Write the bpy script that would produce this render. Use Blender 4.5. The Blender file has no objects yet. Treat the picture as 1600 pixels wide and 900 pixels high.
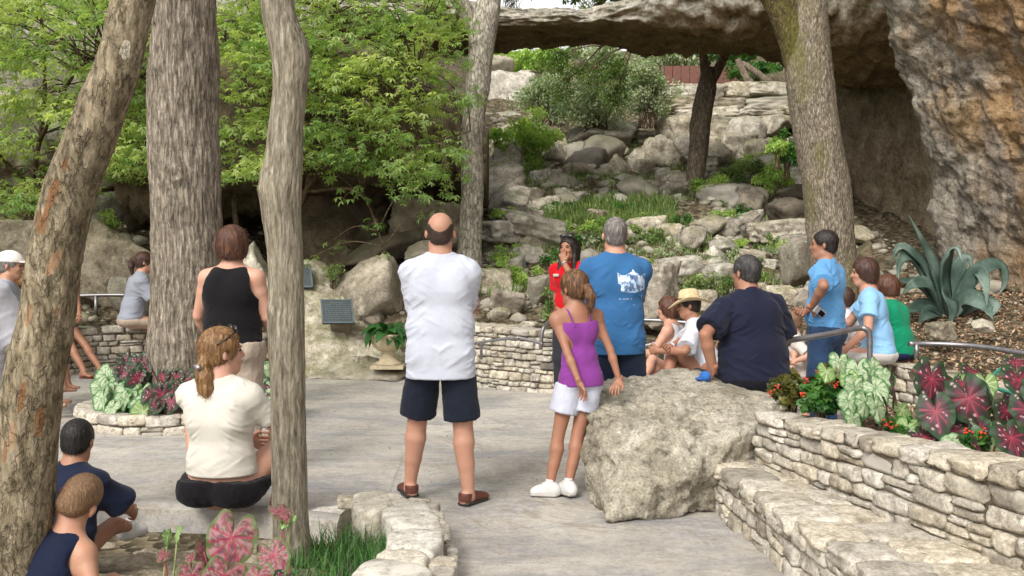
import bpy, bmesh, math, random
import numpy as np
from mathutils import Vector, Matrix
SC = bpy.context.scene
COL = SC.collection
PI = math.pi
# ---------------------------------------------------------------- camera
F_PX = 1570.0; CAM_H = 1.55; TH = math.atan(65/F_PX)
cam = bpy.data.cameras.new('camera'); cam_o = bpy.data.objects.new('camera', cam); COL.objects.link(cam_o)
cam.sensor_width = 36; cam.lens = 36*F_PX/1600; cam.clip_start = 0.05; cam.clip_end = 500
cam_o.location = (0, 0, CAM_H); cam_o.rotation_euler = (PI/2 - TH, 0, 0)
SC.camera = cam_o
# ---------------------------------------------------------------- light
SUN_EL, SUN_AZ = 43, 208      # azimuth clockwise from +Y : sun behind the camera, to the left
w = bpy.data.worlds.new('World'); SC.world = w; w.use_nodes = True
nt = w.node_tree; nt.nodes.clear()
o_ = nt.nodes.new('ShaderNodeOutputWorld'); bg = nt.nodes.new('ShaderNodeBackground')
sky = nt.nodes.new('ShaderNodeTexSky'); sky.sky_type = 'NISHITA'; sky.sun_disc = False
sky.sun_elevation = math.radians(SUN_EL); sky.sun_rotation = math.radians(SUN_AZ)
sky.air_density = 1.0; sky.dust_density = 3.0; sky.ozone_density = 1.0
hs = nt.nodes.new('ShaderNodeHueSaturation'); hs.inputs['Saturation'].default_value = 0.12
wm = nt.nodes.new('ShaderNodeMix'); wm.data_type = 'RGBA'; wm.blend_type = 'MULTIPLY'; wm.inputs[0].default_value = 1
wm.inputs[7].default_value = (1.0, 0.985, 0.955, 1)
nt.links.new(sky.outputs[0], hs.inputs['Color']); nt.links.new(hs.outputs[0], wm.inputs[6])
nt.links.new(wm.outputs[2], bg.inputs[0]); nt.links.new(bg.outputs[0], o_.inputs[0])
bg.inputs[1].default_value = 0.15
sl = bpy.data.lights.new('sun', 'SUN'); sl.energy = 1.15; sl.angle = math.radians(18); sl.color = (1, 0.96, 0.90)
so = bpy.data.objects.new('sun', sl); COL.objects.link(so)
_a, _e = math.radians(SUN_AZ), math.radians(SUN_EL)
sun_dir = Vector((math.sin(_a)*math.cos(_e), math.cos(_a)*math.cos(_e), math.sin(_e)))
so.rotation_euler = sun_dir.to_track_quat('Z', 'Y').to_euler()
SC.view_settings.view_transform = 'Standard'; SC.view_settings.look = 'None'
SC.view_settings.exposure = 0.88; SC.view_settings.gamma = 1.0
SC.cycles.max_bounces = 6; SC.cycles.diffuse_bounces = 3; SC.cycles.transmission_bounces = 3; SC.cycles.transparent_max_bounces = 6

def P(px, py, Y):
    """world point seen at photo pixel (px,py) whose depth is Y"""
    cx = (px-800)/F_PX; cy = (450-py)/F_PX
    dy = math.cos(TH)+cy*math.sin(TH); dz = -math.sin(TH)+cy*math.cos(TH)
    t = Y/dy
    return Vector((cx*t, Y, CAM_H+dz*t))
def G(px, py, z=0.0):
    """world point seen at (px,py) whose height is z"""
    cx = (px-800)/F_PX; cy = (450-py)/F_PX
    dy = math.cos(TH)+cy*math.sin(TH); dz = -math.sin(TH)+cy*math.cos(TH)
    t = (z-CAM_H)/dz
    return Vector((cx*t, dy*t, z))
# ---------------------------------------------------------------- noise
_rs = np.random.RandomState(11)
_perm = np.tile(_rs.permutation(256), 3)
_grad = _rs.normal(size=(256, 3)); _grad /= np.linalg.norm(_grad, axis=1)[:, None]
def noise3(p):
    p = np.asarray(p, dtype=np.float64)
    i = np.floor(p).astype(np.int64); f = p-i; i &= 255
    u = f*f*f*(f*(f*6-15)+10)
    def c(dx, dy, dz):
        h = _perm[_perm[_perm[i[:, 0]+dx]+i[:, 1]+dy & 511]+i[:, 2]+dz & 511]
        g = _grad[h]
        return g[:, 0]*(f[:, 0]-dx)+g[:, 1]*(f[:, 1]-dy)+g[:, 2]*(f[:, 2]-dz)
    ux, uy, uz = u[:, 0], u[:, 1], u[:, 2]
    a = c(0,0,0)*(1-ux)+c(1,0,0)*ux; b = c(0,1,0)*(1-ux)+c(1,1,0)*ux
    d = c(0,0,1)*(1-ux)+c(1,0,1)*ux; e = c(0,1,1)*(1-ux)+c(1,1,1)*ux
    return ((a*(1-uy)+b*uy)*(1-uz)+(d*(1-uy)+e*uy)*uz)*1.6
def fbm(p, o=4, g=.5, ridged=False):
    p = np.asarray(p, dtype=np.float64); r = 0; a = 1.0
    for k in range(o):
        n = noise3(p*2**k+17.3*k)
        if ridged: n = 1-2*np.abs(n)
        r = r+a*n; a *= g
    return r
def sstep(a, b, x):
    t = np.clip((x-a)/(b-a), 0, 1); return t*t*(3-2*t)
# ---------------------------------------------------------------- objects
def put(name, me, mt, parent=None, loc=None, smooth=True):
    o = bpy.data.objects.new(name, me); COL.objects.link(o)
    if mt is not None and len(me.materials) == 0:
        for m in (mt if isinstance(mt, (list, tuple)) else [mt]): me.materials.append(m)
    if parent is not None: o.parent = parent
    if loc is not None: o.location = loc
    return o
def mesh(name, v, f, smooth=True, uv=None):
    me = bpy.data.meshes.new(name)
    v = np.asarray(v, dtype=np.float32)
    f = np.asarray(f) if not isinstance(f, list) else f
    if isinstance(f, np.ndarray) and f.ndim == 2:
        nf, k = f.shape
        me.vertices.add(len(v)); me.vertices.foreach_set('co', v.ravel())
        me.loops.add(nf*k); me.loops.foreach_set('vertex_index', f.astype(np.int32).ravel())
        me.polygons.add(nf); me.polygons.foreach_set('loop_start', np.arange(0, nf*k, k, dtype=np.int32))
        try: me.polygons.foreach_set('loop_total', np.full(nf, k, dtype=np.int32))
        except Exception: pass
        me.update(calc_edges=True)
    else:
        me.from_pydata([tuple(map(float, q)) for q in v], [], [tuple(map(int, q)) for q in f]); me.update()
    if smooth: me.polygons.foreach_set('use_smooth', np.ones(len(me.polygons), dtype=bool))
    return me
def vcol(me, cols, name='Col'):
    a = me.color_attributes.new(name, 'FLOAT_COLOR', 'POINT')
    c = np.ones((len(cols), 4), dtype=np.float32); c[:, :cols.shape[1]] = cols
    a.data.foreach_set('color', c.ravel())
def tag(o, label=None, cat=None, group=None, kind=None):
    if label: o['label'] = label
    if cat: o['category'] = cat
    if group: o['group'] = group
    if kind: o['kind'] = kind
    return o
def empty(name, loc, rz=0, label=None, cat=None, group=None):
    o = bpy.data.objects.new(name, None); COL.objects.link(o); o.location = loc; o.rotation_euler = (0, 0, rz)
    o.empty_display_size = .1
    return tag(o, label, cat, group)
class MB:
    """collects vertices and faces into one mesh"""
    def __init__(s): s.v = []; s.f = []; s.n = 0
    def add(s, v, f):
        v = np.asarray(v, dtype=np.float64).reshape(-1, 3)
        s.v.append(v); s.f += [tuple(int(i)+s.n for i in q) for q in f]; s.n += len(v)
    def tube(s, pts, r, n=8, cap=True):
        pts = [np.array(p, dtype=float) for p in pts]
        rr = r if isinstance(r, (list, tuple, np.ndarray)) else [r]*len(pts)
        V = []; up = None
        for i, p in enumerate(pts):
            d = pts[min(i+1, len(pts)-1)]-pts[max(i-1, 0)]; d = d/(np.linalg.norm(d)+1e-9)
            if up is None:
                up = np.cross(d, [0.31, 0.2, 1.0] if abs(d[2]) < .9 else [1, .1, 0]); up /= np.linalg.norm(up)
            up = up-d*up.dot(d); up /= np.linalg.norm(up)+1e-9
            sd = np.cross(d, up)
            for k in range(n):
                a = 2*PI*k/n; V.append(p+rr[i]*(math.cos(a)*up+math.sin(a)*sd))
        F = []
        for i in range(len(pts)-1):
            for k in range(n):
                F.append((i*n+k, i*n+(k+1) % n, (i+1)*n+(k+1) % n, (i+1)*n+k))
        if cap: F += [tuple(range(n-1, -1, -1)), tuple((len(pts)-1)*n+k for k in range(n))]
        s.add(V, F)
    def box(s, c, h, R=None, bev=0.0):
        c = np.array(c, float); h = np.array(h, float)
        V = np.array([(x, y, z) for x in (-1, 1) for y in (-1, 1) for z in (-1, 1)], float)*h
        if R is not None: V = V@np.array(R).T
        s.add(V+c, [(0,1,3,2),(4,6,7,5),(0,4,5,1),(2,3,7,6),(0,2,6,4),(1,5,7,3)])
    def lathe(s, prof, c=(0,0,0), n=24):
        V = [(c[0]+r*math.cos(2*PI*k/n), c[1]+r*math.sin(2*PI*k/n), c[2]+z) for r, z in prof for k in range(n)]
        F = [(i*n+k, i*n+(k+1) % n, (i+1)*n+(k+1) % n, (i+1)*n+k) for i in range(len(prof)-1) for k in range(n)]
        F += [tuple(range(n-1, -1, -1)), tuple((len(prof)-1)*n+k for k in range(n))]
        s.add(V, F)
    def build(s, name, mt, parent=None, smooth=True, loc=None):
        return put(name, mesh(name, np.concatenate(s.v), s.f, smooth), mt, parent, loc)
def spline(pts, n):
    """Catmull-Rom through the rows of pts, n samples per span"""
    p = np.array(pts, float); q = np.vstack([2*p[0]-p[1], p, 2*p[-1]-p[-2]]); out = []
    for i in range(1, len(q)-2):
        for k in range(n):
            t = k/n
            out.append(.5*((2*q[i])+(-q[i-1]+q[i+1])*t+(2*q[i-1]-5*q[i]+4*q[i+1]-q[i+2])*t*t+(-q[i-1]+3*q[i]-3*q[i+1]+q[i+2])*t**3))
    out.append(p[-1]); return np.array(out)
def gridfaces(nu, nv, wrap=False):
    i = np.arange(nu-1)[:, None]; j = np.arange(nv if wrap else nv-1)[None, :]; j2 = (j+1) % nv
    a = i*nv+j; b = i*nv+j2; c = (i+1)*nv+j2; d = (i+1)*nv+j
    return np.stack([a, b, c, d], -1).reshape(-1, 4)
# ---------------------------------------------------------------- materials
def lin(c):
    if isinstance(c, str): c = [int(c[i:i+2], 16)/255 for i in (0, 2, 4)]
    return tuple(((x+.055)/1.055)**2.4 if x > .04045 else x/12.92 for x in c[:3])+(1,)
class NT:
    def __init__(s, name):
        s.m = bpy.data.materials.new(name); s.m.use_nodes = True; s.t = s.m.node_tree; s.t.nodes.clear()
        s.out = s.t.nodes.new('ShaderNodeOutputMaterial')
        s.tc = s.t.nodes.new('ShaderNodeTexCoord'); s.obj = s.tc.outputs['Object']
    def n(s, typ, ins=None, **kw):
        nd = s.t.nodes.new('ShaderNode'+typ)
        for k, v in kw.items(): setattr(nd, k, v)
        for k, v in (ins or {}).items():
            if hasattr(v, 'is_output') and v.is_output: s.t.links.new(v, nd.inputs[k])
            else: nd.inputs[k].default_value = v
        return nd
    def noise(s, scale, detail=4, rough=.55, vec=None, stretch=None, dist=0):
        v = vec if vec is not None else s.obj
        if stretch: v = s.n('Mapping', {'Vector': v, 'Scale': stretch}).outputs[0]
        return s.n('TexNoise', {'Vector': v, 'Scale': scale, 'Detail': detail, 'Roughness': rough, 'Distortion': dist}).outputs[0]
    def vor(s, scale, feature='F1', stretch=None, rnd=1, vec=None):
        v = vec if vec is not None else s.obj
        if stretch: v = s.n('Mapping', {'Vector': v, 'Scale': stretch}).outputs[0]
        return s.n('TexVoronoi', {'Vector': v, 'Scale': scale, 'Randomness': rnd}, feature=feature).outputs['Distance']
    def ramp(s, fac, stops):
        r = s.n('ValToRGB', {'Fac': fac}); e = r.color_ramp.elements
        e[0].position, e[0].color = stops[0][0], stops[0][1]; e[1].position, e[1].color = stops[-1][0], stops[-1][1]
        for p, c in stops[1:-1]: x = e.new(p); x.color = c
        return r.outputs[0]
    def mix(s, f, a, b, mode='MIX'):
        return s.n('Mix', {0: f, 6: a, 7: b}, data_type='RGBA', blend_type=mode).outputs[2]
    def math(s, op, a, b=0.0):
        return s.n('Math', {0: a, 1: b}, operation=op).outputs[0]
    def bump(s, h, strength, dist, prev=None):
        i = {'Height': h, 'Strength': strength, 'Distance': dist}
        if prev is not None: i['Normal'] = prev
        return s.n('Bump', i).outputs[0]
    def done(s, col, rough=.8, normal=None, **kw):
        i = {'Base Color': col, 'Roughness': rough}
        if normal is not None: i['Normal'] = normal
        i.update(kw)
        p = s.n('BsdfPrincipled', i); s.t.links.new(p.outputs[0], s.out.inputs[0]); s.p = p
        return s.m
def G1(v): return (v, v, v, 1)
def M_rock(name, cols, scale=1.0, lichen=None, bump=1.0, rnd=.25, moss=None, pit=1.0, rough=.9):
    t = NT(name)
    rndv = t.n('ObjectInfo').outputs['Random']
    off = t.n('VectorMath', {0: t.n('NewGeometry').outputs['Position'], 1: t.n('CombineXYZ', {0: rndv, 1: rndv, 2: rndv}).outputs[0]}, operation='MULTIPLY_ADD')
    off.inputs[1].default_value = (1, 1, 1); t.t.links.new(t.n('CombineXYZ', {0: t.math('MULTIPLY', rndv, 37.), 1: t.math('MULTIPLY', rndv, 71.), 2: rndv}).outputs[0], off.inputs[2])
    v = off.outputs[0]
    a = t.noise(2.2*scale, 8, .62, v, dist=.3); b = t.noise(11*scale, 6, .65, v); c = t.noise(55*scale, 5, .7, v)
    col = t.ramp(a, [(.28, lin(cols[0])), (.5, lin(cols[1])), (.72, lin(cols[2]))])
    col = t.mix(.8, col, t.ramp(b, [(.32, G1(.42)), (.46, G1(.9)), (.68, G1(1.25))]), 'MULTIPLY')
    col = t.mix(.75, col, t.ramp(c, [(.34, G1(.42)), (.48, G1(.98)), (.68, G1(1.3))]), 'MULTIPLY')
    if lichen:
        lf = t.ramp(t.noise(5*scale, 8, .7, v), [(.52, G1(0)), (.66, G1(.75))])
        col = t.mix(lf, col, lin(lichen))
    if moss:
        geo = t.n('NewGeometry').outputs['Normal']; z = t.n('SeparateXYZ', {0: geo}).outputs[2]
        mf = t.math('MULTIPLY', t.ramp(z, [(.2, G1(0)), (.8, G1(1))]), t.ramp(t.noise(3*scale, 6, .7, v), [(.45, G1(0)), (.62, G1(.8))]))
        col = t.mix(mf, col, lin(moss))
    cr = t.n('TexVoronoi', {'Vector': t.n('VectorMath', {0: v, 1: t.n('TexNoise', {'Vector': v, 'Scale': 2.*scale, 'Detail': 3}).outputs['Color']}, operation='ADD').outputs[0], 'Scale': 1.6*scale}, feature='DISTANCE_TO_EDGE').outputs['Distance']
    crk = t.ramp(cr, [(0, G1(0)), (.035, G1(1))])
    col = t.mix(.22, col, t.ramp(cr, [(0, G1(.35)), (.03, G1(1))]), 'MULTIPLY')
    if rnd:
        col = t.n('HueSaturation', {'Color': col, 'Value': t.n('MapRange', {0: rndv, 3: 1-rnd, 4: 1+rnd}).outputs[0], 'Saturation': t.n('MapRange', {0: t.math('FRACT', t.math('MULTIPLY', rndv, 7.3)), 3: .75, 4: 1.2}).outputs[0]}).outputs[0]
    nrm = t.bump(a, .6*bump, .12/scale)
    nrm = t.bump(b, .9*bump, .05/scale, nrm)
    nrm = t.bump(c, 1.0*bump, .014/scale, nrm)
    nrm = t.bump(crk, .15*bump, .015/scale, nrm)
    if pit:
        nrm = t.bump(t.ramp(t.vor(26*scale, vec=v), [(.05, G1(0)), (.3, G1(1))]), .35*pit, .012/scale, nrm)
    return t.done(col, rough, nrm, **{'Specular IOR Level': .25})
def M_bark(name, c0, c1, c2, sx=14, sz=2.6, plates=0, patch=None, moss=None, deep=1.0, vm=.8, scale_=0, hb=0):
    t = NT(name)
    st = (1, 1, sz/sx)
    wob = t.n('VectorMath', {0: t.obj, 1: t.n('VectorMath', {0: t.n('TexNoise', {'Vector': t.obj, 'Scale': 6., 'Detail': 3}).outputs['Color'], 'Scale': .035}, operation='SCALE').outputs[0]}, operation='ADD').outputs[0]
    fur = t.noise(sx*1.6, 5, .65, wob, st)
    v = t.vor(sx*1.5, 'DISTANCE_TO_EDGE', st, vec=wob)
    fine = t.noise(90, 5, .7, stretch=(1, 1, .3)); big = t.noise(2.5, 5, .6)
    col = t.ramp(fur, [(.3, lin(c0)), (.5, lin(c1)), (.7, lin(c2))])
    col = t.mix(vm, col, t.ramp(v, [(0, G1(.35)), (.12, G1(.9)), (.4, G1(1.15))]), 'MULTIPLY')
    col = t.mix(.6, col, t.ramp(fine, [(.3, G1(.5)), (.7, G1(1.35))]), 'MULTIPLY')
    col = t.mix(.6, col, t.ramp(big, [(.3, G1(.65)), (.7, G1(1.2))]), 'MULTIPLY')
    fib = t.noise(75, 6, .7, wob, (1, 1, .10))
    col = t.mix(.6, col, t.ramp(fib, [(.34, G1(.42)), (.5, G1(1)), (.66, G1(1.3))]), 'MULTIPLY')
    nrm = t.bump(fib, .7*deep, .008)
    nrm = t.bump(v, .7*deep*vm, .02, nrm); nrm = t.bump(fur, .8*deep, .02, nrm); nrm = t.bump(fine, .5, .004, nrm)
    if scale_:
        ns = t.noise(scale_, 5, .6, wob, (1, 1, .45)); ed = t.ramp(ns, [(.470, G1(1)), (.487, G1(.35)), (.53, G1(1))])
        ns2 = t.noise(scale_*1.7, 5, .6, wob, (1, 1, .5)); ed2 = t.ramp(ns2, [(.520, G1(1)), (.533, G1(.45)), (.56, G1(1))])
        col = t.mix(.42, col, ed, 'MULTIPLY'); col = t.mix(.35, col, ed2, 'MULTIPLY'); nrm = t.bump(ed, .8, .012, nrm); nrm = t.bump(ed2, .6, .008, nrm)
    if hb:
        hn = t.noise(hb, 6, .7, wob, (.8, .8, 3.2)); e3 = t.ramp(hn, [(.470, G1(1)), (.49, G1(.25)), (.505, G1(1))])
        col = t.mix(.18, col, e3, 'MULTIPLY'); nrm = t.bump(e3, .5, .015, nrm)
    if plates:
        pl = t.n('TexVoronoi', {'Vector': wob, 'Scale': plates, 'Randomness': 1}, feature='DISTANCE_TO_EDGE').outputs['Distance']
        nrm = t.bump(t.ramp(pl, [(0, G1(0)), (.08, G1(1))]), .5, .01, nrm)
        col = t.mix(.5, col, t.ramp(pl, [(0, G1(.4)), (.07, G1(1))]), 'MULTIPLY')
    if patch:
        at = t.n('SeparateColor', {0: t.n('Attribute', attribute_name='Col').outputs['Color']}).outputs
        wob_ = t.noise(40, 4, .6)
        for ch, cc in ((0, lin(patch)), (1, lin('c4bca8')), (2, lin('9a7c5f'))):
            col = t.mix(t.ramp(t.math('ADD', at[ch], t.math('MULTIPLY', t.math('SUBTRACT', wob_, .5), .9)), [(.42, G1(0)), (.5, G1(.85))]), col, cc)
    if moss:
        col = t.mix(t.ramp(t.noise(3, 6, .7, stretch=(1, 1, .4)), [(.5, G1(0)), (.68, G1(.7))]), col, lin(moss))
    return t.done(col, .92, nrm, **{'Specular IOR Level': .2})
def M_cloth(name, c, wear=.05, weave=900, rough=.9, fold=.5, seed=0):
    t = NT(name); c = lin(c)
    a = t.noise(9, 5, .6); b = t.noise(160, 3, .6)
    d = tuple(x*(1-wear) for x in c[:3])+(1,); l = tuple(min(1, x*(1+wear)) for x in c[:3])+(1,)
    col = t.ramp(a, [(.3, d), (.7, l)])
    col = t.mix(.25, col, t.ramp(b, [(.3, G1(.8)), (.7, G1(1.15))]), 'MULTIPLY')
    n = t.bump(t.noise(7, 3, .5, stretch=(1, 1, .55), dist=1.5), .25*fold, .04)
    n = t.bump(t.noise(22, 4, .6, stretch=(1, 1, .6), dist=.8), .2*fold, .010, n)
    n = t.bump(b, .2, .002, n)
    return t.done(col, rough, n, **{'Specular IOR Level': .15, 'Sheen Weight': .08})
def M_skin(name, c, red=.12):
    t = NT(name); c = lin(c)
    a = t.noise(14, 4, .6); b = t.noise(120, 4, .6)
    rd = (min(1, c[0]*1.05), c[1]*(1-red), c[2]*(1-red*1.2), 1)
    col = t.ramp(a, [(.3, c), (.75, rd)])
    col = t.mix(.2, col, t.ramp(b, [(.35, G1(.8)), (.65, G1(1.12))]), 'MULTIPLY')
    n = t.bump(b, .12, .003)
    return t.done(col, .52, n, **{'Specular IOR Level': .35, 'Subsurface Weight': .12, 'Subsurface Radius': (.02, .008, .004), 'Subsurface Scale': .4})
def M_hair(name, c, c2=None, axis=(1, 1, .10), scale=70, rough=.5):
    t = NT(name)
    a = t.noise(scale, 5, .65, stretch=axis, dist=.4); b = t.noise(scale*4, 3, .6, stretch=axis)
    c = lin(c); c2 = lin(c2) if c2 else tuple(min(1, x*2.4) for x in c[:3])+(1,)
    col = t.ramp(a, [(.32, tuple(x*.45 for x in c[:3])+(1,)), (.5, c), (.72, c2)])
    n = t.bump(a, .6, .010); n = t.bump(b, .5, .003, n)
    return t.done(col, rough, n, **{'Specular IOR Level': .45})
def M_leaf(name, c0, c1, trans=.35, rough=.5, vein=False, spec=.3, hue=None):
    """c0,c1: dark and light end of the leaf colour; varies by leaf through attribute 'Col' (r) """
    t = NT(name)
    at = t.n('Attribute', attribute_name='Col').outputs['Fac']
    col = t.mix(at, lin(c0), lin(c1))
    if hue: col = t.mix(t.ramp(t.noise(.7, 4, .6), [(.42, G1(.0)), (.6, G1(.55))]), col, lin(hue))
    col = t.mix(.3, col, t.ramp(t.noise(30, 3), [(.3, G1(.7)), (.7, G1(1.2))]), 'MULTIPLY')
    p = t.n('BsdfPrincipled', {'Base Color': col, 'Roughness': rough, 'Specular IOR Level': spec})
    tr = t.n('BsdfTranslucent', {'Color': t.mix(1., col, (1.1, 1.15, .5, 1), 'MULTIPLY')})
    mx = t.n('MixShader', {0: trans, 1: p.outputs[0], 2: tr.outputs[0]})
    t.t.links.new(mx.outputs[0], t.out.inputs[0])
    return t.m
def M_plain(name, c, rough=.5, metal=0, var=.15, bump=.1, bscale=40, spec=.5):
    t = NT(name); c = lin(c)
    col = t.ramp(t.noise(bscale*.3, 5, .6), [(.3, tuple(x*(1-var) for x in c[:3])+(1,)), (.7, tuple(min(1, x*(1+var)) for x in c[:3])+(1,))])
    return t.done(col, rough, t.bump(t.noise(bscale, 4), bump, .01), Metallic=metal, **{'Specular IOR Level': spec})
def M_vc(name, rough=.6, trans=0.0, spec=.3, bump=0):
    t = NT(name); col = t.n('Attribute', attribute_name='Col').outputs['Color']
    col = t.mix(.25, col, t.ramp(t.noise(45, 4), [(.3, G1(.75)), (.7, G1(1.2))]), 'MULTIPLY')
    i = {'Base Color': col, 'Roughness': rough, 'Specular IOR Level': spec}
    if bump: i['Normal'] = t.bump(t.noise(60, 4), bump, .006)
    p = t.n('BsdfPrincipled', i); out = p.outputs[0]
    if trans:
        tr = t.n('BsdfTranslucent', {'Color': col}); out = t.n('MixShader', {0: trans, 1: p.outputs[0], 2: tr.outputs[0]}).outputs[0]
    t.t.links.new(out, t.out.inputs[0]); return t.m

m_lime = M_rock('limestone', ['6c6355', 'a79e8d', 'cdc5b5'], 2.2, lichen='d0cbbe', moss='6c6e4a')
m_limefar = M_rock('pale_limestone', ['827a6a', 'b0a795', 'd0c8b8'], 1.7, lichen='ddd6c8', moss='7c7d55')
m_dark = M_rock('dark_limestone', ['40382c', '665a49', '8e806b'], 1.6, moss='4a5030')  # darker brown limestone for the overhang, cave rocks and dark blocks
m_ledge = M_rock('worn_ledge_stone', ['5f574a', '8f8575', 'b0a695'], 1.8, lichen='bcb3a2')
m_wallstone = M_rock('wall_stone', ['80776a', 'b0a797', 'd0c8b9'], 7, lichen='dad3c5', rnd=.22, bump=.8)
m_mortar = M_rock('mortar', ['4f483c', '6e6557', '8a806f'], 4, rnd=0, bump=1)
m_kerb = M_rock('kerb_block_stone', ['a39b8c', 'c2bbac', 'd9d3c6'], 5, lichen='e0dacd', rnd=.08, bump=.7)
m_boulder = M_rock('pitted_boulder_stone', ['655e50', '9d9482', 'c4bbaa'], 2.2, lichen='d0c9ba', rnd=0, pit=2.0, bump=1.3)
def M_boulder():
    t = NT('pitted_boulder_stone'); v = t.obj
    a = t.noise(2.6, 8, .65, dist=.4); b = t.noise(14, 7, .7); c = t.noise(70, 6, .75)
    col = t.ramp(a, [(.3, lin('8b8372')), (.5, lin('b3ab99')), (.7, lin('cbc3b3'))])
    lump = t.n('TexVoronoi', {'Vector': t.n('VectorMath', {0: v, 1: t.n('VectorMath', {0: t.n('TexNoise', {'Vector': v, 'Scale': 12., 'Detail': 4}).outputs['Color'], 'Scale': .12}, operation='SCALE').outputs[0]}, operation='ADD').outputs[0], 'Scale': 24})
    lm = t.ramp(lump.outputs['Distance'], [(.15, G1(1)), (.5, G1(0))]); pk = t.ramp(t.n('SeparateColor', {0: lump.outputs['Color']}).outputs[0], [(.45, G1(0)), (.6, G1(1))])
    msk = t.math('MULTIPLY', t.math('MULTIPLY', lm, pk), t.ramp(t.noise(3.5, 5, .7), [(.45, G1(0)), (.55, G1(1))]))
    col = t.mix(t.math('MULTIPLY', msk, .75), col, lin('d6d0c2'))
    col = t.mix(.85, col, t.ramp(b, [(.33, G1(.38)), (.47, G1(.92)), (.66, G1(1.22))]), 'MULTIPLY')
    col = t.mix(.8, col, t.ramp(c, [(.36, G1(.4)), (.48, G1(1)), (.66, G1(1.28))]), 'MULTIPLY')
    col = t.mix(t.ramp(t.noise(4, 7, .75), [(.55, G1(0)), (.66, G1(.4))]), col, lin('6f6c50'))
    n = t.bump(a, .6, .08); n = t.bump(lm, .45, .02, n); n = t.bump(b, 1., .03, n); n = t.bump(c, 1., .009, n)
    return t.done(col, .92, n, **{'Specular IOR Level': .2})
m_boulder = M_boulder()
def M_cliff():
    t = NT('cliff_stone')
    v = t.obj
    a = t.noise(.55, 8, .62, dist=.5); b = t.noise(3.2, 8, .66, dist=.4); c = t.noise(16, 6, .7)
    grey = t.ramp(b, [(.3, lin('7a7266')), (.5, lin('a89f90')), (.7, lin('cbc3b4'))])
    orange = t.ramp(b, [(.28, lin('7d6140')), (.5, lin('b3926b')), (.72, lin('d8bf9e'))])
    x = t.n('SeparateXYZ', {0: v}).outputs
    f = t.math('ADD', a, t.math('SUBTRACT', t.math('MULTIPLY', t.math('SUBTRACT', 12.7, x[1]), .14), t.math('MULTIPLY', t.math('MAXIMUM', t.math('SUBTRACT', x[2], 4.2), 0.), .12)))
    col = t.mix(t.ramp(f, [(.42, G1(0)), (.62, G1(1))]), grey, orange)
    col = t.mix(t.ramp(t.noise(1.3, 6, .7, stretch=(1.6, 1.6, .35)), [(.54, G1(0)), (.7, G1(.6))]), col, lin('4a3f30'))
    col = t.mix(t.ramp(t.noise(2.2, 5, .6, stretch=(1.5, 1.5, .09)), [(.52, G1(0)), (.62, G1(.65))]), col, lin('8c8680'))
    col = t.mix(t.ramp(t.noise(3.1, 5, .6, stretch=(1.5, 1.5, .08)), [(.56, G1(0)), (.64, G1(.55))]), col, lin('3c352b'))
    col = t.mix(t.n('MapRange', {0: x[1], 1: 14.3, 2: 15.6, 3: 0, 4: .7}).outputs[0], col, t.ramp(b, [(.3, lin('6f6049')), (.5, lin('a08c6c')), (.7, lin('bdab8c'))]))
    col = t.mix(.75, col, t.ramp(c, [(.3, G1(.5)), (.5, G1(.95)), (.7, G1(1.3))]), 'MULTIPLY')
    col = t.mix(t.ramp(t.noise(1.1, 7, .7), [(.56, G1(0)), (.68, G1(.45))]), col, lin('4c4f24'))
    c2 = t.noise(42, 6, .75); col = t.mix(.8, col, t.ramp(c2, [(.36, G1(.42)), (.48, G1(1)), (.66, G1(1.3))]), 'MULTIPLY')
    n = t.bump(b, .9, .18); n = t.bump(c, 1.0, .05, n); n = t.bump(c2, 1., .018, n)
    return t.done(col, .95, n, **{'Specular IOR Level': .2})
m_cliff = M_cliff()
def M_bridge():
    t = NT('natural_bridge_stone')
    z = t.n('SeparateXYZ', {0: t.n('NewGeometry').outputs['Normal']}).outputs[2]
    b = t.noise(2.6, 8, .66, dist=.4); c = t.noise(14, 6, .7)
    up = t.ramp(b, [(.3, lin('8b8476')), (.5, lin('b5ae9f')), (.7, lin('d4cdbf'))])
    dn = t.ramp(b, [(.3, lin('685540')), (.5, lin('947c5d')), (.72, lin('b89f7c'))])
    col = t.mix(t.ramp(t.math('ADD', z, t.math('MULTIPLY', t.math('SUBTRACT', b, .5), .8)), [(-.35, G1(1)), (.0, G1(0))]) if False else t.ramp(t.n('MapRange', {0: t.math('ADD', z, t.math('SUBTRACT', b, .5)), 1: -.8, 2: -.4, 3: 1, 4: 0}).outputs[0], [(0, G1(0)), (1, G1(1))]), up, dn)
    col = t.mix(.7, col, t.ramp(c, [(.3, G1(.35)), (.5, G1(.95)), (.7, G1(1.3))]), 'MULTIPLY')
    col = t.mix(t.ramp(t.noise(1.4, 6, .7), [(.5, G1(0)), (.66, G1(.55))]), col, lin('55562c'))
    c2 = t.noise(38, 6, .75); col = t.mix(.7, col, t.ramp(c2, [(.36, G1(.45)), (.48, G1(1)), (.66, G1(1.25))]), 'MULTIPLY')
    n = t.bump(b, .9, .15); n = t.bump(c, .9, .04, n); n = t.bump(c2, 1., .015, n)
    return t.done(col, .95, n, **{'Specular IOR Level': .2})
m_bridge = M_bridge()
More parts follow.
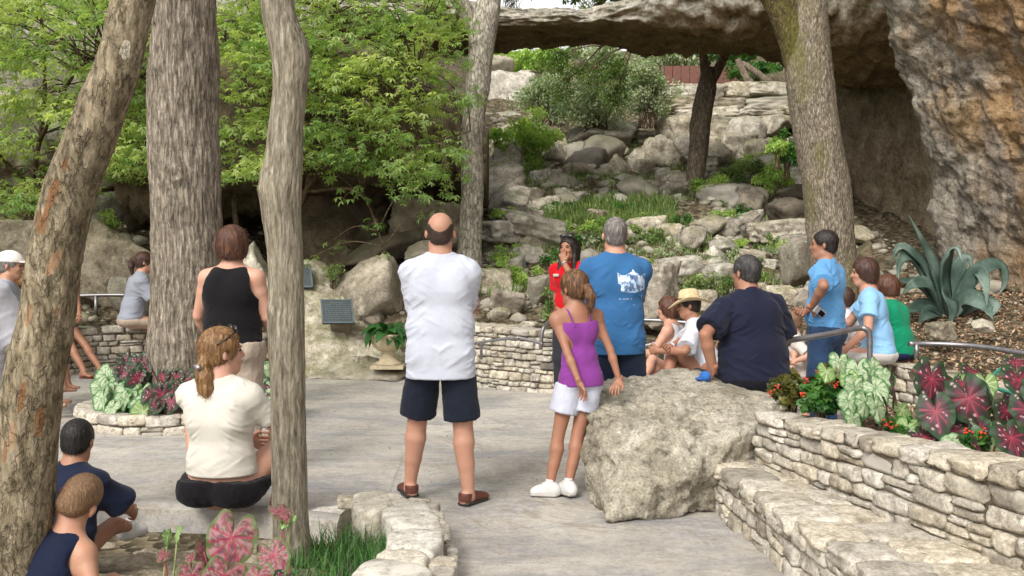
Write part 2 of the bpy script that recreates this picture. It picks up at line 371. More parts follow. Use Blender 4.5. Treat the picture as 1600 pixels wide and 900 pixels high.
def M_concrete():
    t = NT('worn_concrete')
    a = t.noise(.8, 8, .65, dist=.6); b = t.noise(5, 8, .72, stretch=(.85, 1.15, 1)); c = t.noise(70, 6, .75); d = t.noise(260, 3, .7)
    col = t.ramp(a, [(.3, lin('97928a')), (.5, lin('b0aaa0')), (.7, lin('c4beb3'))])
    col = t.mix(.75, col, t.ramp(b, [(.3, G1(.7)), (.5, G1(.97)), (.7, G1(1.12))]), 'MULTIPLY')
    streak = t.ramp(t.noise(1.6, 10, .78, stretch=(.6, 1.3, 1), dist=.6), [(.47, G1(0)), (.66, G1(.75))])
    col = t.mix(streak, col, lin('7d7f86'))
    col = t.mix(.35, col, t.ramp(c, [(.34, G1(.5)), (.5, G1(1)), (.66, G1(1.3))]), 'MULTIPLY')
    col = t.mix(.5, col, t.ramp(d, [(.3, G1(.6)), (.7, G1(1.3))]), 'MULTIPLY')
    ln = t.noise(.55, 6, .62, dist=.8)
    col = t.mix(t.ramp(ln, [(.493, G1(0)), (.5, G1(.5)), (.507, G1(0))]), col, lin('8a7a62'))
    e = t.noise(19, 6, .75)
    col = t.mix(.6, col, t.ramp(e, [(.36, G1(.72)), (.5, G1(1)), (.64, G1(1.18))]), 'MULTIPLY')
    col = t.mix(t.ramp(t.vor(34), [(.03, G1(.5)), (.09, G1(0))]), col, lin('6e675c'))
    n = t.bump(c, .35, .006); n = t.bump(d, .3, .002, n); n = t.bump(b, .3, .02, n)
    return t.done(col, .88, n, **{'Specular IOR Level': .25})
m_conc = M_concrete()
def M_soil(name, cols, sc=1):
    t = NT(name)
    a = t.noise(3*sc, 8, .7); v = t.n('TexVoronoi', {'Vector': t.obj, 'Scale': 28*sc})
    col = t.ramp(t.n('SeparateColor', {0: v.outputs['Color']}).outputs[0], [(0, lin(cols[0])), (.5, lin(cols[1])), (1, lin(cols[2]))])
    col = t.mix(.6, col, t.ramp(a, [(.3, G1(.5)), (.7, G1(1.25))]), 'MULTIPLY')
    n = t.bump(v.outputs['Distance'], .8, .03); n = t.bump(t.noise(90*sc, 4, .7), .6, .01, n)
    return t.done(col, .95, n, **{'Specular IOR Level': .15})
m_mulch = M_soil('mulch', ['4f3827', '85664c', 'b0977c'])
m_terrain = M_soil('rubble_soil', ['3a3427', '5c5240', '877c66'], .6)
m_bed = M_soil('dark_bed_soil', ['2d2118', '4a3526', '6b5440'])
m_bark_lean = M_bark('flaking_bark', '5f543f', '8b7e67', 'ab9e86', 20, 7, patch='7f5a3c', deep=.6, vm=.15, scale_=17)
m_bark_big = M_bark('furrowed_bark', '4f4639', '8d8273', 'bcb1a1', 22, 3.4, deep=1.1, hb=3.2, vm=.65)
m_bark_thin = M_bark('smooth_grey_bark', '675d4c', '918876', 'b3aa98', 30, 3.5, deep=.8, vm=.4)
m_bark_pale = M_bark('pale_bark', '8a8172', 'b8af9f', 'd8d1c2', 16, 5, deep=.6, scale_=9)
m_bark_right = M_bark('speckled_bark', '564c40', '867b6b', 'b2a794', 34, 9, moss='5f5d28', deep=.8)
m_bark_dark = M_bark('dark_bark', '5d5144', '8a7c6b', 'ab9e8d', 18, 5)
m_twig = M_bark('twig_bark', '3a3024', '6a5a47', '8a7a64', 20, 5)
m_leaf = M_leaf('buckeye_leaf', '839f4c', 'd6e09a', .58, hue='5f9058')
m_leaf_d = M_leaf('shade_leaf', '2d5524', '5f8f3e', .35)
m_leaf_far = M_leaf('sage_leaf', '7c9066', 'b9c2a0', .35)
m_leaf_br = M_leaf('fresh_leaf', '7da548', 'c8de84', .5)
m_grass = M_leaf('grass_blade', '56703a', '9db06c', .35)
m_grassn = M_leaf('lilyturf_blade', '1d4018', '5f8f45', .2, rough=.45)
m_juniper = M_leaf('juniper_spray', '2f4a1c', '718f3a', .3)
m_steel = M_plain('galvanised_pipe', '8d8a8c', .38, .75, .2, .08, 60)
# ---------------------------------------------------------------- rocks
def ico(sub):
    bm = bmesh.new(); bmesh.ops.create_icosphere(bm, subdivisions=sub, radius=1)
    v = np.array([x.co[:] for x in bm.verts]); f = np.array([[q.index for q in p.verts] for p in bm.faces]); bm.free()
    return v, f
ICO = {k: ico(k) for k in (2, 3, 4, 5, 6)}
def rock_shape(seed, sub=4, cuts=14, rough=.05, freq=2.2, lo=.55, hi=.95):
    rs = np.random.RandomState(seed); v, f = ICO[sub]
    n = rs.normal(size=(cuts, 3)); n /= np.linalg.norm(n, axis=1)[:, None]
    d = rs.uniform(lo, hi, cuts)
    c = v@n.T; r = np.where(c > 1e-3, d/np.maximum(c, 1e-3), 9).min(1); r = np.minimum(r, 1.05)
    p = v*r[:, None]
    p = p*(1+rough*fbm(p*freq+seed*3.1, 5, .55)+rough*.5*fbm(p*freq*3+seed, 4, .62, True))[:, None]
    return p, f
def rock_mesh(name, seed, **k):
    p, f = rock_shape(seed, **k); return mesh(name, p, f)
def hull_rock(name, pts, mt, sub=5, rough=.03, freq=6, parent=None, soft=14, pit=0):
    """boulder with the corner points given: planes of their hull, rounded, then roughened"""
    bm = bmesh.new(); pts = [Vector(p) for p in pts]; c = sum(pts, Vector())/len(pts)
    for p in pts: bm.verts.new(p-c)
    r = bmesh.ops.convex_hull(bm, input=bm.verts); bm.normal_update()
    N = []; D = []
    for fc in bm.faces:
        n = fc.normal.normalized(); d = n.dot(fc.verts[0].co)
        if d < 0: n = -n; d = -d
        N.append(n[:]); D.append(d)
    bm.free()
    v, f = ICO[sub]; N = np.array(N); D = np.array(D)
    inv = np.maximum(v@N.T, 0)/D[None]                    # 1/r for each plane
    r = 1/(inv**soft).sum(1)**(1/soft)
    p = v*r[:, None]; s = float(np.mean(r))
    q = p+np.array(c)[None]
    disp = rough*fbm(q*freq, 6, .55)+rough*.5*fbm(q*freq*3+5, 4, .6, True)
    if pit: disp -= pit*sstep(.15, .5, fbm(q*9+3, 3, .6))
    p = p+v*disp[:, None]
    me = mesh(name, p, f)
    return put(name, me, mt, parent, c)
ROCKS = [rock_mesh('rock_shape', 100+i, sub=4, cuts=7+i % 4, rough=.06, freq=3.4, lo=.36, hi=.80) for i in range(16)]

_rk = {}
def rock(px, py, Y, wpx, hpx, label=None, mt=None, seed=0, flat=1.0, rz=None, tilt=(0, 0), group=None, name='boulder', cat='rock', sink=0.0):
    """one boulder that stands at depth Y and looks wpx x hpx pixels of the photo"""
    c = P(px, py, Y); s = Y/F_PX; sx = wpx*s/2/.86; sz = hpx*s/2/.82
    mt = mt or m_lime
    key = (seed % 16, mt.name)
    if key not in _rk:
        m2 = ROCKS[seed % 16].copy(); m2.materials.clear(); m2.materials.append(mt); _rk[key] = m2
    o = bpy.data.objects.new(name, _rk[key]); COL.objects.link(o)
    o.location = c-Vector((0, 0, sink)); o.scale = (sx, (sx+sz)/2*flat, sz)
    o.rotation_euler = (math.radians(tilt[0]), math.radians(tilt[1]), rz if rz is not None else 0)
    if name == 'boulder': tag(o, label, cat, group)
    return o
# ---------------------------------------------------------------- trunks
def trunk(name, rows, mt, Y, parent, na=96, nz=260, amp=.012, fr=16, fz=3, knots=(), stains=(), plates=0, ovality=1.0, seed=0):
    """rows: (px_center, py, width_px[, dY]) from top to bottom, converted at depth Y to a real tube"""
    pts = []
    for r in rows:
        yy = Y+(r[3] if len(r) > 3 else 0)
        c = P(r[0], r[1], yy); pts.append((c.x, c.y, c.z, r[2]*yy/F_PX/2*.93))
    s = spline(pts, max(2, nz//(len(pts)-1))); C = s[:, :3]; R = s[:, 3]
    n = len(s); d = np.gradient(C, axis=0); d /= np.linalg.norm(d, axis=1)[:, None]
    a = np.linspace(0, 2*PI, na, endpoint=False)
    ex = np.tile([[1., 0, 0]], (n, 1)); ex -= d*(ex*d).sum(1)[:, None]; ex /= np.linalg.norm(ex, axis=1)[:, None]; ey = np.cross(d, ex)
    dirs = np.cos(a)[None, :, None]*ex[:, None]+np.sin(a)[None, :, None]*ey[:, None]
    V = C[:, None]+dirs*R[:, None, None]
    q = V.reshape(-1, 3)
    disp = amp*(fbm(q*[fr, fr, fz]+seed, 4, .6, True)-.4)*.5+amp*1.6*fbm(q*[3, 3, 1.2]+seed+9, 3)
    if plates:
        pn = fbm(q*[9, 9, 6]+4, 3); disp += plates*sstep(-.05, .05, pn)-plates*.5
    disp = disp.reshape(n, na)
    for (kx, ky, kr, kh) in knots:      # a knot: photo pixel, radius px, height m
        sc = Y/F_PX; kp = np.array(P(kx, ky, Y-float(np.median(R))*.97))
        dd = np.linalg.norm((V-kp)*[1, .6, 1], axis=2)/(kr*sc)
        disp += kh*np.exp(-dd**2)*(1-.75*np.exp(-(dd*2.6)**2))
    V = V+dirs*disp[:, :, None]
    base = np.array(parent.location) if parent is not None else np.zeros(3)
    me = mesh(name, V.reshape(-1, 3)-base, gridfaces(n, na, True))
    if stains:
        cc = np.zeros((n*na, 3)); q = V.reshape(-1, 3)
        for (x0, y0, x1, y1, w_, ch) in stains:     # stain along a line on the near face, photo pixels
            yk = Y-float(np.median(R))*.97; a_ = np.array(P(x0, y0, yk)); b_ = np.array(P(x1, y1, yk)); ab = b_-a_; tt = np.clip(((q-a_)@ab)/(ab@ab), 0, 1)
            dd = (q-a_-tt[:, None]*ab)*[1, .35, 1]; cc[:, ch] = np.maximum(cc[:, ch], np.exp(-(np.linalg.norm(dd, axis=1)/(w_*Y/F_PX*(.5+.5*np.sin(PI*(.15+.7*tt)))))**2))
        vcol(me, cc)
    return put(name, me, mt, parent)
# ---------------------------------------------------------------- leaves
def palmate(nl=5, L=1.0, W=.34, droop=.5):
    """one compound leaf, unit size: nl folded leaflets around a petiole tip"""
    V = []; F = []
    for k in range(nl):
        a = (k-(nl-1)/2)*2*PI/(nl+1.6); ln = L*(1-.13*abs(k-(nl-1)/2))
        c, s = math.cos(a), math.sin(a)
        prof = [(0, 0), (.35, .75), (.62, 1.0), (1.0, 0)]
        b = len(V)
        for (t, w_) in prof:
            z = -droop*ln*t*t*.8; x = t*ln
            if w_ == 0: V.append((x*c, x*s, z))
            else:
                for sg in (-1, 0, 1):
                    yy = sg*w_*W*ln/2; V.append((x*c-yy*s, x*s+yy*c, z+(0 if sg == 0 else .07*ln)*1))
        F += [(b, b+1, b+2), (b, b+2, b+3), (b+1, b+4, b+5, b+2), (b+2, b+5, b+6, b+3), (b+4, b+7, b+5), (b+5, b+7, b+6)]
    return np.array(V), F
def oval(L=1.0, W=.5, bend=.25):
    V = []
    for t, w_ in ((0, 0), (.3, .8), (.65, .85), (1, 0)):
        if w_ == 0: V.append((t*L, 0, -bend*t*t*L))
        else:
            for sg in (-1, 0, 1): V.append((t*L, sg*w_*W*L/2, -bend*t*t*L+(.0 if sg == 0 else .08*L)))
    return np.array(V), [(0, 1, 2), (0, 2, 3), (1, 4, 5, 2), (2, 5, 6, 3), (4, 7, 5), (5, 7, 6)]
def scatter(name, leaf, pos, size, mt, parent=None, tilt=.5, up=True, rs=None, shade=None, heading=None, base=None):
    """many copies of one small leaf as ONE mesh; pos (N,3) world"""
    rs = rs or np.random; LV, LF = leaf; N = len(pos)
    size = np.broadcast_to(size, (N,))*rs.uniform(.65, 1.25, N)
    a = rs.uniform(0, 2*PI, N) if heading is None else heading+rs.normal(0, .5, N)
    tx = rs.normal(0, tilt, N); ty = rs.normal(0, tilt, N)+.15
    ca, sa = np.cos(a), np.sin(a); cx, sx = np.cos(tx), np.sin(tx); cy, sy = np.cos(ty), np.sin(ty)
    Z = np.zeros(N); O = np.ones(N)
    Rz = np.array([[ca, -sa, Z], [sa, ca, Z], [Z, Z, O]]).transpose(2, 0, 1)
    Rx = np.array([[O, Z, Z], [Z, cx, -sx], [Z, sx, cx]]).transpose(2, 0, 1)
    Ry = np.array([[cy, Z, sy], [Z, O, Z], [-sy, Z, cy]]).transpose(2, 0, 1)
    R = Rz@Ry@Rx
    V = np.einsum('nij,kj->nki', R, LV)*size[:, None, None]+np.asarray(pos)[:, None]
    if base is None: base = np.array(parent.location) if parent is not None else np.zeros(3)
    V = V-base
    k = len(LV); tri = []
    for f in LF:
        tri.append(f[:3])
        if len(f) == 4: tri.append((f[0], f[2], f[3]))
    tri = np.array(tri); F = (tri[None]+np.arange(N)[:, None, None]*k).reshape(-1, 3)
    me = mesh(name, V.reshape(-1, 3), F, smooth=False)
    g = rs.uniform(0, 1, N) if shade is None else np.clip(shade+rs.normal(0, .15, N), 0, 1)
    vcol(me, np.repeat(g, k)[:, None]*np.ones((1, 3)))
    return put(name, me, mt, parent)
def blades(name, pos, h, wdt, mt, parent=None, lean=.5, rs=None, base=None, seg=3):
    rs = rs or np.random; N = len(pos); h = np.broadcast_to(h, (N,))*rs.uniform(.6, 1.2, N)
    a = rs.uniform(0, 2*PI, N); ln = rs.uniform(.1, 1, N)*lean
    d = np.stack([np.cos(a), np.sin(a), np.zeros(N)], 1); sd = np.stack([-np.sin(a), np.cos(a), np.zeros(N)], 1)
    V = np.zeros((N, 2*seg+1, 3))
    for k in range(seg+1):
        t = k/seg; c = np.asarray(pos)+d*(h*ln*t*t)[:, None]; c = c+np.array([0, 0, 1.])*(h*(t-.35*ln*t*t))[:, None]
        if k < seg:
            w_ = wdt*(1-t*.7); V[:, 2*k] = c-sd*w_/2; V[:, 2*k+1] = c+sd*w_/2
        else: V[:, 2*k] = c
    if base is None: base = np.array(parent.location) if parent is not None else np.zeros(3)
    V -= base
    F = []
    for k in range(seg-1): F += [(2*k, 2*k+1, 2*k+3), (2*k, 2*k+3, 2*k+2)]
    F.append((2*seg-2, 2*seg-1, 2*seg)); F = np.array(F)
    me = mesh(name, V.reshape(-1, 3), (F[None]+np.arange(N)[:, None, None]*(2*seg+1)).reshape(-1, 3), smooth=False)
    vcol(me, np.repeat(rs.uniform(0, 1, N), 2*seg+1)[:, None]*np.ones((1, 3)))
    return put(name, me, mt, parent)
# ---------------------------------------------------------------- stone walls
def stone_shape(seed, n=5):
    """rough block, about unit cube"""
    rs = np.random.RandomState(seed); g = np.linspace(-1, 1, n+1); V = {}; F = []; vl = []
    def vid(p):
        k = tuple(np.round(p, 4))
        if k not in V: V[k] = len(vl); vl.append(p)
        return V[k]
    for ax in range(3):
        for s in (-1, 1):
            for i in range(n):
                for j in range(n):
                    q = []
                    for (a, b) in ((i, j), (i+1, j), (i+1, j+1), (i, j+1)):
                        p = [0, 0, 0]; p[ax] = s; p[(ax+1) % 3] = g[a]; p[(ax+2) % 3] = g[b]; q.append(vid(tuple(p)))
                    F.append(q if s > 0 else q[::-1])
    v = np.array(vl, float); e = rs.uniform(7, 14)
    r = (np.abs(v)**e).sum(1)**(1/e); v = v/r[:, None]
    # skewed corners
    sk = rs.uniform(-.16, .16, (2, 2, 2, 3)); t = (v+1)/2
    for a in (0, 1):
        for b in (0, 1):
            for c in (0, 1):
                w_ = (t[:, 0] if a else 1-t[:, 0])*(t[:, 1] if b else 1-t[:, 1])*(t[:, 2] if c else 1-t[:, 2])
                v = v+w_[:, None]*sk[a, b, c]
    v *= (1+.10*fbm(v*1.9+seed*5, 4, .65))[:, None]
    return v*.5, np.array(F)
for _i in (0, 3, 5, 9, 10, 13):
    p_, f_ = stone_shape(800+_i, 14); p_ = p_*1.75*(1+.07*fbm(p_*3+_i*3, 5, .6)[:, None]); ROCKS[_i] = mesh('rock_shape', p_, f_)
STONES = []
for i in range(12):
    v_, f_ = stone_shape(40+i); me_ = mesh('stone_shape', v_, f_); me_.materials.append(m_wallstone); STONES.append(me_)
def stone_wall(name, label, path, z0, z1, course, length, thick=.25, seed=0, cap=None, cat='stone wall', two=False, mortar=m_mortar, batter=0, label_cap=None, protr=.02, irr=.3):
    """path: plan points (x,y); outer face on the LEFT of the path direction. z1 may be a function of s in 0..1"""
    rs = random.Random(seed); path = [Vector((p[0], p[1], 0)) for p in path]
    sp = spline([p[:] for p in path], 12); sp[:, 2] = 0
    seg = np.linalg.norm(np.diff(sp, axis=0), axis=1); cum = np.concatenate([[0], np.cumsum(seg)]); L = cum[-1]
    zt = z1 if callable(z1) else (lambda s: z1)
    def at(s):
        s = min(max(s, 0), L); i = min(int(np.searchsorted(cum, s)-1), len(seg)-1); i = max(i, 0)
        t = (s-cum[i])/seg[i]; p = sp[i]*(1-t)+sp[i+1]*t; d = sp[i+1]-sp[i]; d = d/np.linalg.norm(d)
        return p, d, np.array([-d[1], d[0], 0])
    root = empty(name, (float(sp[0][0]), float(sp[0][1]), z0), 0, label, cat); base = np.array(root.location)
    # core
    V = []; m = max(8, int(L/.08))
    for i in range(m+1):
        p, d, nn = at(L*i/m); h = zt(i/m)-.012
        V += [p-nn*.012+[0, 0, z0-.1], p-nn*(.012+batter)+[0, 0, h], p-nn*(thick-.012)+[0, 0, h], p-nn*(thick-.012)+[0, 0, z0-.1]]
    F = [(i*4+k, (i+1)*4+k, (i+1)*4+(k+1) % 4, i*4+(k+1) % 4) for i in range(m) for k in range(4)]+[(3, 2, 1, 0), (m*4, m*4+1, m*4+2, m*4+3)]
    V = np.array(V); core = put('mortar', mesh('mortar', V-base, F, smooth=False), mortar, root)
    cnt = 0
    H = max(zt(0), zt(.5), zt(1))-z0; nc = max(1, round(H/course)); ch = [rs.uniform(1-irr, 1+irr) for _ in range(nc)]; tot = sum(ch); ch = [c/tot for c in ch]
    acc = 0
    for ci in range(nc):
        s = rs.uniform(-.5, 0)*length
        last = ci == nc-1
        while s < L:
            ln = length*rs.uniform(.55, 1.55)*(1.2 if last and cap else 1)
            s1 = min(s+ln, L); s0 = max(s, 0)
            if s1-s0 > length*.25:
                sm = (s0+s1)/2; p, d, nn = at(sm); Hs = zt(sm/L)-z0
                zc = z0+(acc+ch[ci]/2)*Hs; hh = ch[ci]*Hs
                dep = thick*.6 if not (last and cap) else thick*1.08
                split = (not last) and hh > .05 and rs.random() < irr*.5
                parts = [(zc, hh)] if not split else [(zc-hh*.26, hh*.48), (zc+hh*.26, hh*.48)]
                for (zz, h2) in parts:
                    me = STONES[rs.randrange(12)]
                    o = bpy.data.objects.new('stone' if not (last and cap) else 'cap_stone', me); COL.objects.link(o); o.parent = root
                    fr = (zz-z0)/max(Hs, .01)
                    pr = rs.uniform(0, protr)+(.008 if last and cap else 0)
                    c = p-nn*(dep/2-pr+batter*fr); c[2] = zz
                    o.location = c-base; sg = rs.choice((-1, 1))
                    o.scale = ((s1-s0)*.97*sg, dep*sg, h2*.93)
                    o.rotation_euler = (rs.uniform(-.06, .06), rs.uniform(-.05, .05), math.atan2(d[1], d[0])+rs.uniform(-.05, .05))
                    cnt += 1
                    if two and not (last and cap):
                        o2 = o.copy(); COL.objects.link(o2); c2 = p-nn*(thick-dep/2+pr); c2[2] = zz; o2.location = c2-base
            s += ln
        acc += ch[ci]
    return root
# ---------------------------------------------------------------- terrain
def th(x, y):
    x = np.asarray(x, float); y = np.asarray(y, float)
    B = np.interp(x, [-8, -3.6, -3.2, -2.4, -1.2, -.7, .5, 1.0, 3, 3.6, 5], [13.2, 13.2, 12.6, 12.3, 12.2, 11.6, 11.1, 11.2, 11.2, 11.4, 11.5])
    hm = np.interp(y, [10, 11.2, 12, 13, 14, 16, 18, 23, 26, 30, 36, 45, 70], [.3, .35, .5, .8, 1.08, 1.5, 1.95, 3.5, 4.6, 6.0, 7.6, 9.5, 15])
    h = hm*sstep(0, .45, y-B)
    h = h+np.clip(-1.5-x, 0, 8)*.13*sstep(12.8, 16, y)+np.clip(-1.5-x, 0, 12)*.42*sstep(17, 24, y)
    pit = np.exp(-((x+2.4)/1.6)**2-((y-15.2)/1.5)**2); h = h-pit*.75*sstep(12.6, 13.4, y)
    Xw = np.interp(y, [5, 7.6, 8.8, 10, 11.2, 12.3, 12.75, 13.2], [-5.2, -5.15, -5.05, -5.3, -5.65, -5.5, -4.7, -3.9])
    h = np.maximum(h, .52*sstep(0, .25, Xw-x)*(y > 4))
    h = h+np.clip(Xw-.8-x, 0, 6)*.22*(y > 4)*sstep(8, 11, y)
    Xr = np.interp(y, [3.5, 5.9, 6.3, 6.7, 7.4, 8.4, 9.4, 10.1, 10.5, 11], [2.15, 1.7, 1.9, 3.1, 3.3, 3.25, 2.95, 2.2, 1.2, .9])
    h = np.maximum(h, (.5+.02*np.clip(x-3, 0, 3)+.13*np.clip(y-9, 0, 3)*(x > 2.5))*sstep(.12, .3, x-Xr))
    out = h > .05
    n = fbm(np.stack([x*.7, y*.7, 0*x], -1).reshape(-1, 3), 5).reshape(x.shape)
    rough = np.where(y > 12.5, .17, .02)
    return np.where(out, h+n*rough*sstep(.05, .4, h), -.06)
def tz(x, y): return float(th(np.array([x]), np.array([y]))[0])
xs = np.concatenate([np.linspace(-60, -10, 26)[:-1], np.linspace(-10, 10, 230), np.linspace(10, 60, 26)[1:]])
ys = np.concatenate([np.linspace(-20, 4, 12)[:-1], np.linspace(4, 30, 300), np.linspace(30, 95, 70)[1:]])
X_, Y_ = np.meshgrid(xs, ys, indexing='ij'); Z_ = th(X_, Y_)
xz = np.clip(np.abs(X_)-12, 0, 50)*.5*(Y_ > 0)
Z_ = Z_+xz*sstep(-6, 10, Y_)
terr = put('terrain', mesh('terrain', np.stack([X_, Y_, Z_], -1).reshape(-1, 3), gridfaces(len(xs), len(ys))), m_terrain); tag(terr, kind='structure')
# plaza sheet, edge at the seat-ledge in front of the camera
gx = np.linspace(-6.2, 3.6, 150); gy = np.linspace(0, 1, 150)**1.5
fr_edge = np.interp(gx, [-6.2, -3, -2.2, -1.6, -1.2, -.8, -.7, 3.6], [5.9, 5.75, 5.62, 5.55, 5.42, 5.3, .5, .5])
PX, PV = np.meshgrid(gx, gy, indexing='ij'); PY = fr_edge[:, None]+(13.5-fr_edge[:, None])*PV
PZ = .012*fbm(np.stack([PX*.8, PY*.8, 0*PX], -1).reshape(-1, 3), 3).reshape(PX.shape)
PZ = PZ+.085*np.exp(-((PY-fr_edge[:, None]-.10)/.20)**2)*(gx < -.72)[:, None]
PZ[:, 0] = np.where(gx < -.72, -.22, PZ[:, 0])
PY[:, 1] = PY[:, 0]+.012
put('plaza_floor', mesh('plaza_floor', np.stack([PX, PY, PZ], -1).reshape(-1, 3), gridfaces(150, 150)), m_conc)['kind'] = 'structure'

# worn rock ledge the boys sit on, in front of the plaza edge
lx = np.linspace(-4.2, -.25, 260); ly = np.linspace(1.2, 5.75, 260); LX, LY = np.meshgrid(lx, ly, indexing='ij')
q = np.stack([LX, LY, 0*LX], -1).reshape(-1, 3)
edge = np.interp(lx, [-4.2, -3, -2.2, -1.6, -1.2, -.8, -.25], [5.8, 5.7, 5.56, 5.5, 5.35, 5.2, 5.0])[:, None]
base_ = np.interp(LY, [1.2, 3.2, 4.3, 4.8, 5.2, 5.7], [.12, .13, .10, .02, -.06, -.09])
strata = fbm(q*[1.2, 5, 1], 5, .6).reshape(LX.shape)
LZ = base_+.035*strata+.025*fbm(q*[2.5, 5, 1]+4, 5, .65).reshape(LX.shape)
LZ = LZ-.10*sstep(-.95, -.6, LX)
ledge = put('rock_ledge', mesh('rock_ledge', np.stack([LX, LY, LZ], -1).reshape(-1, 3), gridfaces(260, 260)), m_ledge)
ledge['kind'] = 'structure'
def ledge_z(x, y): return float(LZ[np.abs(lx-x).argmin(), np.abs(ly-y).argmin()])

# ---------------------------------------------------------------- cliff and natural bridge
pl = spline([(10.5, 1), (9.4, 5), (8.2, 8.3), (7.1, 10.6), (6.35, 12.2), (5.85, 13.5), (6.5, 14.5), (7.2, 16.2), (7.2, 18.3), (6.6, 20.3), (7.2, 23.5), (10, 28)], 36)
nu = len(pl); vz = np.linspace(-.3, 9.5, 250)
d_ = np.gradient(pl, axis=0); d_ /= np.linalg.norm(d_, axis=1)[:, None]; nrm_ = np.stack([-d_[:, 1], d_[:, 0]], 1)   # towards the plaza
CX = pl[:, 0][:, None]+0*vz; CY = pl[:, 1][:, None]+0*vz; CZ = np.tile(vz, (nu, 1))
u_ = np.arange(nu)/nu
wfront = np.interp(pl[:, 1], [0, 13, 15, 17], [1, 1, .6, .15])[:, None]
CX = CX-wfront*np.interp(CZ, [-1, .6, 1.4, 3.1, 4.2, 5, 6.5, 9.5], [-.35, -.1, 0, .38, .75, 1.05, 1.1, .6])
q = np.stack([CX, CY, CZ], -1).reshape(-1, 3)
wf2 = np.interp(pl[:, 1], [0, 12.3, 13.6, 15], [1, 1, .8, .55])[:, None]
dsp = (.26*fbm(q*[.6, .6, .35]+3, 3, .5)+.18*fbm(q*[1.3, 1.3, .7], 5, .6)+.035*fbm(q*[4, 4, 3], 4, .62, True)+.04*fbm(q*12, 3, .6)+.12*(np.round(q[:, 2]*1.6+fbm(q*.8, 3))%2-.5)*.6).reshape(CX.shape)
bul = .35*np.exp(-((CY-11.7)/.35)**2-((CZ-1.9)/.55)**2)
CX = CX+nrm_[:, 0][:, None]*(dsp*wf2*.8+bul); CY = CY+nrm_[:, 1][:, None]*(dsp*wf2*.8)
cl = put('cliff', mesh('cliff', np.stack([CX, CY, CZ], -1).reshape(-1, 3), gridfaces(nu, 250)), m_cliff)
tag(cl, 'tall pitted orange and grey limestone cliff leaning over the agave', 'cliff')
def slab(name, keys, nx, na, mt, seed, amp=1.0, e=3.2):
    """rock mass along X. keys rows: X, front depth, back depth, z bottom front, z bottom back, z top front, z top back"""
    k = np.array(keys, float); X = np.linspace(k[0, 0], k[-1, 0], nx); ks = [np.interp(X, k[:, 0], k[:, i]) for i in range(1, 7)]
    ker = np.ones(9)/9; ks = [np.convolve(np.pad(c, 4, mode='edge'), ker, 'valid') for c in ks]
    a = np.linspace(0, 2*PI, na, endpoint=False); c, s = np.cos(a), np.sin(a); r = (np.abs(c)**e+np.abs(s)**e)**(-1/e); c = (c*r+1)/2; s = (s*r+1)/2
    yf, yb, zbf, zbb, ztf, ztb = [q_[:, None] for q_ in ks]
    Y = yf+(yb-yf)*c; zb = zbf+(zbb-zbf)*c; zt = ztf+(ztb-ztf)*c; Z = zb+(zt-zb)*s
    XX = X[:, None]+0*Y
    ctr = np.stack([XX, (yf+yb)/2+0*Y, (zb+zt)/2], -1); V = np.stack([XX, Y, Z], -1); n = V-ctr; n[..., 0] = 0
    n[..., 2] *= 2.5; n /= np.linalg.norm(n, axis=2)[..., None]+1e-6
    qq = V.reshape(-1, 3)
    ds = (.13*fbm(qq*[.6, .7, 1.2]+seed, 3, .5, True)+.075*fbm(qq*[1.1, 2, 6.5]+seed, 4, .6, True)+.035*fbm(qq*7, 4, .6)).reshape(XX.shape)*amp
    V = V+n*ds[..., None]
    F = gridfaces(nx, na, True); me = mesh(name, V.reshape(-1, 3), list(map(tuple, F))+[tuple(range(na-1, -1, -1)), tuple((nx-1)*na+i for i in range(na))])
    return put(name, me, mt)
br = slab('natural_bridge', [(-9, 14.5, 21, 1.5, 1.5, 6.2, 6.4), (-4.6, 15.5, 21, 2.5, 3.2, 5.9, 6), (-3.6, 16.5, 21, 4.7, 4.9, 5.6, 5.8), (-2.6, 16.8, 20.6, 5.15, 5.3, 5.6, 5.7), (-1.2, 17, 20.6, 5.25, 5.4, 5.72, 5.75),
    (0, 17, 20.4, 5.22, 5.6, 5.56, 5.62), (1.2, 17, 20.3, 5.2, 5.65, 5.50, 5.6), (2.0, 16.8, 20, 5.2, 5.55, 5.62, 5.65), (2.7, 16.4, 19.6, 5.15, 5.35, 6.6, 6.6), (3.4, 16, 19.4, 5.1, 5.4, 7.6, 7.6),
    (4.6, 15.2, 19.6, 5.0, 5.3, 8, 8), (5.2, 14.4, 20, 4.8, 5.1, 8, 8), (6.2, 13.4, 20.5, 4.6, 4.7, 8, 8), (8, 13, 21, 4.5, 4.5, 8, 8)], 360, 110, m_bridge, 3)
tag(br, 'natural limestone bridge spanning from the left trees to the cliff', 'rock bridge')
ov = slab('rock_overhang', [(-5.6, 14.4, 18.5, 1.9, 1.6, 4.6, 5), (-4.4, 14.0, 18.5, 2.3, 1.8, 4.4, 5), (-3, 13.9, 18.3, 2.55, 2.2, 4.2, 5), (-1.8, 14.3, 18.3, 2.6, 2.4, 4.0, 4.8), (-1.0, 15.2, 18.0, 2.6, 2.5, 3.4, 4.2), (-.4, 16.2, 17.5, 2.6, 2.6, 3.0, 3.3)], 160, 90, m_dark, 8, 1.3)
tag(ov, 'dark rock overhang above the cave mouth behind the green leaves', 'rock')

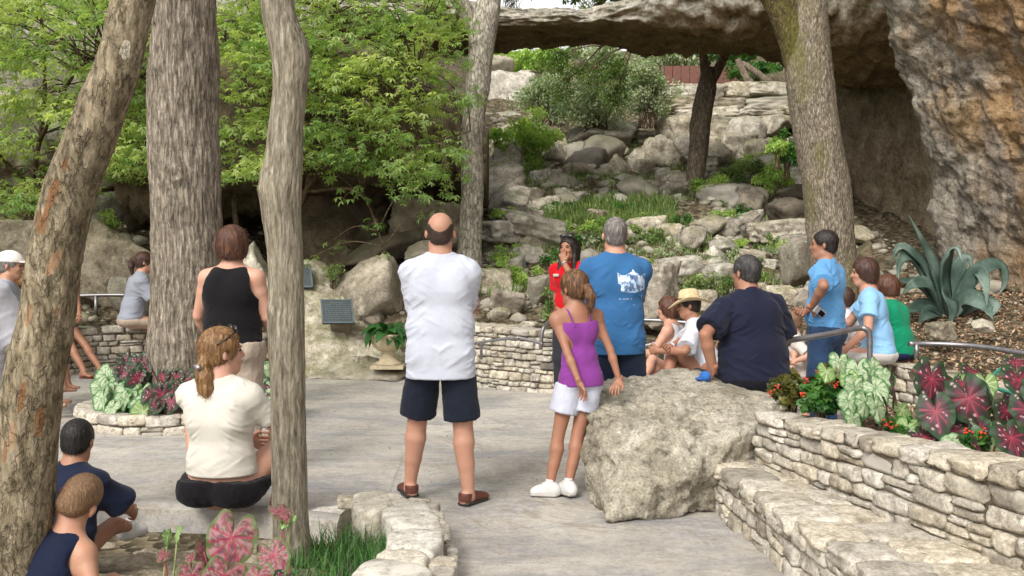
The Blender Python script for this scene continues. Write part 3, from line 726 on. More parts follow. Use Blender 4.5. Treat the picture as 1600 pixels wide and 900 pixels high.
# ---------------------------------------------------------------- stone walls
zt_u = lambda s: .73-.15*s
wall_up = stone_wall('stone_wall', 'raised planter wall of buff rubble stone at the right, upper of two tiers', [(2.25, 3.2), (1.97, 3.87), (1.70, 4.8), (1.43, 5.85)], .26, zt_u, .098, .165, .24, 5, cap=True, protr=.032, irr=.4)
wall_lo = stone_wall('bench_wall', 'low bench wall of pale rubble stone in front of the planter wall', [(1.47, 3.1), (1.40, 3.8), (1.30, 4.75), (1.19, 5.88)], -.02, .245, .085, .15, .22, 6, cap=False, protr=.03, irr=.45)
# flat seat stones on the bench
def bench_caps():
    rs = random.Random(4); base = wall_lo.location; y = 3.05
    while y < 5.7:
        ln = rs.uniform(.22, .46); x0 = np.interp(y+ln/2, [3.1, 3.8, 4.75, 5.88], [1.47, 1.40, 1.30, 1.19]); x1 = np.interp(y+ln/2, [3.2, 3.87, 4.8, 5.85], [2.25, 1.97, 1.70, 1.43])
        ang = math.atan2(-1.1, .13)
        w1 = x1-x0+.1; cx = (x0+x1)/2-.01
        sp_ = min(.27, w1*.62) if w1 > .33 else w1
        for (cc, ww) in (((x0+sp_/2-.03), sp_), ((x0+sp_+(w1-sp_)/2-.05), w1-sp_)):
            if ww < .06: continue
            o = bpy.data.objects.new('cap_stone', STONES[rs.randrange(12)]); COL.objects.link(o); o.parent = wall_lo
            o.location = Vector((cc, y+ln/2, .253+rs.uniform(-.008, .006)))-base; o.scale = (ww*1.0, ln*.985, .085); o.rotation_euler = (rs.uniform(-.03, .03), rs.uniform(-.03, .03), rs.uniform(-.08, .02))
        y += ln
bench_caps()
zt_m = lambda s: .62+.10*s
wall_mid = stone_wall('stone_wall', 'curved rubble stone retaining wall with pipe rail left of the guide', [(1.25, 11.3), (.95, 10.75), (.55, 10.5), (.2, 10.65), (-.25, 10.95), (-.75, 11.4), (-1.0, 11.8)], -.02, zt_m, .075, .125, .3, 7, cap=True, protr=.04, irr=.5)
wall_lf = stone_wall('stone_wall', 'weathered stone seat wall at the left behind the large tree', [(-3.7, 12.95), (-4.3, 12.8), (-4.9, 12.55), (-5.35, 12.15), (-5.5, 11.3), (-5.25, 10.2), (-4.95, 9), (-5.05, 7.4)], -.02, .56, .085, .19, .3, 9, cap=True, protr=.03)
wall_rs = stone_wall('seat_wall', 'stone seat wall under the seated spectators at the right', [(3.3, 6.9), (3.32, 7.6), (3.25, 8.4), (2.95, 9.3), (2.2, 9.95), (1.3, 10.25)], -.02, lambda s: .55-.30*sstep(.35, .75, s), .09, .2, .3, 10, cap=True)
ring_pts = [(-3.0+.86*math.cos(a), 9.0+.80*math.sin(a)) for a in np.linspace(-PI*.98, PI, 22)]
ring = stone_wall('tree_ring', 'low oval stone kerb around the caladiums at the large trunk', ring_pts[::-1], -.02, .16, .085, .2, .16, 12, cap=True)
# near kerb ring around the lilyturf: few big stones, each built where it stands
kerb = empty('planter_kerb', (-.5, 4.6, 0), 0, 'kerb of big flat limestone blocks round the lilyturf bed', 'kerb')
KS = [  # outline of each flat block as seen, height of its top, thickness
    ([(478, 796), (520, 788), (562, 784), (570, 800), (556, 812), (520, 806), (482, 812)], .07, .10),
    ([(550, 768), (600, 764), (628, 771), (642, 780), (612, 787), (592, 797), (572, 799), (550, 790)], .20, .20),
    ([(596, 792), (632, 779), (668, 782), (686, 806), (691, 819), (664, 823), (612, 819), (600, 806)], .205, .16),
    ([(606, 829), (640, 823), (693, 826), (692, 845), (677, 863), (640, 857), (602, 849)], .215, .15),
    ([(586, 864), (600, 854), (660, 857), (670, 866), (664, 878), (610, 874)], .22, .12),
    ([(542, 902), (560, 881), (590, 868), (662, 876), (678, 888), (674, 908), (640, 945), (530, 945)], .24, .2)]
def block(name, outline, z, th_, parent, seed):
    q = np.array([G(a, b, z)[:2] for a, b in outline]); q = np.vstack([q, q[:1]]); L_ = np.linalg.norm(np.diff(q, axis=0), axis=1); cu = np.concatenate([[0], np.cumsum(L_)])
    t = np.linspace(0, cu[-1], 57)[:-1]; e = np.stack([np.interp(t, cu, q[:, 0]), np.interp(t, cu, q[:, 1])], 1); ctr = e.mean(0)
    e = (e+np.roll(e, 1, 0)+np.roll(e, -1, 0))/3
    V = []; prof = [(0, 0), (.35, 0), (.7, 0), (.9, -.003), (.97, -.010), (1.0, -.026), (1.01, -th_*.5), (.98, -th_)]
    for r, dz in prof:
        for k in range(56): V.append((*(ctr+(e[k]-ctr)*r), z+dz))
    V = np.array(V); n = fbm(V*[9, 9, 9]+seed, 5, .6); V[:, 2] += .007*n*(V[:, 2] > z-.02); rad = V[:, :2]-ctr; V[:, :2] += rad*.035*fbm(V*[14, 14, 30]+seed, 4, .6)[:, None]
    o = put(name, mesh(name, V-np.array(parent.location), gridfaces(len(prof), 56, True)), m_kerb, parent); return o
for i, (ol, z_, t_) in enumerate(KS): block('kerb_stone', ol, z_, t_, kerb, 3.1*i)
rs_ = random.Random(5)
for i in range(46):    # small face stones below the blocks, towards the plaza
    t_ = i/46*2.3; k = rs_.randrange(3)
    x = np.interp(t_, [0, .4, 1.1, 2.3], [-.83, -.42, -.27, -.22]); y = np.interp(t_, [0, .4, 1.1, 2.3], [5.42, 5.33, 4.7, 3.5])
    o = bpy.data.objects.new('stone', STONES[rs_.randrange(12)]); COL.objects.link(o); o.parent = kerb
    o.location = Vector((x-.045, y, .03+.065*k))-kerb.location; o.scale = (.10, rs_.uniform(.09, .16), .062); o.rotation_euler = (0, 0, rs_.uniform(-.3, .3)+(1.4 if t_ < .4 else 0))
cb = MB(); cb.tube([(-.9, 5.33, .04), (-.5, 5.22, .04), (-.36, 4.7, .05), (-.33, 4.2, .05), (-.36, 3.4, .05)], .10, 8); cb.build('mortar', m_mortar, kerb, loc=-kerb.location)

# ---------------------------------------------------------------- the big corner boulder
BL = [(.53, 5.56, 0), (.50, 6.1, 0), (.58, 6.95, 0), (1.0, 6.9, 0), (1.27, 6.35, 0), (1.25, 5.88, 0), (.70, 5.62, 0),
      (.45, 6.48, .60), (.53, 6.0, .50), (.62, 5.66, .28), (.80, 5.62, .27), (1.10, 5.68, .34), (1.36, 5.84, .46), (1.66, 6.25, .56), (1.74, 6.75, .58), (1.20, 7.0, .70), (.70, 6.95, .64), (1.5, 6.1, 0), (1.65, 6.8, 0), (.47, 6.35, .40), (.46, 6.0, .2)]
bo = hull_rock('boulder', BL, m_boulder, 6, .034, 3.4, soft=50, pit=.03); tag(bo, 'huge pitted limestone boulder the girl in purple leans on', 'boulder')
# ---------------------------------------------------------------- placed rocks
RK = [  # px, py, depth, w, h, seed, flat, tiltx, tilty, rz, label, mat
 (948, 250, 23, 74, 58, 1, .9, 0, 14, .3, 'pale grey triangular boulder high on the rubble slope', m_limefar),
 (1006, 264, 22.3, 78, 46, 2, .9, 0, 5, .8, 'rounded pale boulder right of the triangular boulder', m_limefar),
 (930, 274, 21.8, 48, 28, 3, 1, 0, 0, .1, 'small grey rock wedged under the triangular boulder', m_limefar),
 (985, 293, 21, 90, 36, 4, .9, 0, -6, 1.1, 'broad pale rock below the two high boulders', m_limefar),
 (1036, 302, 20.5, 62, 36, 5, .9, 0, 0, .4, 'pale rock left of the dark leaning tree', m_limefar),
 (888, 300, 20.5, 96, 50, 6, .8, 0, 8, .2, 'broad pale boulder above the tall grass patch', m_limefar),
 (868, 262, 23, 62, 56, 7, .9, 0, 25, .7, 'slanting grey boulder right of the bright shrub', m_limefar),
 (815, 275, 22, 50, 34, 0, .9, 0, 0, .7, 'grey rock under the bright green shrub', m_limefar),
 (797, 315, 17.5, 86, 46, 4, .9, 0, 0, .15, 'blocky grey boulder right of the pale forked trunk', m_lime),
 (838, 356, 16.5, 110, 34, 9, 1.0, 8, 12, .3, 'long slanting slab below the blocky boulder', m_lime),
 (782, 362, 16.2, 60, 30, 10, 1, 0, 0, .8, 'flat rock beside the pale forked trunk', m_lime),
 (1166, 212, 24, 66, 50, 1, .9, 0, -8, 1.4, 'rounded boulder under the stone ledges at the far right', m_limefar),
 (1098, 232, 24, 60, 34, 5, .9, 0, 0, .5, 'grey boulder right of the dark leaning tree, high up', m_limefar),
 (1142, 250, 23, 52, 26, 6, .9, 0, 0, .9, 'flat rock in the undergrowth below the round boulder', m_limefar),
 (1132, 322, 19.5, 62, 56, 3, .9, 0, 10, .4, 'tall grey boulder right of the dark trunk base', m_lime),
 (1172, 312, 19.5, 60, 44, 2, .9, 0, -8, .2, 'grey boulder behind the tall one near the dark trunk', m_lime),
 (1160, 352, 18, 60, 28, 10, .9, 0, -22, .5, 'tilted flat slab leaning right of the dark trunk', m_lime),
 (1238, 305, 17.5, 62, 36, 11, .9, 0, 8, .5, 'dark capped rock left of the speckled trunk, topmost', m_dark),
 (1238, 336, 17, 70, 42, 12, .9, 0, 6, .1, 'dark grey block left of the speckled trunk, middle', m_dark),
 (1216, 360, 16.5, 76, 30, 13, .9, 0, -4, .2, 'dark flat block left of the speckled trunk, lowest', m_lime),
 (1086, 376, 16, 42, 38, 1, .9, 0, 0, .9, 'upright brown rock in the rubble below the dark trunk', m_lime),
 (1130, 386, 15.6, 54, 24, 4, .9, 0, 0, .4, 'low buff rock right of the upright brown rock', m_lime),
 (1252, 412, 12.6, 86, 76, 6, .9, 0, -18, .6, 'big lichen-white boulder at the foot of the speckled trunk', m_boulder),
 (1062, 416, 13.4, 62, 26, 5, .9, 0, -6, .3, 'white-topped slab above the straw hat', m_limefar),
 (1138, 424, 13.2, 70, 34, 7, .9, 0, 8, .2, 'grey rock in the weeds above the navy polo shirt', m_lime),
 (1020, 462, 11.9, 62, 90, 0, .9, 0, 0, .9, 'brown upright boulder right of the blue tee shirt', m_ledge),
 (792, 472, 12.6, 52, 34, 9, .35, 30, 12, .3, 'thin tilted brown slab above the curved wall', m_ledge),
 (842, 452, 13, 56, 56, 2, .9, 0, 0, .6, 'pitted grey boulder left of the guide in red', m_boulder),
 (800, 415, 14.4, 90, 36, 8, .9, 0, 6, .5, 'buff slab right of the bald head', m_lime),
 (770, 440, 13.6, 56, 36, 5, .9, 0, 0, .1, 'buff rock just right of the white shirt shoulder', m_lime),
 (668, 346, 15.0, 112, 58, 10, .9, 0, 10, .2, 'big brown flat-topped slab behind the bald head', m_ledge),
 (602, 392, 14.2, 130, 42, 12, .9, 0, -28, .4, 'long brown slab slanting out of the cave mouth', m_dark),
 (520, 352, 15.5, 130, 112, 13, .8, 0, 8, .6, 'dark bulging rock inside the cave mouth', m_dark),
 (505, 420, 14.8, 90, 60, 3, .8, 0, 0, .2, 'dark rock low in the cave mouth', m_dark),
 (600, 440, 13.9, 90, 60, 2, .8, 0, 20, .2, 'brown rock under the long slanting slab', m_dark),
 (664, 396, 13.6, 80, 34, 4, .8, 0, 0, .3, 'row of buff rock left of the bald head', m_ledge),
 (596, 472, 12.9, 128, 110, 14, .8, 0, -6, .3, 'large flat-faced brown boulder left of the white shirt', m_ledge),
 (184, 425, 13.6, 130, 96, 13, .7, 8, 38, .5, 'great slanted slab leaning behind the left seat wall', m_ledge),
 (200, 468, 13.2, 70, 70, 6, .8, 0, 0, .2, 'pale rock under the great slanted slab', m_boulder),
 (150, 330, 15, 90, 46, 5, .8, 0, -10, .8, 'mossy rock above the great slanted slab', m_lime),
 (210, 305, 16, 60, 50, 1, .8, 0, 10, .3, 'grey rock seen between the two left trunks', m_lime),
 (30, 380, 13, 120, 60, 3, .8, 0, 0, .5, 'brown rock behind the white cap', m_ledge),
 (395, 440, 12.9, 70, 150, 7, .8, 0, 0, .2, 'tall buff rock left of the thin near trunk', m_lime),
 (380, 300, 16, 70, 40, 6, .8, 0, 0, .6, 'grey rock right of the large trunk', m_limefar),
 (1400, 445, 12.9, 60, 44, 2, .8, 0, 0, .4, 'orange rock half hidden by the agave', m_cliff),
 (1350, 400, 14.5, 60, 50, 8, .8, 0, 0, .4, 'dark rock at the foot of the cliff recess', m_dark),
 (1536, 510, 9.6, 44, 20, 4, .8, 0, 10, .2, 'small pinkish stone in the mulch under the agave', m_limefar),
 (1470, 518, 9.2, 46, 26, 3, .8, 0, 0, .6, 'grey stone in the mulch right of the green shirt', m_lime),
 (1098, 470, 11.5, 40, 30, 5, .8, 0, 0, .6, 'small pale rock behind the straw hat', m_limefar),
]
for r in RK:
    rock(r[0], r[1], r[2], r[3], r[4], r[10], r[11], r[5], r[6], r[9], (r[7], r[8]))
# strata ledges at the top right of the slope: courses of blocky limestone
rs_ = random.Random(19); BLK = []
for i in range(5):
    p_, f_ = stone_shape(700+i, 12); p_ = p_*2*(1+.05*fbm(p_*4+i*3, 4, .6)[:, None]); me_ = mesh('ledge_shape', p_, f_); me_.materials.append(m_limefar); BLK.append(me_)
ROWN = ['top', 'second', 'third', 'fourth', 'lowest']
for ri, (py, x0, x1, hpx, Y) in enumerate([(146, 1058, 1228, 22, 27.2), (163, 1040, 1232, 17, 26.7), (178, 1058, 1230, 15, 26.2), (193, 1040, 1225, 17, 25.7), (208, 1060, 1150, 16, 25.2)]):
    x = x0; k = 0
    while x < x1:
        w_ = rs_.uniform(34, 84); c = P(x+w_/2, py+rs_.uniform(-2, 2), Y+rs_.uniform(-.25, .25)); s_ = Y/F_PX; o = bpy.data.objects.new('ledge_block', BLK[rs_.randrange(5)]); COL.objects.link(o)
        o.location = c; o.scale = (w_*s_/2*1.03, rs_.uniform(.35, .6), hpx*s_/2*rs_.uniform(.9, 1.2)); o.rotation_euler = (rs_.uniform(-.06, .06), rs_.uniform(-.05, .05), rs_.uniform(-.25, .25))
        tag(o, 'pale limestone block %s from the left in the %s ledge course below the fence' % (['first', 'second', 'third', 'fourth', 'fifth', 'sixth', 'seventh'][k], ROWN[ri]), 'rock', 'ledge blocks below the fence'); x += w_; k += 1
for i, (px, py, Y, w_, h_, lb) in enumerate([(790, 150, 30, 90, 60, 'bright white outcrop at the top of the slope'), (775, 205, 28, 80, 50, 'white broken outcrop right of the pale forked trunk'), (780, 110, 33, 80, 36, 'sunlit white rock under the bridge arch'), (940, 212, 24.5, 150, 46, 'brown shaded bank under the sage shrubs')]):
    rock(px, py, Y, w_, h_, lb, m_limefar if i < 3 else m_ledge, [3, 5, 1, 4][i], .8, .05, (0, 0))
# countable scatter of loose rocks, then rubble too small to count
rs_ = np.random.RandomState(21); n_ = 0
while n_ < 295:
    px = rs_.uniform(470, 1345); py = rs_.uniform(200, 500); Y = np.interp(py, [180, 260, 350, 400, 450, 500], [27, 22.5, 17.5, 15, 13.2, 12.1])*rs_.uniform(.95, 1.05)
    X = (px-800)/F_PX*Y
    z = tz(X, Y)
    if z < .3 or (px > 1300 and py < 350): continue
    sz = (rs_.uniform(.5, 1)**2.0)*(1.25 if Y > 19 else .7 if Y > 15 else .42)
    o = rock(px, 400, Y, sz/Y*F_PX, sz*rs_.uniform(.45, .8)/Y*F_PX, None, [m_lime, m_limefar, m_limefar, m_ledge][rs_.randint(4)], rs_.randint(16), 1, rs_.uniform(0, 6), (rs_.uniform(-15, 15), rs_.uniform(-15, 15)), name='loose_rock')
    zone = 'left of the pale forked trunk' if px < 715 else 'left of the guide' if px < 870 else 'above the blue tee shirt' if px < 1010 else 'above the straw hat' if px < 1110 else 'above the navy polo shirt' if px < 1230 else 'at the foot of the cliff'
    hi_ = 'near the slope top' if Y > 23.5 else 'high on the slope' if Y > 20 else 'midway up the slope' if Y > 17 else 'below mid slope' if Y > 14.3 else 'low on the slope'
    tag(o, '%s %s%s rock %s %s' % ('big' if sz > .45 else 'middling' if sz > .28 else 'small', 'flat ' if o.scale[2] < o.scale[0]*.60 else 'upright ' if o.scale[2] > o.scale[0]*.72 else '', 'worn brown' if o.data.materials[0] == m_ledge else 'pale' if o.data.materials[0] == m_limefar else 'buff', hi_, zone), 'rock', 'loose rocks on the rubble slope')
    o.location.z = z+o.scale[2]*.35; n_ += 1
def rubble(name, N, region, smin, smax, mt, seed):
    rs = np.random.RandomState(seed); V = []; F = []; k = 0
    shp = [rock_shape(500+i, 2, 9, .05) for i in range(6)]; sp = []
    X = rs.uniform(region[0], region[1], N); Y = rs.uniform(region[2], region[3], N); Z = th(X, Y)
    for i in range(N):
        if Z[i] < .2: continue
        v, f = shp[i % 6]; s = smin+(smax-smin)*rs.uniform()**3; a = rs.uniform(0, 6.3); c_, s_ = math.cos(a), math.sin(a)
        R = np.array([[c_, -s_, 0], [s_, c_, 0], [0, 0, .65]]); V.append((v*s)@R.T+[X[i], Y[i], Z[i]+s*.15]); F.append(f+k); k += len(v)
    o = put(name, mesh(name, np.concatenate(V), np.concatenate(F)), mt); tag(o, kind='stuff'); return o
tag(rubble('rubble', 2600, (-6, 6.5, 12.3, 27), .03, .16, m_limefar, 3), 'small broken limestone rubble over the slope', 'rubble')
tag(rubble('pebbles', 700, (2.4, 6.5, 6.9, 13), .008, .035, m_wallstone, 4), 'pebbles and chips in the mulch', 'pebbles')
# mulch chips
rs_ = np.random.RandomState(8); n_ = 26000; X = rs_.uniform(1.9, 6.6, n_); Y = rs_.uniform(3.4, 13, n_); Z = th(X, Y); k_ = Z > .35
chip = (np.array([(-.5, -.2, 0), (.5, -.25, .06), (.5, .2, .02), (-.5, .25, .08)]), [(0, 1, 2, 3)])
t_ = NT('bark_chip'); at_ = t_.n('Attribute', attribute_name='Col').outputs['Fac']
m_chip = t_.done(t_.ramp(at_, [(0, lin('4a3325')), (.5, lin('8a6a50')), (1, lin('c7ab8c'))]), .9)
tag(scatter('mulch', chip, np.stack([X, Y, Z+.012], -1)[k_], .034, m_chip, tilt=.5, rs=rs_), 'brown bark chips under the agave', 'mulch', kind='stuff')
# ---------------------------------------------------------------- far fence and wall on the top of the slope
m_fence = M_plain('red_brown_board', '6c463c', .8, 0, .2)
fe = empty('fence', tuple(P(1110, 134, 30)), 0, 'red-brown board fence at the top of the slope behind the dark tree', 'fence')
fb = MB()
for i in range(11):
    b_ = MB(); b_.box((0, 0, 0), (.115, .02, .30)); o = b_.build('board', m_fence, fe, smooth=False); o.location = (-1.25+i*.25, 0, .28)
b_ = MB(); b_.box((0, .04, .2), (1.4, .02, .03)); b_.build('rail', m_fence, fe, smooth=False)
pw = empty('parapet', tuple(P(1115, 150, 29.6)), 0, 'low pale concrete parapet below the red-brown fence', 'wall')
b_ = MB(); b_.box((0, 0, .12), (1.6, .14, .17)); b_.build('parapet_body', m_limefar, pw, smooth=False)
b_ = MB(); b_.box((0, 0, .31), (1.65, .18, .02)); b_.build('coping', m_limefar, pw, smooth=False)
# ---------------------------------------------------------------- trees
def tree_root(name, px, py, Y, label, cat='tree', group=None):
    return empty(name, tuple(P(px, py, Y)), 0, label, cat, group)
t1 = tree_root('leaning_tree', 18, 990, 3.6, 'near leaning tree with flaking grey bark at the left edge')
trunk('trunk', [(236, -120, 62), (209, 0, 66), (186, 100, 70), (166, 150, 74), (141, 215, 78), (108, 300, 83), (86, 400, 86), (73, 500, 92), (52, 600, 95), (42, 700, 97), (32, 800, 102), (20, 900, 106), (12, 1000, 116)], m_bark_lean, 3.6, t1, 150, 420, .004, 22, 9, knots=[(112, 330, 14, .008)], plates=.001, stains=[(88, 285, 74, 322, 9, 0), (72, 325, 66, 362, 6, 0), (60, 330, 56, 360, 5, 0), (104, 250, 100, 262, 5, 0), (194, 66, 190, 88, 9, 1), (90, 395, 76, 425, 8, 2), (62, 640, 58, 680, 7, 0), (40, 600, 34, 640, 6, 0), (24, 660, 22, 700, 6, 2), (48, 480, 44, 505, 6, 2), (12, 690, 10, 720, 5, 0), (88, 480, 86, 500, 4, 0)])
t2 = tree_root('large_tree', 290, 632, 9.0, 'broad straight tree with furrowed bark in the stone ring')
trunk('trunk', [(286, -160, 100), (288, 0, 98), (286, 100, 110), (286, 200, 112), (290, 300, 114), (292, 400, 114), (292, 480, 118), (290, 560, 126), (290, 610, 140), (290, 660, 165)], m_bark_big, 9.0, t2, 200, 420, .014, 15, 2.6, knots=[(276, 275, 15, .055), (322, 160, 9, .03), (243, 100, 8, .03)])
t3 = tree_root('thin_tree', 456, 880, 4.8, 'slim grey near tree with a burl bulging left in the grass bed')
trunk('trunk', [(428, -120, 54), (433, 0, 54), (440, 40, 56), (453, 85, 62), (452, 140, 55), (446, 200, 56), (443, 250, 60), (438, 292, 68), (440, 340, 62), (446, 400, 58), (447, 470, 58), (447, 520, 60), (450, 600, 56), (451, 700, 57), (453, 800, 58), (457, 860, 66), (459, 920, 84)], m_bark_thin, 4.8, t3, 140, 420, .004, 26, 7, knots=[(404, 296, 10, .012), (418, 486, 10, .014), (474, 92, 14, .008)])
t4 = tree_root('forked_tree', 736, 402, 14, 'pale forked tree rising behind the bald man')
trunk('trunk', [(762, -40, 38), (764, 0, 38), (757, 40, 44), (751, 90, 40), (744, 150, 37), (738, 220, 36), (738, 300, 37), (734, 370, 38), (732, 430, 46)], m_bark_pale, 14, t4, 90, 220, .012, 12, 4, knots=[(738, 62, 8, .06)])
trunk('limb', [(680, -60, 28), (712, -8, 26), (730, 22, 26), (748, 62, 24)], m_bark_pale, 14, t4, 60, 80, .008, 12, 4)
t5 = tree_root('speckled_tree', 1304, 470, 11, 'stout speckled tree with a mossy left limb by the cliff')
trunk('trunk', [(1262, -60, 60), (1262, 0, 62), (1262, 60, 70), (1264, 110, 76), (1270, 170, 76), (1280, 230, 76), (1293, 300, 77), (1299, 380, 75), (1302, 440, 78), (1303, 520, 92)], m_bark_right, 11, t5, 130, 300, .010, 14, 8)
trunk('limb', [(1180, -60, 50), (1208, -20, 52), (1228, 20, 52), (1244, 70, 50), (1254, 130, 46)], M_bark('mossy_limb_bark', '33291d', '5f5138', '84754f', 26, 10, moss='5f6426'), 11, t5, 90, 120, .010, 14, 6)
t6 = tree_root('dark_tree', 1078, 358, 20, 'dark slim tree leaning right on the rubble slope')
trunk('trunk', [(1106, 105, 20), (1104, 130, 27), (1098, 170, 33), (1092, 220, 31), (1086, 280, 30), (1080, 330, 31), (1077, 368, 40)], m_bark_dark, 20, t6, 60, 120, .02, 8, 3)
trunk('limb', [(1088, 20, 10), (1098, 80, 13), (1104, 120, 18)], m_bark_dark, 20, t6, 40, 50, .01, 8, 3)
trunk('limb', [(1152, 20, 10), (1134, 82, 14), (1108, 132, 17)], m_bark_dark, 20, t6, 40, 50, .01, 8, 3)
t7 = tree_root('slanted_tree', 1178, 150, 28, 'thin dark tree slanting behind the speckled trunk')
trunk('trunk', [(1152, 92, 10), (1165, 118, 11), (1180, 140, 14)], m_bark_dark, 28, t7, 30, 40, .01, 8, 3)
trunk('limb', [(1158, 98, 8), (1180, 112, 11), (1215, 140, 12)], m_bark_dark, 28, t7, 30, 40, .01, 8, 3)
LEAF5 = palmate(5, 1, .36, .55); OV = oval(1, .55, .3)
def branch_mesh(name, lines, mt, parent):
    m = MB()
    for pts, r0, r1 in lines:
        s = spline(pts, 5); m.tube(s, list(np.linspace(r0, r1, len(s))), 6)
    return m.build(name, mt, parent, loc=-Vector(parent.location))
def understory(name, label, root_px, Y0, tiers, seed, n_leaf=34, L=.082, mt=None, trunk_path=None, boughs=(), tr=.05):
    """tiers: (px,py,depth,radius_m) flat sprays of leaves"""
    rs = np.random.RandomState(seed); root = tree_root(name, root_px[0], root_px[1], Y0, label)
    pos = []; shade = []; lines = []
    tp = [P(a, b, c) for a, b, c in trunk_path]; lines.append((tp, tr, tr*.35))
    for bp in boughs: lines.append(([P(a, b, c) for a, b, c in bp], tr*.6, tr*.2))
    nodes = [p for ln in lines for p in spline(ln[0], 8)]
    for (px, py, Y, r) in tiers:
        c = np.array(P(px, py, Y)); n = int(n_leaf*rs.uniform(.7, 1.3)*(r/.45)**1.4)
        a = rs.uniform(0, 2*PI, n); rr = np.sqrt(rs.uniform(0, 1, n))*r; yaw = rs.uniform(0, PI)
        el = rs.uniform(.55, 1)
        x = rr*np.cos(a); y = rr*np.sin(a)*el
        x, y = x*math.cos(yaw)-y*math.sin(yaw), x*math.sin(yaw)+y*math.cos(yaw)
        z = -(rr/r)**2*r*.28+rs.normal(0, .045, n)
        pos.append(np.stack([x, y, z], 1)+c); shade.append(np.full(n, rs.uniform(.25, .75)))
        nd = min(nodes, key=lambda q: (Vector(q)-Vector(c)).length+max(0, q[2]-c[2])*.3)
        mid = (np.array(nd)+c)/2+[0, 0, .12]
        if (Vector(nd)-Vector(c)).length < 1.6: lines.append(([nd, mid, c], .012, .005))
        for k in range(3):
            j = rs.randint(n); lines.append(([c, (c+pos[-1][j])/2+[0, 0, .03], pos[-1][j]], .005, .002))
    branch_mesh('trunk', lines, m_twig, root)
    cr = scatter('crown', LEAF5, np.concatenate(pos), L, mt or m_leaf, root, .42, rs=rs, shade=np.concatenate(shade))
    return root
def region_tiers(rs, poly_fn, box, n, Yr, rr):
    out = []
    while len(out) < n:
        px = rs.uniform(box[0], box[2]); py = rs.uniform(box[1], box[3])
        if poly_fn(px, py): out.append((px, py, rs.uniform(*Yr), rs.uniform(*rr)))
    return out
R_ = np.random.RandomState(77)
low = lambda px: np.interp(px, [-80, 60, 150, 230, 350, 410, 480, 560, 640, 700, 735, 760], [330, 340, 290, 265, 290, 280, 285, 270, 300, 300, 240, 120])
ins = lambda px, py: py < low(px)-rs3.uniform(0, 30) and not (px > 730 and py < 70) 
rs3 = np.random.RandomState(5)
understory('buckeye_tree', 'light green young tree left of the leaning trunk', (60, 470), 13.5, region_tiers(R_, ins, (-100, -60, 200, 330), 160, (11.5, 14.5), (.3, .55)), 31, trunk_path=[(60, 430, 14), (50, 300, 13.8), (70, 150, 13.5), (60, -40, 13.2)], boughs=[[(55, 300, 13.8), (-40, 200, 13), (-90, 120, 12.5)], [(62, 220, 13.6), (120, 110, 13), (170, 90, 12.6)]])
understory('buckeye_tree', 'light green tree behind the large furrowed trunk', (330, 440), 14.5, region_tiers(R_, ins, (140, -60, 430, 290), 140, (12.0, 15), (.3, .55))+region_tiers(R_, lambda a, b: True, (345, 0, 425, 285), 30, (12.0, 13.5), (.25, .4)), 32, trunk_path=[(372, 400, 14.6), (365, 250, 14.4), (385, 100, 14.2), (400, -60, 14)], boughs=[[(366, 260, 14.4), (300, 160, 14), (230, 120, 13.6)], [(375, 160, 14.3), (350, 60, 14), (200, 20, 13.5)]])
understory('buckeye_tree', 'spreading light green tree in front of the cave mouth', (470, 420), 14.0, region_tiers(R_, ins, (400, -50, 712, 300), 215, (11.8, 14.4), (.28, .52))+
    [(500, 250, 13, .4), (560, 240, 12.5, .4), (640, 215, 12.5, .45), (700, 150, 12.4, .4), (728, 150, 12.3, .25), (722, 235, 12.3, .2), (520, 375, 13, .16), (585, 350, 12.8, .2), (600, 395, 12.8, .12), (672, 330, 12.6, .2), (700, 300, 12.6, .28), (640, 290, 12.6, .3), (550, 300, 12.8, .26), (490, 400, 12.8, .14), (700, 90, 12.4, .35), (520, 100, 12.4, .4), (600, 80, 12.4, .4), (575, 50, 12.5, .35), (680, 40, 12.5, .35), (480, 60, 12.6, .4)],
    33, trunk_path=[(440, 420, 14.2), (478, 300, 13.8), (530, 232, 13.4), (600, 175, 13), (650, 120, 12.8)], boughs=[[(478, 300, 13.8), (500, 180, 13.5), (520, 40, 13.2), (530, -60, 13)], [(530, 232, 13.4), (640, 230, 12.9), (735, 205, 12.6)], [(478, 300, 13.8), (560, 300, 13.2), (600, 385, 12.9)]])
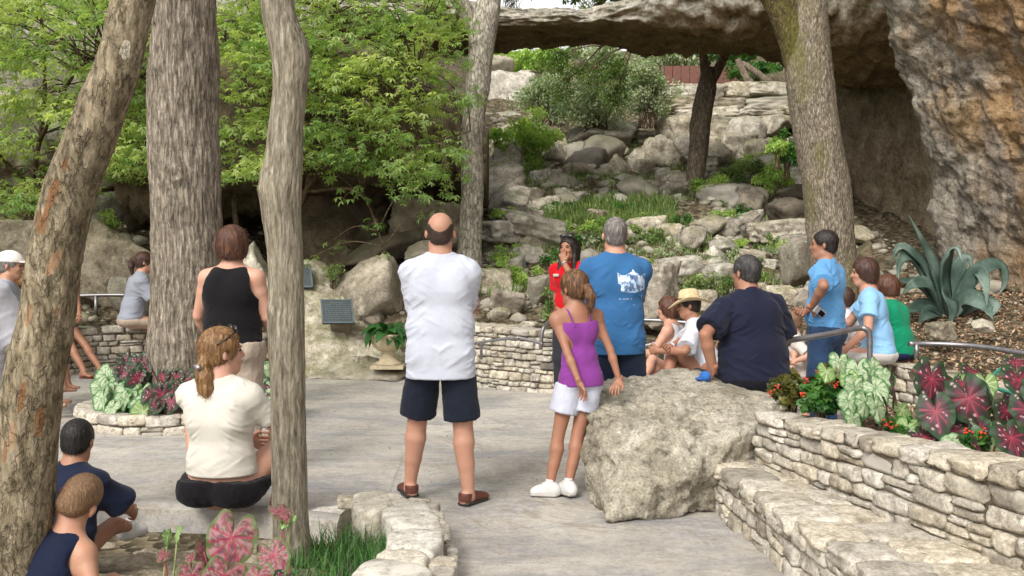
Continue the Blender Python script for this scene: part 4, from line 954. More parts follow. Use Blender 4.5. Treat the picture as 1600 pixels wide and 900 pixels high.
# leaves drooping from overhead at the far left, darker
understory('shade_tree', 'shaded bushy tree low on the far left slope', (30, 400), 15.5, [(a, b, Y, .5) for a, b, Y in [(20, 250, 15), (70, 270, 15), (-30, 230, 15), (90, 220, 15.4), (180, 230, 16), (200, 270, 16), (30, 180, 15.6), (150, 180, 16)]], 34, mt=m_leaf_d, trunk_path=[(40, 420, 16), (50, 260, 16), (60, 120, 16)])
def bush(name, label, px, py, Y, rx, ry, n, leaf, L, mt, seed, cat='shrub', tilt=.9, clump=14, dy=1.0, group=None, base_py=None):
    """shrub: stems and leaf clumps in an uneven volume rx x ry px"""
    rs = np.random.RandomState(seed); s = Y/F_PX; root = tree_root(name, px, base_py or py+ry, Y, label, cat, group); b = np.array(root.location)
    c0 = np.array(P(px, py, Y)); pos = []; shade = []; lines = []
    for k in range(clump):
        d = rs.normal(size=3); d /= np.linalg.norm(d); r = rs.uniform(.3, .85)
        c = c0+d*r*[rx*s, rx*s*dy, ry*s]; m = n//clump; cr = rs.uniform(.22, .42)*min(rx, ry*1.3)*s
        v = rs.normal(size=(m, 3)); v /= np.linalg.norm(v, axis=1)[:, None]; v *= (rs.uniform(0, 1, m)**.4*cr)[:, None]
        pos.append(c+v*[1.15, 1, .8]); shade.append(np.full(m, rs.uniform(.1, .9)))
        lines.append(([b+[rs.uniform(-.1, .1)*rx*s*3, 0, -.1], (b+c)/2+[0, 0, .1*ry*s], c], .012*ry*s+.004, .004))
    branch_mesh('stem', lines, m_twig, root)
    scatter('foliage', leaf, np.concatenate(pos), L, mt, root, tilt, rs=rs, shade=np.concatenate(shade))
    return root
bush('sage_shrub', 'grey-green shrub at the left of the row under the arch', 862, 148, 24.5, 60, 42, 5200, OV, .075, m_leaf_far, 1, clump=26)
bush('sage_shrub', 'large grey-green shrub in the middle under the arch', 932, 158, 24, 72, 46, 7000, OV, .075, m_leaf_far, 2, clump=32)
bush('sage_shrub', 'grey-green shrub right of the middle one under the arch', 1012, 142, 24.2, 52, 52, 5400, OV, .07, m_leaf_far, 3, clump=26)
bush('hanging_shrub', 'green shrub draped over the ledge beside the speckled trunk', 1170, 110, 29, 60, 22, 2400, OV, .08, m_leaf_d, 4, clump=18)
bush('bright_shrub', 'fresh green shrub standing among the pale rocks', 832, 225, 22, 50, 66, 4600, OV, .07, m_leaf_br, 5, clump=22)
bush('bright_shrub', 'small green shrub left of the fresh green one', 775, 215, 22, 26, 24, 900, OV, .07, m_leaf_br, 6, clump=10)
bush('ivy_shrub', 'leafy shrub climbing the left side of the speckled trunk', 1228, 235, 17, 26, 36, 1500, OV, .06, m_leaf_d, 7, clump=14)
bush('creeper', 'bright creeper on the rocks left of the speckled trunk', 1215, 225, 16.5, 20, 30, 900, OV, .055, m_leaf_br, 8, clump=10)
WEEDS = [(1112, 288, 19.5, 44, 26, 2200, 'weedy patch right of the dark trunk'), (1165, 268, 20.6, 58, 24, 3200, 'tangled green weeds under the round boulder'), (1212, 275, 19, 44, 28, 2200, 'green weeds below the creeper'),
         (1100, 440, 12.7, 40, 34, 1500, 'feathery weeds behind the straw hat'), (1140, 450, 12.4, 30, 28, 900, 'feathery weeds above the navy polo shirt'), (870, 470, 12.2, 26, 44, 1100, 'dry weeds left of the guide in red'),
         (790, 270, 20, 30, 22, 700, 'green weeds below the small shrub'), (960, 300, 19.8, 36, 22, 900, 'weeds over the pale rocks in the middle of the slope'), (1230, 385, 13.8, 24, 14, 400, 'low weeds beside the lichen boulder'),
         (520, 425, 12.9, 18, 16, 300, 'small yellow-green weed on the plaque rock'), (170, 345, 13.8, 26, 24, 500, 'grassy weed above the slanted slab'), (1040, 395, 14.4, 60, 16, 900, 'low weeds above the blue tee shirt'),
         (920, 350, 16.4, 60, 16, 900, 'low weeds under the tall grass'), (1130, 350, 17.4, 14, 12, 240, 'bright tuft in front of the tilted slab'), (780, 330, 16.6, 30, 10, 300, 'small green weed under the blocky boulder')]
for i, (px, py, Y, rx, ry, n, lb) in enumerate(WEEDS):
    bush('weed', lb, px, py, Y, rx, ry, n, OV, .035 if Y < 15 else .05, [m_leaf_br, m_grass, m_leaf_br, m_leaf_far][i % 4] if Y > 13 else m_grass, 50+i, 'weeds', clump=12)
rw = random.Random(14)
for i in range(64):
    py = rw.uniform(225, 430); px = rw.uniform(760, 1240); Y = float(np.interp(py, [180, 260, 350, 400, 450], [26.5, 22.3, 17.3, 14.8, 13.0])); rx = rw.uniform(16, 44); 
    zone = 'left of the tall grass' if px < 850 else 'behind the blue tee shirt' if px < 1010 else 'near the dark leaning trunk' if px < 1130 else 'left of the speckled trunk'
    bush('weed', '%s green weeds among rocks %s, %s' % ('broad patch of' if rx > 32 else 'small tuft of' if rx < 24 else 'low patch of', zone, 'high up' if py < 290 else 'midway' if py < 350 else 'low down'), px, py, Y, rx, rx*rw.uniform(.35, .6), int(rx*22), OV, .05 if Y > 16 else .04, rw.choice([m_leaf_br, m_grass, m_leaf_far, m_leaf_d]), 200+i, 'weeds', clump=10, group='weed patches on the rubble slope')
# thin-leaved branches hanging under the bridge
rs_ = np.random.RandomState(4); jr = tree_root('juniper_branch', 1000, 20, 22.5, 'dark juniper bough hanging under the bridge', 'branch')
lines = []; pos = []
def grow(p, d, r, ln, depth):
    q = p+d*ln; lines.append(([p, (p+q)/2+rs_.normal(0, .05, 3)*ln, q], r, r*.6))
    if depth <= 2:
        for k in range(22): pos.append(p+(q-p)*rs_.uniform(0, 1.15)+rs_.normal(0, .07, 3)-[0, 0, .03])
    if depth > 0:
        for k in range(3):
            d2 = d+rs_.normal(0, .55, 3)*[1, .6, .7]; d2[2] -= .12; grow(q, d2/np.linalg.norm(d2), r*.62, ln*rs_.uniform(.6, .85), depth-1)
grow(np.array(P(1020, 50, 22.5)), np.array([-.75, 0, -.5]), .045, .62, 4)
grow(np.array(P(985, 55, 22.5)), np.array([-.9, 0, -.35]), .04, .7, 4)
branch_mesh('bough', lines, m_twig, jr)
scatter('foliage', OV, np.array(pos), .055, m_juniper, jr, 1.2, rs=rs_)
# canopy above and beyond the bridge, and the green backdrop of trees at the top of the slope
def backdrop(name, label, px, py, Y, rx, ry, n, mt, seed, L=.16, base_py=None):
    r = bush(name, label, px, py, Y, rx, ry, n, OV, L, mt, seed, 'tree', clump=30, base_py=base_py)
    return r
for i, (px, py, Y, rx, ry, lb, mt) in enumerate([
    (640, 100, 36, 120, 60, 'distant tree seen left of the arch', m_leaf_d), (770, 96, 40, 46, 26, 'hazy bright tree beyond the arch, left', m_leaf_br), (842, 92, 38, 60, 26, 'hazy bright tree beyond the arch, middle', m_leaf_br),
    (930, 88, 36, 70, 34, 'leafy tree beyond the arch behind the hanging bough', m_leaf_far), (1040, 92, 34, 70, 34, 'leafy tree beyond the arch left of the dark trunk', m_leaf_far), (1160, 84, 34, 90, 26, 'green tree beyond the fence, right', m_leaf_d),
    (920, -22, 30, 90, 26, 'dark treetop seen over the bridge, middle', m_juniper), (620, -40, 24, 120, 50, 'treetop above the left end of the bridge', m_leaf), (800, -26, 32, 60, 20, 'treetop over the bridge, left', m_leaf_d),
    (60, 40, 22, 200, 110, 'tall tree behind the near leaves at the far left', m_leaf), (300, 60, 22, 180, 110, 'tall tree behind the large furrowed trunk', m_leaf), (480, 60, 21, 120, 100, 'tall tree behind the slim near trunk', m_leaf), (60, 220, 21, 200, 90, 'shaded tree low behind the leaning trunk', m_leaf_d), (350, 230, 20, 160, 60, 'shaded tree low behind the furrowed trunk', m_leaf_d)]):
    backdrop('background_tree', lb, px, py, Y, rx, ry, 5200 if i > 8 else 2600, mt, 80+i, L=.15, base_py=py+ry+20)
# grass patch on the slope
rs_ = np.random.RandomState(12); N = 5200
px = rs_.uniform(848, 1055, N); t_ = rs_.uniform(0, 1, N); Y = 17.3+t_*2.0; X = (px-800)/F_PX*Y
k_ = np.abs((px-950)/105)**3+np.abs((t_-.5)*2)**3 < 1+rs_.normal(0, .2, N)
gp = np.stack([X, Y, th(X, Y)], -1)[k_]
tag(blades('tall_grass', gp, .30, .03, m_grass, lean=.7, rs=rs_), 'bright tall grass in the middle of the slope', 'grass', kind='stuff')
N = 26000; px = rs_.uniform(470, 1330, N); Y = rs_.uniform(12.6, 25, N); X = (px-800)/F_PX*Y
nz = fbm(np.stack([X*.9, Y*.9, 0*X], -1), 3); k_ = nz > .0; gp = np.stack([X, Y, th(X, Y)], -1)[k_]
tag(blades('slope_grass', gp, .20, .016, m_grass, lean=.9, rs=rs_), 'thin grass between the slope rocks', 'grass', kind='stuff')
N = 3400; px = rs_.uniform(472, 606, N); X = rs_.uniform(-1.28, -.40, N); Y = rs_.uniform(3.75, 5.14, N); k_ = (X > -1.0-(5.1-Y)*.25) & (X < -.44+0*Y)
gp = np.stack([X, Y, 0*X-.02], -1)[k_]
tag(blades('lilyturf', gp, .19, .007, m_grassn, lean=.95, rs=rs_, seg=4), 'dark lilyturf filling the near kerbed bed', 'grass', kind='stuff')
bed = MB(); bed.add([(-1.5, 3.3, -.03), (-.4, 3.3, -.03), (-.38, 5.2, -.03), (-1.1, 5.25, -.03)], [(0, 1, 2, 3)]); bed.build('bed_soil', m_bed, smooth=False)['kind'] = 'structure'
bed = MB(); bed.lathe([(.02, .12), (.78, .11)], (-3, 9, 0), 30); bed.build('ring_soil', m_bed)['kind'] = 'structure'
# ---------------------------------------------------------------- smooth solids -> one continuous surface
V3 = lambda *a: np.array(a, dtype=np.float64)
def nrmz(v): v = np.asarray(v, float); return v/(np.linalg.norm(v)+1e-9)
class Sdf:
    def __init__(s): s.ops = []
    def cone(s, a, b, ra, rb, k=.02, op='+'):
        a = V3(*a); b = V3(*b); ab = b-a; L2 = ab.dot(ab)+1e-12; r = max(ra, rb)
        def fn(p):
            t = np.clip(((p-a)@ab)/L2, 0, 1); return np.linalg.norm(p-a-t[..., None]*ab, axis=-1)-(ra+(rb-ra)*t)
        s.ops.append((op, fn, np.minimum(a, b)-r, np.maximum(a, b)+r, k)); return s
    def econe(s, a, b, side, r0, r1, k=.03, flat=(False, False), op='+', pw=2.0):
        """elliptical tapered column a->b; r0,r1=(width,depth) half axes; flat ends optional"""
        a = V3(*a); b = V3(*b); ab = b-a; L = np.linalg.norm(ab); u = ab/L; sd = np.asarray(side, float); sd = nrmz(sd-u*sd.dot(u)); fr = np.cross(u, sd)
        r0 = np.array(r0, float); r1 = np.array(r1, float); R = max(r0.max(), r1.max())
        def fn(p):
            q = p-a; ax = q@u; t = np.clip(ax/L, 0, 1); r = r0+(r1-r0)*t[..., None]
            over = np.where(ax < 0, -ax, np.where(ax > L, ax-L, 0))
            x = (q@sd)/r[..., 0]; y = (q@fr)/r[..., 1]; m = r.min(-1)
            rho = (np.abs(x)**pw+np.abs(y)**pw)**(1/pw)
            lat = (rho-1)*m
            rnd = (np.sqrt(x*x+y*y+(over/m)**2)-1)*m
            d = np.where(over > 0, rnd, lat)
            if flat[0]: d = np.maximum(np.where(ax < 0, lat, d), -ax)
            if flat[1]: d = np.maximum(np.where(ax > L, lat, d), ax-L)
            return d
        s.ops.append((op, fn, np.minimum(a, b)-R, np.maximum(a, b)+R, k)); return s
    def ell(s, c, r, R=None, k=.02, op='+'):
        c = V3(*c); r = V3(*r); R = np.eye(3) if R is None else np.asarray(R, float); m = r.max()
        def fn(p):
            q = (p-c)@R; k0 = np.linalg.norm(q/r, axis=-1); k1 = np.linalg.norm(q/(r*r), axis=-1)+1e-9
            return k0*(k0-1)/k1
        s.ops.append((op, fn, c-m, c+m, k)); return s
    def plane(s, p0, n, k=.004):
        """keep the side n points away from"""
        p0 = V3(*p0); n = nrmz(n)
        s.ops.append(('&', lambda p: (p-p0)@n, None, None, k)); return s
    def field(s, h):
        pos = [o for o in s.ops if o[0] == '+']
        lo = np.min([o[2] for o in pos], 0)-3*h; hi = np.max([o[3] for o in pos], 0)+3*h
        n = np.ceil((hi-lo)/h).astype(int)+1
        ax = [lo[i]+h*np.arange(n[i]) for i in range(3)]
        F = np.full(n, .5, dtype=np.float64)
        for op, fn, bl, bh, k in s.ops:
            if op == '&': sl = (slice(None),)*3
            else:
                i0 = np.maximum(((bl-k-2*h-lo)/h).astype(int), 0); i1 = np.minimum(((bh+k+2*h-lo)/h).astype(int)+2, n)
                if (i1 <= i0).any(): continue
                sl = tuple(slice(i0[i], i1[i]) for i in range(3))
            g = np.stack(np.meshgrid(*[ax[i][sl[i]] for i in range(3)], indexing='ij'), -1)
            d = fn(g); f = F[sl]
            if op == '+':
                hh = np.maximum(k-np.abs(f-d), 0)/k; F[sl] = np.minimum(f, d)-hh*hh*k*.25
            else:
                if op == '-': d = -d
                hh = np.maximum(k-np.abs(f-d), 0)/k; F[sl] = np.maximum(f, d)+hh*hh*k*.25
        return F, lo
    def mesh(s, h):
        F, lo = s.field(h); return nets(F, lo, h)
_CO = np.array([(i, j, k) for i in (0, 1) for j in (0, 1) for k in (0, 1)])
_ED = [(a, b) for a in range(8) for b in range(a+1, 8) if np.abs(_CO[a]-_CO[b]).sum() == 1]
def nets(F, lo, h):
    S = F < 0; c = [S[i:S.shape[0]-1+i, j:S.shape[1]-1+j, k:S.shape[2]-1+k] for i, j, k in _CO]
    n = sum(x.astype(np.int8) for x in c); idx = np.argwhere((n > 0) & (n < 8))
    C = np.stack([F[idx[:, 0]+i, idx[:, 1]+j, idx[:, 2]+k] for i, j, k in _CO], 1)
    acc = np.zeros((len(idx), 3)); cnt = np.zeros(len(idx))
    for a, b in _ED:
        m = (C[:, a] < 0) != (C[:, b] < 0); t = C[:, a]/np.where(m, C[:, a]-C[:, b], 1)
        acc += np.where(m[:, None], _CO[a]+t[:, None]*(_CO[b]-_CO[a]), 0); cnt += m
    V = lo+h*(idx+acc/cnt[:, None]); ID = -np.ones(np.array(F.shape)-1, dtype=np.int64); ID[tuple(idx.T)] = np.arange(len(idx))
    Q = []
    for ax in range(3):
        o1, o2 = (ax+1) % 3, (ax+2) % 3
        A = np.take(S, range(F.shape[ax]-1), ax); B = np.take(S, range(1, F.shape[ax]), ax); e = np.argwhere(A != B)
        e = e[(e[:, o1] > 0) & (e[:, o2] > 0) & (e[:, o1] < F.shape[o1]-1) & (e[:, o2] < F.shape[o2]-1)]
        def at(d1, d2):
            q = e.copy(); q[:, o1] += d1; q[:, o2] += d2; return ID[tuple(q.T)]
        q = np.stack([at(-1, -1), at(0, -1), at(0, 0), at(-1, 0)], 1); fl = ~S[tuple(e.T)]
        q[fl] = q[fl][:, ::-1]; Q.append(q)
    return V, np.concatenate(Q)
def vnorm(V, F):
    n = np.cross(V[F[:, 1]]-V[F[:, 0]], V[F[:, 2]]-V[F[:, 0]]); N = np.zeros_like(V)
    for k in range(4): np.add.at(N, F[:, k], n)
    return N/(np.linalg.norm(N, axis=1)[:, None]+1e-12)
def solid(name, sdf, h, mt, parent, disp=None):
    V, F = sdf.mesh(h)
    if disp is not None: V = V+vnorm(V, F)*disp(V)[:, None]
    return put(name, mesh(name, V, F), mt, parent)
def ik(a, t, l1, l2, pole):
    a = V3(*a); t = V3(*t); d = t-a; L = np.linalg.norm(d); L = min(max(L, abs(l1-l2)+.01), (l1+l2)*.998); u = nrmz(d)
    x = (l1*l1-l2*l2+L*L)/(2*L); y = math.sqrt(max(l1*l1-x*x, 0)); p = np.asarray(pole, float); p = p-u*p.dot(u); p = nrmz(p)
    return a+u*x+p*y, a+u*L
# ---------------------------------------------------------------- skins, hair, cloth
SK = dict(fair=M_skin('fair_skin', 'bf9782'), pink=M_skin('pink_skin', 'b68c76', .10), tan=M_skin('tanned_skin', '98705a'), brown=M_skin('olive_skin', '946c54'), mid=M_skin('light_skin', 'ad866e'))
HR = dict(dark=M_hair('dark_hair', '1c1310', '3c2a22'), brown=M_hair('brown_hair', '3a2219', '6b4430'), auburn=M_hair('auburn_hair', '4c2c1e', '82573c'), blonde=M_hair('dark_blonde_hair', '7a5836', 'b8905c'), lbrown=M_hair('light_brown_hair', '5a3c24', '9a7048'),
          grey=M_hair('grey_hair', '6e6864', 'a8a29c', scale=90), salt=M_hair('dark_grey_hair', '2e2c2c', '6a6866', scale=90), stubble=M_hair('stubble_hair', '7d5f45', 'a08060', scale=220), fringe=M_hair('cropped_dark_hair', '3a2a22', '5f4a3c', axis=(1, 1, .45), scale=190), black=M_hair('black_hair', '14100f', '2c2220'))
CL = {}
def cloth(c, **k):
    key = c+str(k)
    if key not in CL: CL[key] = M_cloth('cloth_'+['tee', 'knit', 'twill', 'jersey'][len(CL) % 4], c, **k)
    return CL[key]
m_eye = M_plain('eye', '1d1512', .2); m_white = M_plain('white_rubber', 'a5a19b', .6); m_shoe = M_plain('white_leather', 'c6c4c0', .55, 0, .12); m_sole = M_plain('dark_sole', '2f2826', .7); m_brownl = M_plain('brown_leather', '5c3226', .5, 0, .25)
m_lens = M_plain('dark_lens', '131016', .12, 0, .1, spec=.8); m_lip = M_plain('lips', 'a8564c', .5)
m_black = M_plain('black_plastic', '17161a', .4); m_silver = M_plain('silver_metal', 'b9bcc4', .3, .6)
class Fig:
    """local frame: x = right hand side, y = forward, z = up, origin on the ground below the pelvis"""
    def __init__(s, pos, face, H, label, seat=None, lean=0, side=0, twist=0, yaw=0, pitch=0, roll=0, head=1.0, g=1.0, sh=1.0, hipw=1.0, skin='mid', h=.010, fem=False, cat='person', hipz=None, neckf=.02, group=None):
        s.S = S = H/1.75; s.h = h; s.g = g; s.skin = SK[skin]; s.fem = fem; s.sit = seat is not None; s.hs = S*head
        s.root = empty('person', tuple(pos), math.radians(face), label, cat, group); s.pos = V3(*pos); s.face = math.radians(face)
        s.legs = []; s.arms = []
        hz = (seat+.095*S*max(1, g*.9)) if s.sit else (hipz or .93*S)
        s.P = V3(0, 0, hz); ln, sd = math.radians(lean), math.radians(side)
        s.u = nrmz(V3(math.sin(sd), math.sin(ln), math.cos(ln)*math.cos(sd)))
        tw = math.radians(twist); r = V3(math.cos(tw), math.sin(tw), 0); s.r = nrmz(r-s.u*s.u.dot(r)); s.f = np.cross(s.u, s.r)
        s.pr = V3(1, 0, 0); s.pf = V3(0, 1, 0)
        s.W = s.P+nrmz(V3(0, 0, 1)+s.u)*.15*S; s.N = s.P+s.u*.555*S; s.C = s.P+s.u*.35*S
        so = .082 if fem else .092; s.SH = {+1: s.N-s.u*so*S+s.r*.165*S*sh, -1: s.N-s.u*so*S-s.r*.165*S*sh}
        ya, pi_, ro = math.radians(yaw), math.radians(pitch), math.radians(roll)
        up0 = nrmz(s.u*.5+V3(0, 0, 1)*.5); f0 = nrmz(s.f-up0*s.f.dot(up0)); r0 = np.cross(f0, up0)
        f1 = f0*math.cos(ya)-r0*math.sin(ya)                    # yaw>0 looks to the left
        r1 = np.cross(f1, up0); f2 = f1*math.cos(pi_)+up0*math.sin(pi_); u2 = np.cross(r1, f2)
        s.hr = r1*math.cos(ro)-u2*math.sin(ro); s.hu = u2*math.cos(ro)+r1*math.sin(ro); s.hf = f2
        s.hc = s.N+up0*.140*S*(.45+.55*head)+f0*neckf*S+s.hf*.004
        s.HR = np.stack([s.hr, s.hf, s.hu], 1)
        s.b = Sdf(); s.hands = []
    def L(s, px, py, Y):
        w_ = np.array(P(px, py, Y))-s.pos; c, n = math.cos(-s.face), math.sin(-s.face)
        return V3(w_[0]*c-w_[1]*n, w_[0]*n+w_[1]*c, w_[2])
    def H(s, x, y, z): return s.hc+s.HR@(V3(x, y, z)*s.hs)
    def body(s, bare=False, thin=.93):
        b, S, g = s.b, s.S, s.g; t = thin
        b.ell(s.P, (.155*S*g*t, .105*S*g*t, .12*S), None, .04)
        b.econe(s.P, s.C, s.r, (.15*S*g*t, .10*S*g*t), (.15*S*g*t, .10*S*g*t), .05)
        b.econe(s.C, s.N-s.u*.07*S, s.r, (.152*S*g*t, .105*S*g*t), (.12*S*t, .08*S*t), .05)
        if s.fem:
            for sg in (-1, 1): b.ell(s.C+s.u*.04*S+s.f*.075*S*g+s.r*sg*.07*S, V3(.06, .05, .06)*S*t, None, .04)
        b.cone(s.SH[-1]-s.u*.005*S, s.SH[1]-s.u*.005*S, .048*S, .048*S, .05)
        for sg in (-1, 1): b.cone(s.N-s.u*.015*S+s.r*sg*.03*S, s.SH[sg]+s.u*.004*S, .046*S, .040*S, .04)
        b.cone(s.N-s.u*.05*S, (s.N+s.u*.02*S+s.hc-s.hu*.05*s.hs)/2, .068*S*(.6+.4*g), .052*S*(.5+.5*g), .045); b.cone(s.N-s.u*.01*S, s.hc-s.hu*.05*s.hs-s.hf*.012*s.hs, .054*S*(.55+.45*g), .052*S*(.55+.45*g), .03)
        s.head()
    def head(s):
        b, k = s.b, s.hs; R = s.HR
        b.ell(s.H(0, -.012, .033), V3(.076, .097, .088)*k, R, .02); b.ell(s.H(0, .030, -.028), V3(.060, .066, .086)*k, R, .03)
        b.ell(s.H(0, .058, -.088), V3(.030, .028, .024)*k, R, .03); b.cone(s.H(-.048, .005, -.07), s.H(-.018, .06, -.092), .020*k, .018*k, .025); b.cone(s.H(.048, .005, -.07), s.H(.018, .06, -.092), .020*k, .018*k, .025)
        b.cone(s.H(0, .090, .012), s.H(0, .108, -.024), .007*k, .012*k, .010); b.ell(s.H(0, .080, .026), V3(.046, .016, .010)*k, R, .015)
        for g_ in (-1, 1):
            b.ell(s.H(.083*g_, -.010, -.008), V3(.011, .014, .028)*k, R, .006); b.ell(s.H(.034*g_, .070, -.024), V3(.022, .018, .018)*k, R, .015); b.ell(s.H(.031*g_, .103, .006), V3(.015, .014, .010)*k, R, .008, '-')
        b.ell(s.H(0, .089, -.057), V3(.022, .010, .009)*k, R, .008)
    def eyes(s):
        m = MB(); v, f = ICO[2]
        for g_ in (-1, 1):
            c = s.H(.031*g_, .083, .006); m = MB(); m.add(v*[.0135*s.hs, .011*s.hs, .0075*s.hs]@s.HR.T+c, f); m.build('eye', m_eye, s.root)
            m = MB(); m.tube([s.H(.016*g_, .096, .022), s.H(.032*g_, .096, .027), s.H(.048*g_, .086, .022)], [.003, .004, .002], 5); m.build('eyebrow', s.hairm, s.root)
        m = MB(); m.add(v*[.021*s.hs, .006*s.hs, .0065*s.hs]@s.HR.T+s.H(0, .096, -.057), f); m.build('lips', m_lip, s.root)
    def arm(s, sg, wrist, pole=None, hand=True, curl=.5, hdir=None, palm=None, g=None, spread=.0, hh=None):
        """sg=+1 right arm. wrist: local target. palm: direction the palm faces"""
        S = s.S; g = g or (.55+.45*s.g); A = s.SH[sg]
        pole = s.r*sg*.4-s.f*.6-s.u*.5 if pole is None else V3(*pole)
        E, Wr = ik(A, wrist, .285*S, .250*S, pole); s.arms.append((sg, A, E, Wr)); s.ag = g
        b = s.b; b.cone(A, A+(E-A)*.35, .050*S*g, .047*S*g, .03); b.cone(A+(E-A)*.35, E, .046*S*g, .037*S*g, .012); b.cone(E, E+(Wr-E)*.3, .037*S*g, .040*S*g, .010); b.cone(E+(Wr-E)*.3, Wr, .040*S*g, .026*S*g, .012)
        d = nrmz(Wr-E) if hdir is None else nrmz(hdir)
        pm = V3(*palm) if palm is not None else -s.r*sg
        pm = nrmz(pm-d*pm.dot(d)); sd = np.cross(d, pm)*sg      # thumb side
        k = S*1.0
        if hand:
            q = Sdf(); q.cone(Wr-d*.03*k, Wr+d*.015*k, .024*k, .024*k, .015)
            q.econe(Wr+d*.01*k, Wr+d*.08*k, sd, (.028*k, .015*k), (.040*k, .013*k), .015)
            for i, (off, ln) in enumerate(((.031, .066), (.011, .075), (-.010, .070), (-.030, .055))):
                p = Wr+d*.078*k+sd*off*k; dd = nrmz(d+sd*(off*(3+spread*10))); ang = 0
                for j, fr in enumerate((.45, .32, .26)):
                    ang += curl*(.75 if j == 0 else .9)*(1+.12*i); dv = dd*math.cos(ang)+pm*math.sin(ang); p2 = p+dv*ln*fr*k
                    q.cone(p, p2, (.0092-.0008*j)*k, (.0085-.0008*j)*k, .004); p = p2
            p = Wr+d*.022*k+sd*.024*k+pm*.006*k; t1 = nrmz(d*.75+sd*.65+pm*.25); p2 = p+t1*.042*k; t2 = nrmz(d*.95+sd*.15+pm*(.2+.5*curl)); q.cone(p, p2, .015*k, .011*k, .012); q.cone(p2, p2+t2*.032*k, .011*k, .008*k, .006)
            s.hands.append((q, hh or max(.0036, s.h*.42)))
        return E, Wr, d, pm, sd
    def leg(s, sg, ankle, pole=(0, 1, 0), toe=(0, 1, 0), g=None, shoe=None, hipx=.088):
        S = s.S; g = g or (.5+.5*s.g); Hp = s.P+s.pr*sg*hipx*S*(.7+.3*s.g)-V3(0, 0, .01*S)
        K, An = ik(Hp, ankle, .435*S, .405*S, pole); b = s.b
        b.cone(Hp, K, .084*S*g, .048*S*g, .012); b.cone(K, K+(An-K)*.28, .048*S*g, .050*S*g, .010)
        back = nrmz(np.cross(An-K, np.cross(An-K, V3(*toe)))); kk = K+(An-K)*.3+back*.010*S
        b.cone(kk, K+(An-K)*.62+back*.004*S, .051*S*g, .041*S*g, .015); b.cone(K+(An-K)*.6, An, .042*S*g, .034*S*(.7+.3*g), .012)
        t = nrmz(V3(toe[0], toe[1], toe[2] if len(toe) > 2 else 0)); s.legs.append((sg, Hp, K, An, t)); gz = An-V3(0, 0, .052*S)
        b.cone(An-V3(0, 0, .02*S), gz-t*.035*S, .033*S, .030*S, .02); b.econe(gz-t*.03*S+V3(0, 0, .01*S), gz+t*.12*S-V3(0, 0, .006*S), np.cross(t, (0, 0, 1.)), (.033*S, .030*S), (.042*S, .016*S), .03)
        if shoe == 'bare':
            sdv = np.cross(t, V3(0, 0, 1))
            for i in range(5): p = gz+t*(.125-.006*i)*S+sdv*(.028-.015*i)*S*-sg-V3(0, 0, .012*S); b.cone(p, p+t*.035*S*(1-.08*i), .010*S, .008*S, .006)
        if shoe and shoe != 'bare': s.shoe(An, t, shoe)
        return K, An
    def shoe(s, An, t, kind):
        S = s.S; sd = np.cross(t, V3(0, 0, 1)); o = An-V3(0, 0, .052*S)
        q = Sdf()
        if kind == 'sneaker':
            q.econe(o-t*.045*S+V3(0, 0, .005*S), o+t*.13*S-V3(0, 0, .003*S), sd, (.042*S, .045*S), (.050*S, .030*S), .03)
            q.cone(o-t*.03*S+V3(0, 0, .03*S), o-t*.005*S+V3(0, 0, .06*S), .040*S, .042*S, .03); q.cone(o+t*.02*S+V3(0, 0, .05*S), o+t*.09*S+V3(0, 0, .018*S), .03*S, .028*S, .03)
            q.plane(An+V3(0, 0, .028*S), (0, 0, 1)); q.plane(o-V3(0, 0, .03*S), (0, 0, -1))
            sh = solid('shoe', q, .006, m_shoe, s.root)
            q = Sdf(); q.econe(o-t*.05*S-V3(0, 0, .022*S), o+t*.145*S-V3(0, 0, .022*S), sd, (.045*S, .016*S), (.052*S, .014*S), .02, pw=3); so = solid('sole', q, .006, m_white, s.root); so.parent = sh
            q = Sdf(); q.cone(An-V3(0, 0, .02*S), An+V3(0, 0, .055*S), .036*S, .037*S); q.plane(An+V3(0, 0, .05*S), (0, 0, 1)); solid('sock', q, .007, m_shoe, s.root)
            for j in range(3):
                c = o+t*(.045+.022*j)*S+V3(0, 0, (.072-.014*j)*S); m = MB(); m.tube([c-sd*.026*S, c+V3(0, 0, .006*S), c+sd*.026*S], .0035*S, 5); m.build('lace', m_white, s.root).parent = sh
        elif kind == 'sandal':
            q.econe(o-t*.05*S-V3(0, 0, .02*S), o+t*.145*S-V3(0, 0, .02*S), sd, (.042*S, .014*S), (.050*S, .012*S), .02, pw=3); sh = solid('sandal', q, .006, m_sole, s.root)
            q = Sdf(); q.econe(o+t*.03*S+V3(0, 0, .012*S), o+t*.145*S-V3(0, 0, .004*S), sd, (.044*S, .038*S), (.048*S, .024*S), .02); q.plane(o-V3(0, 0, .018*S), (0, 0, -1)); solid('upper', q, .006, m_brownl, s.root).parent = sh
            q = Sdf(); q.cone(o-t*.03*S+V3(0, 0, .012*S), o-t*.028*S+V3(0, 0, .045*S), .042*S, .043*S); q.plane(o-V3(0, 0, .012*S), (0, 0, -1)); q.plane(o+V3(0, 0, .042*S), (0, 0, 1)); solid('heel_strap', q, .006, m_brownl, s.root).parent = sh
        elif kind == 'flip':
            q.econe(o-t*.05*S-V3(0, 0, .03*S), o+t*.15*S-V3(0, 0, .03*S), sd, (.040*S, .011*S), (.048*S, .010*S), .02, pw=3); sh = solid('flip_flop', q, .006, m_brownl, s.root)
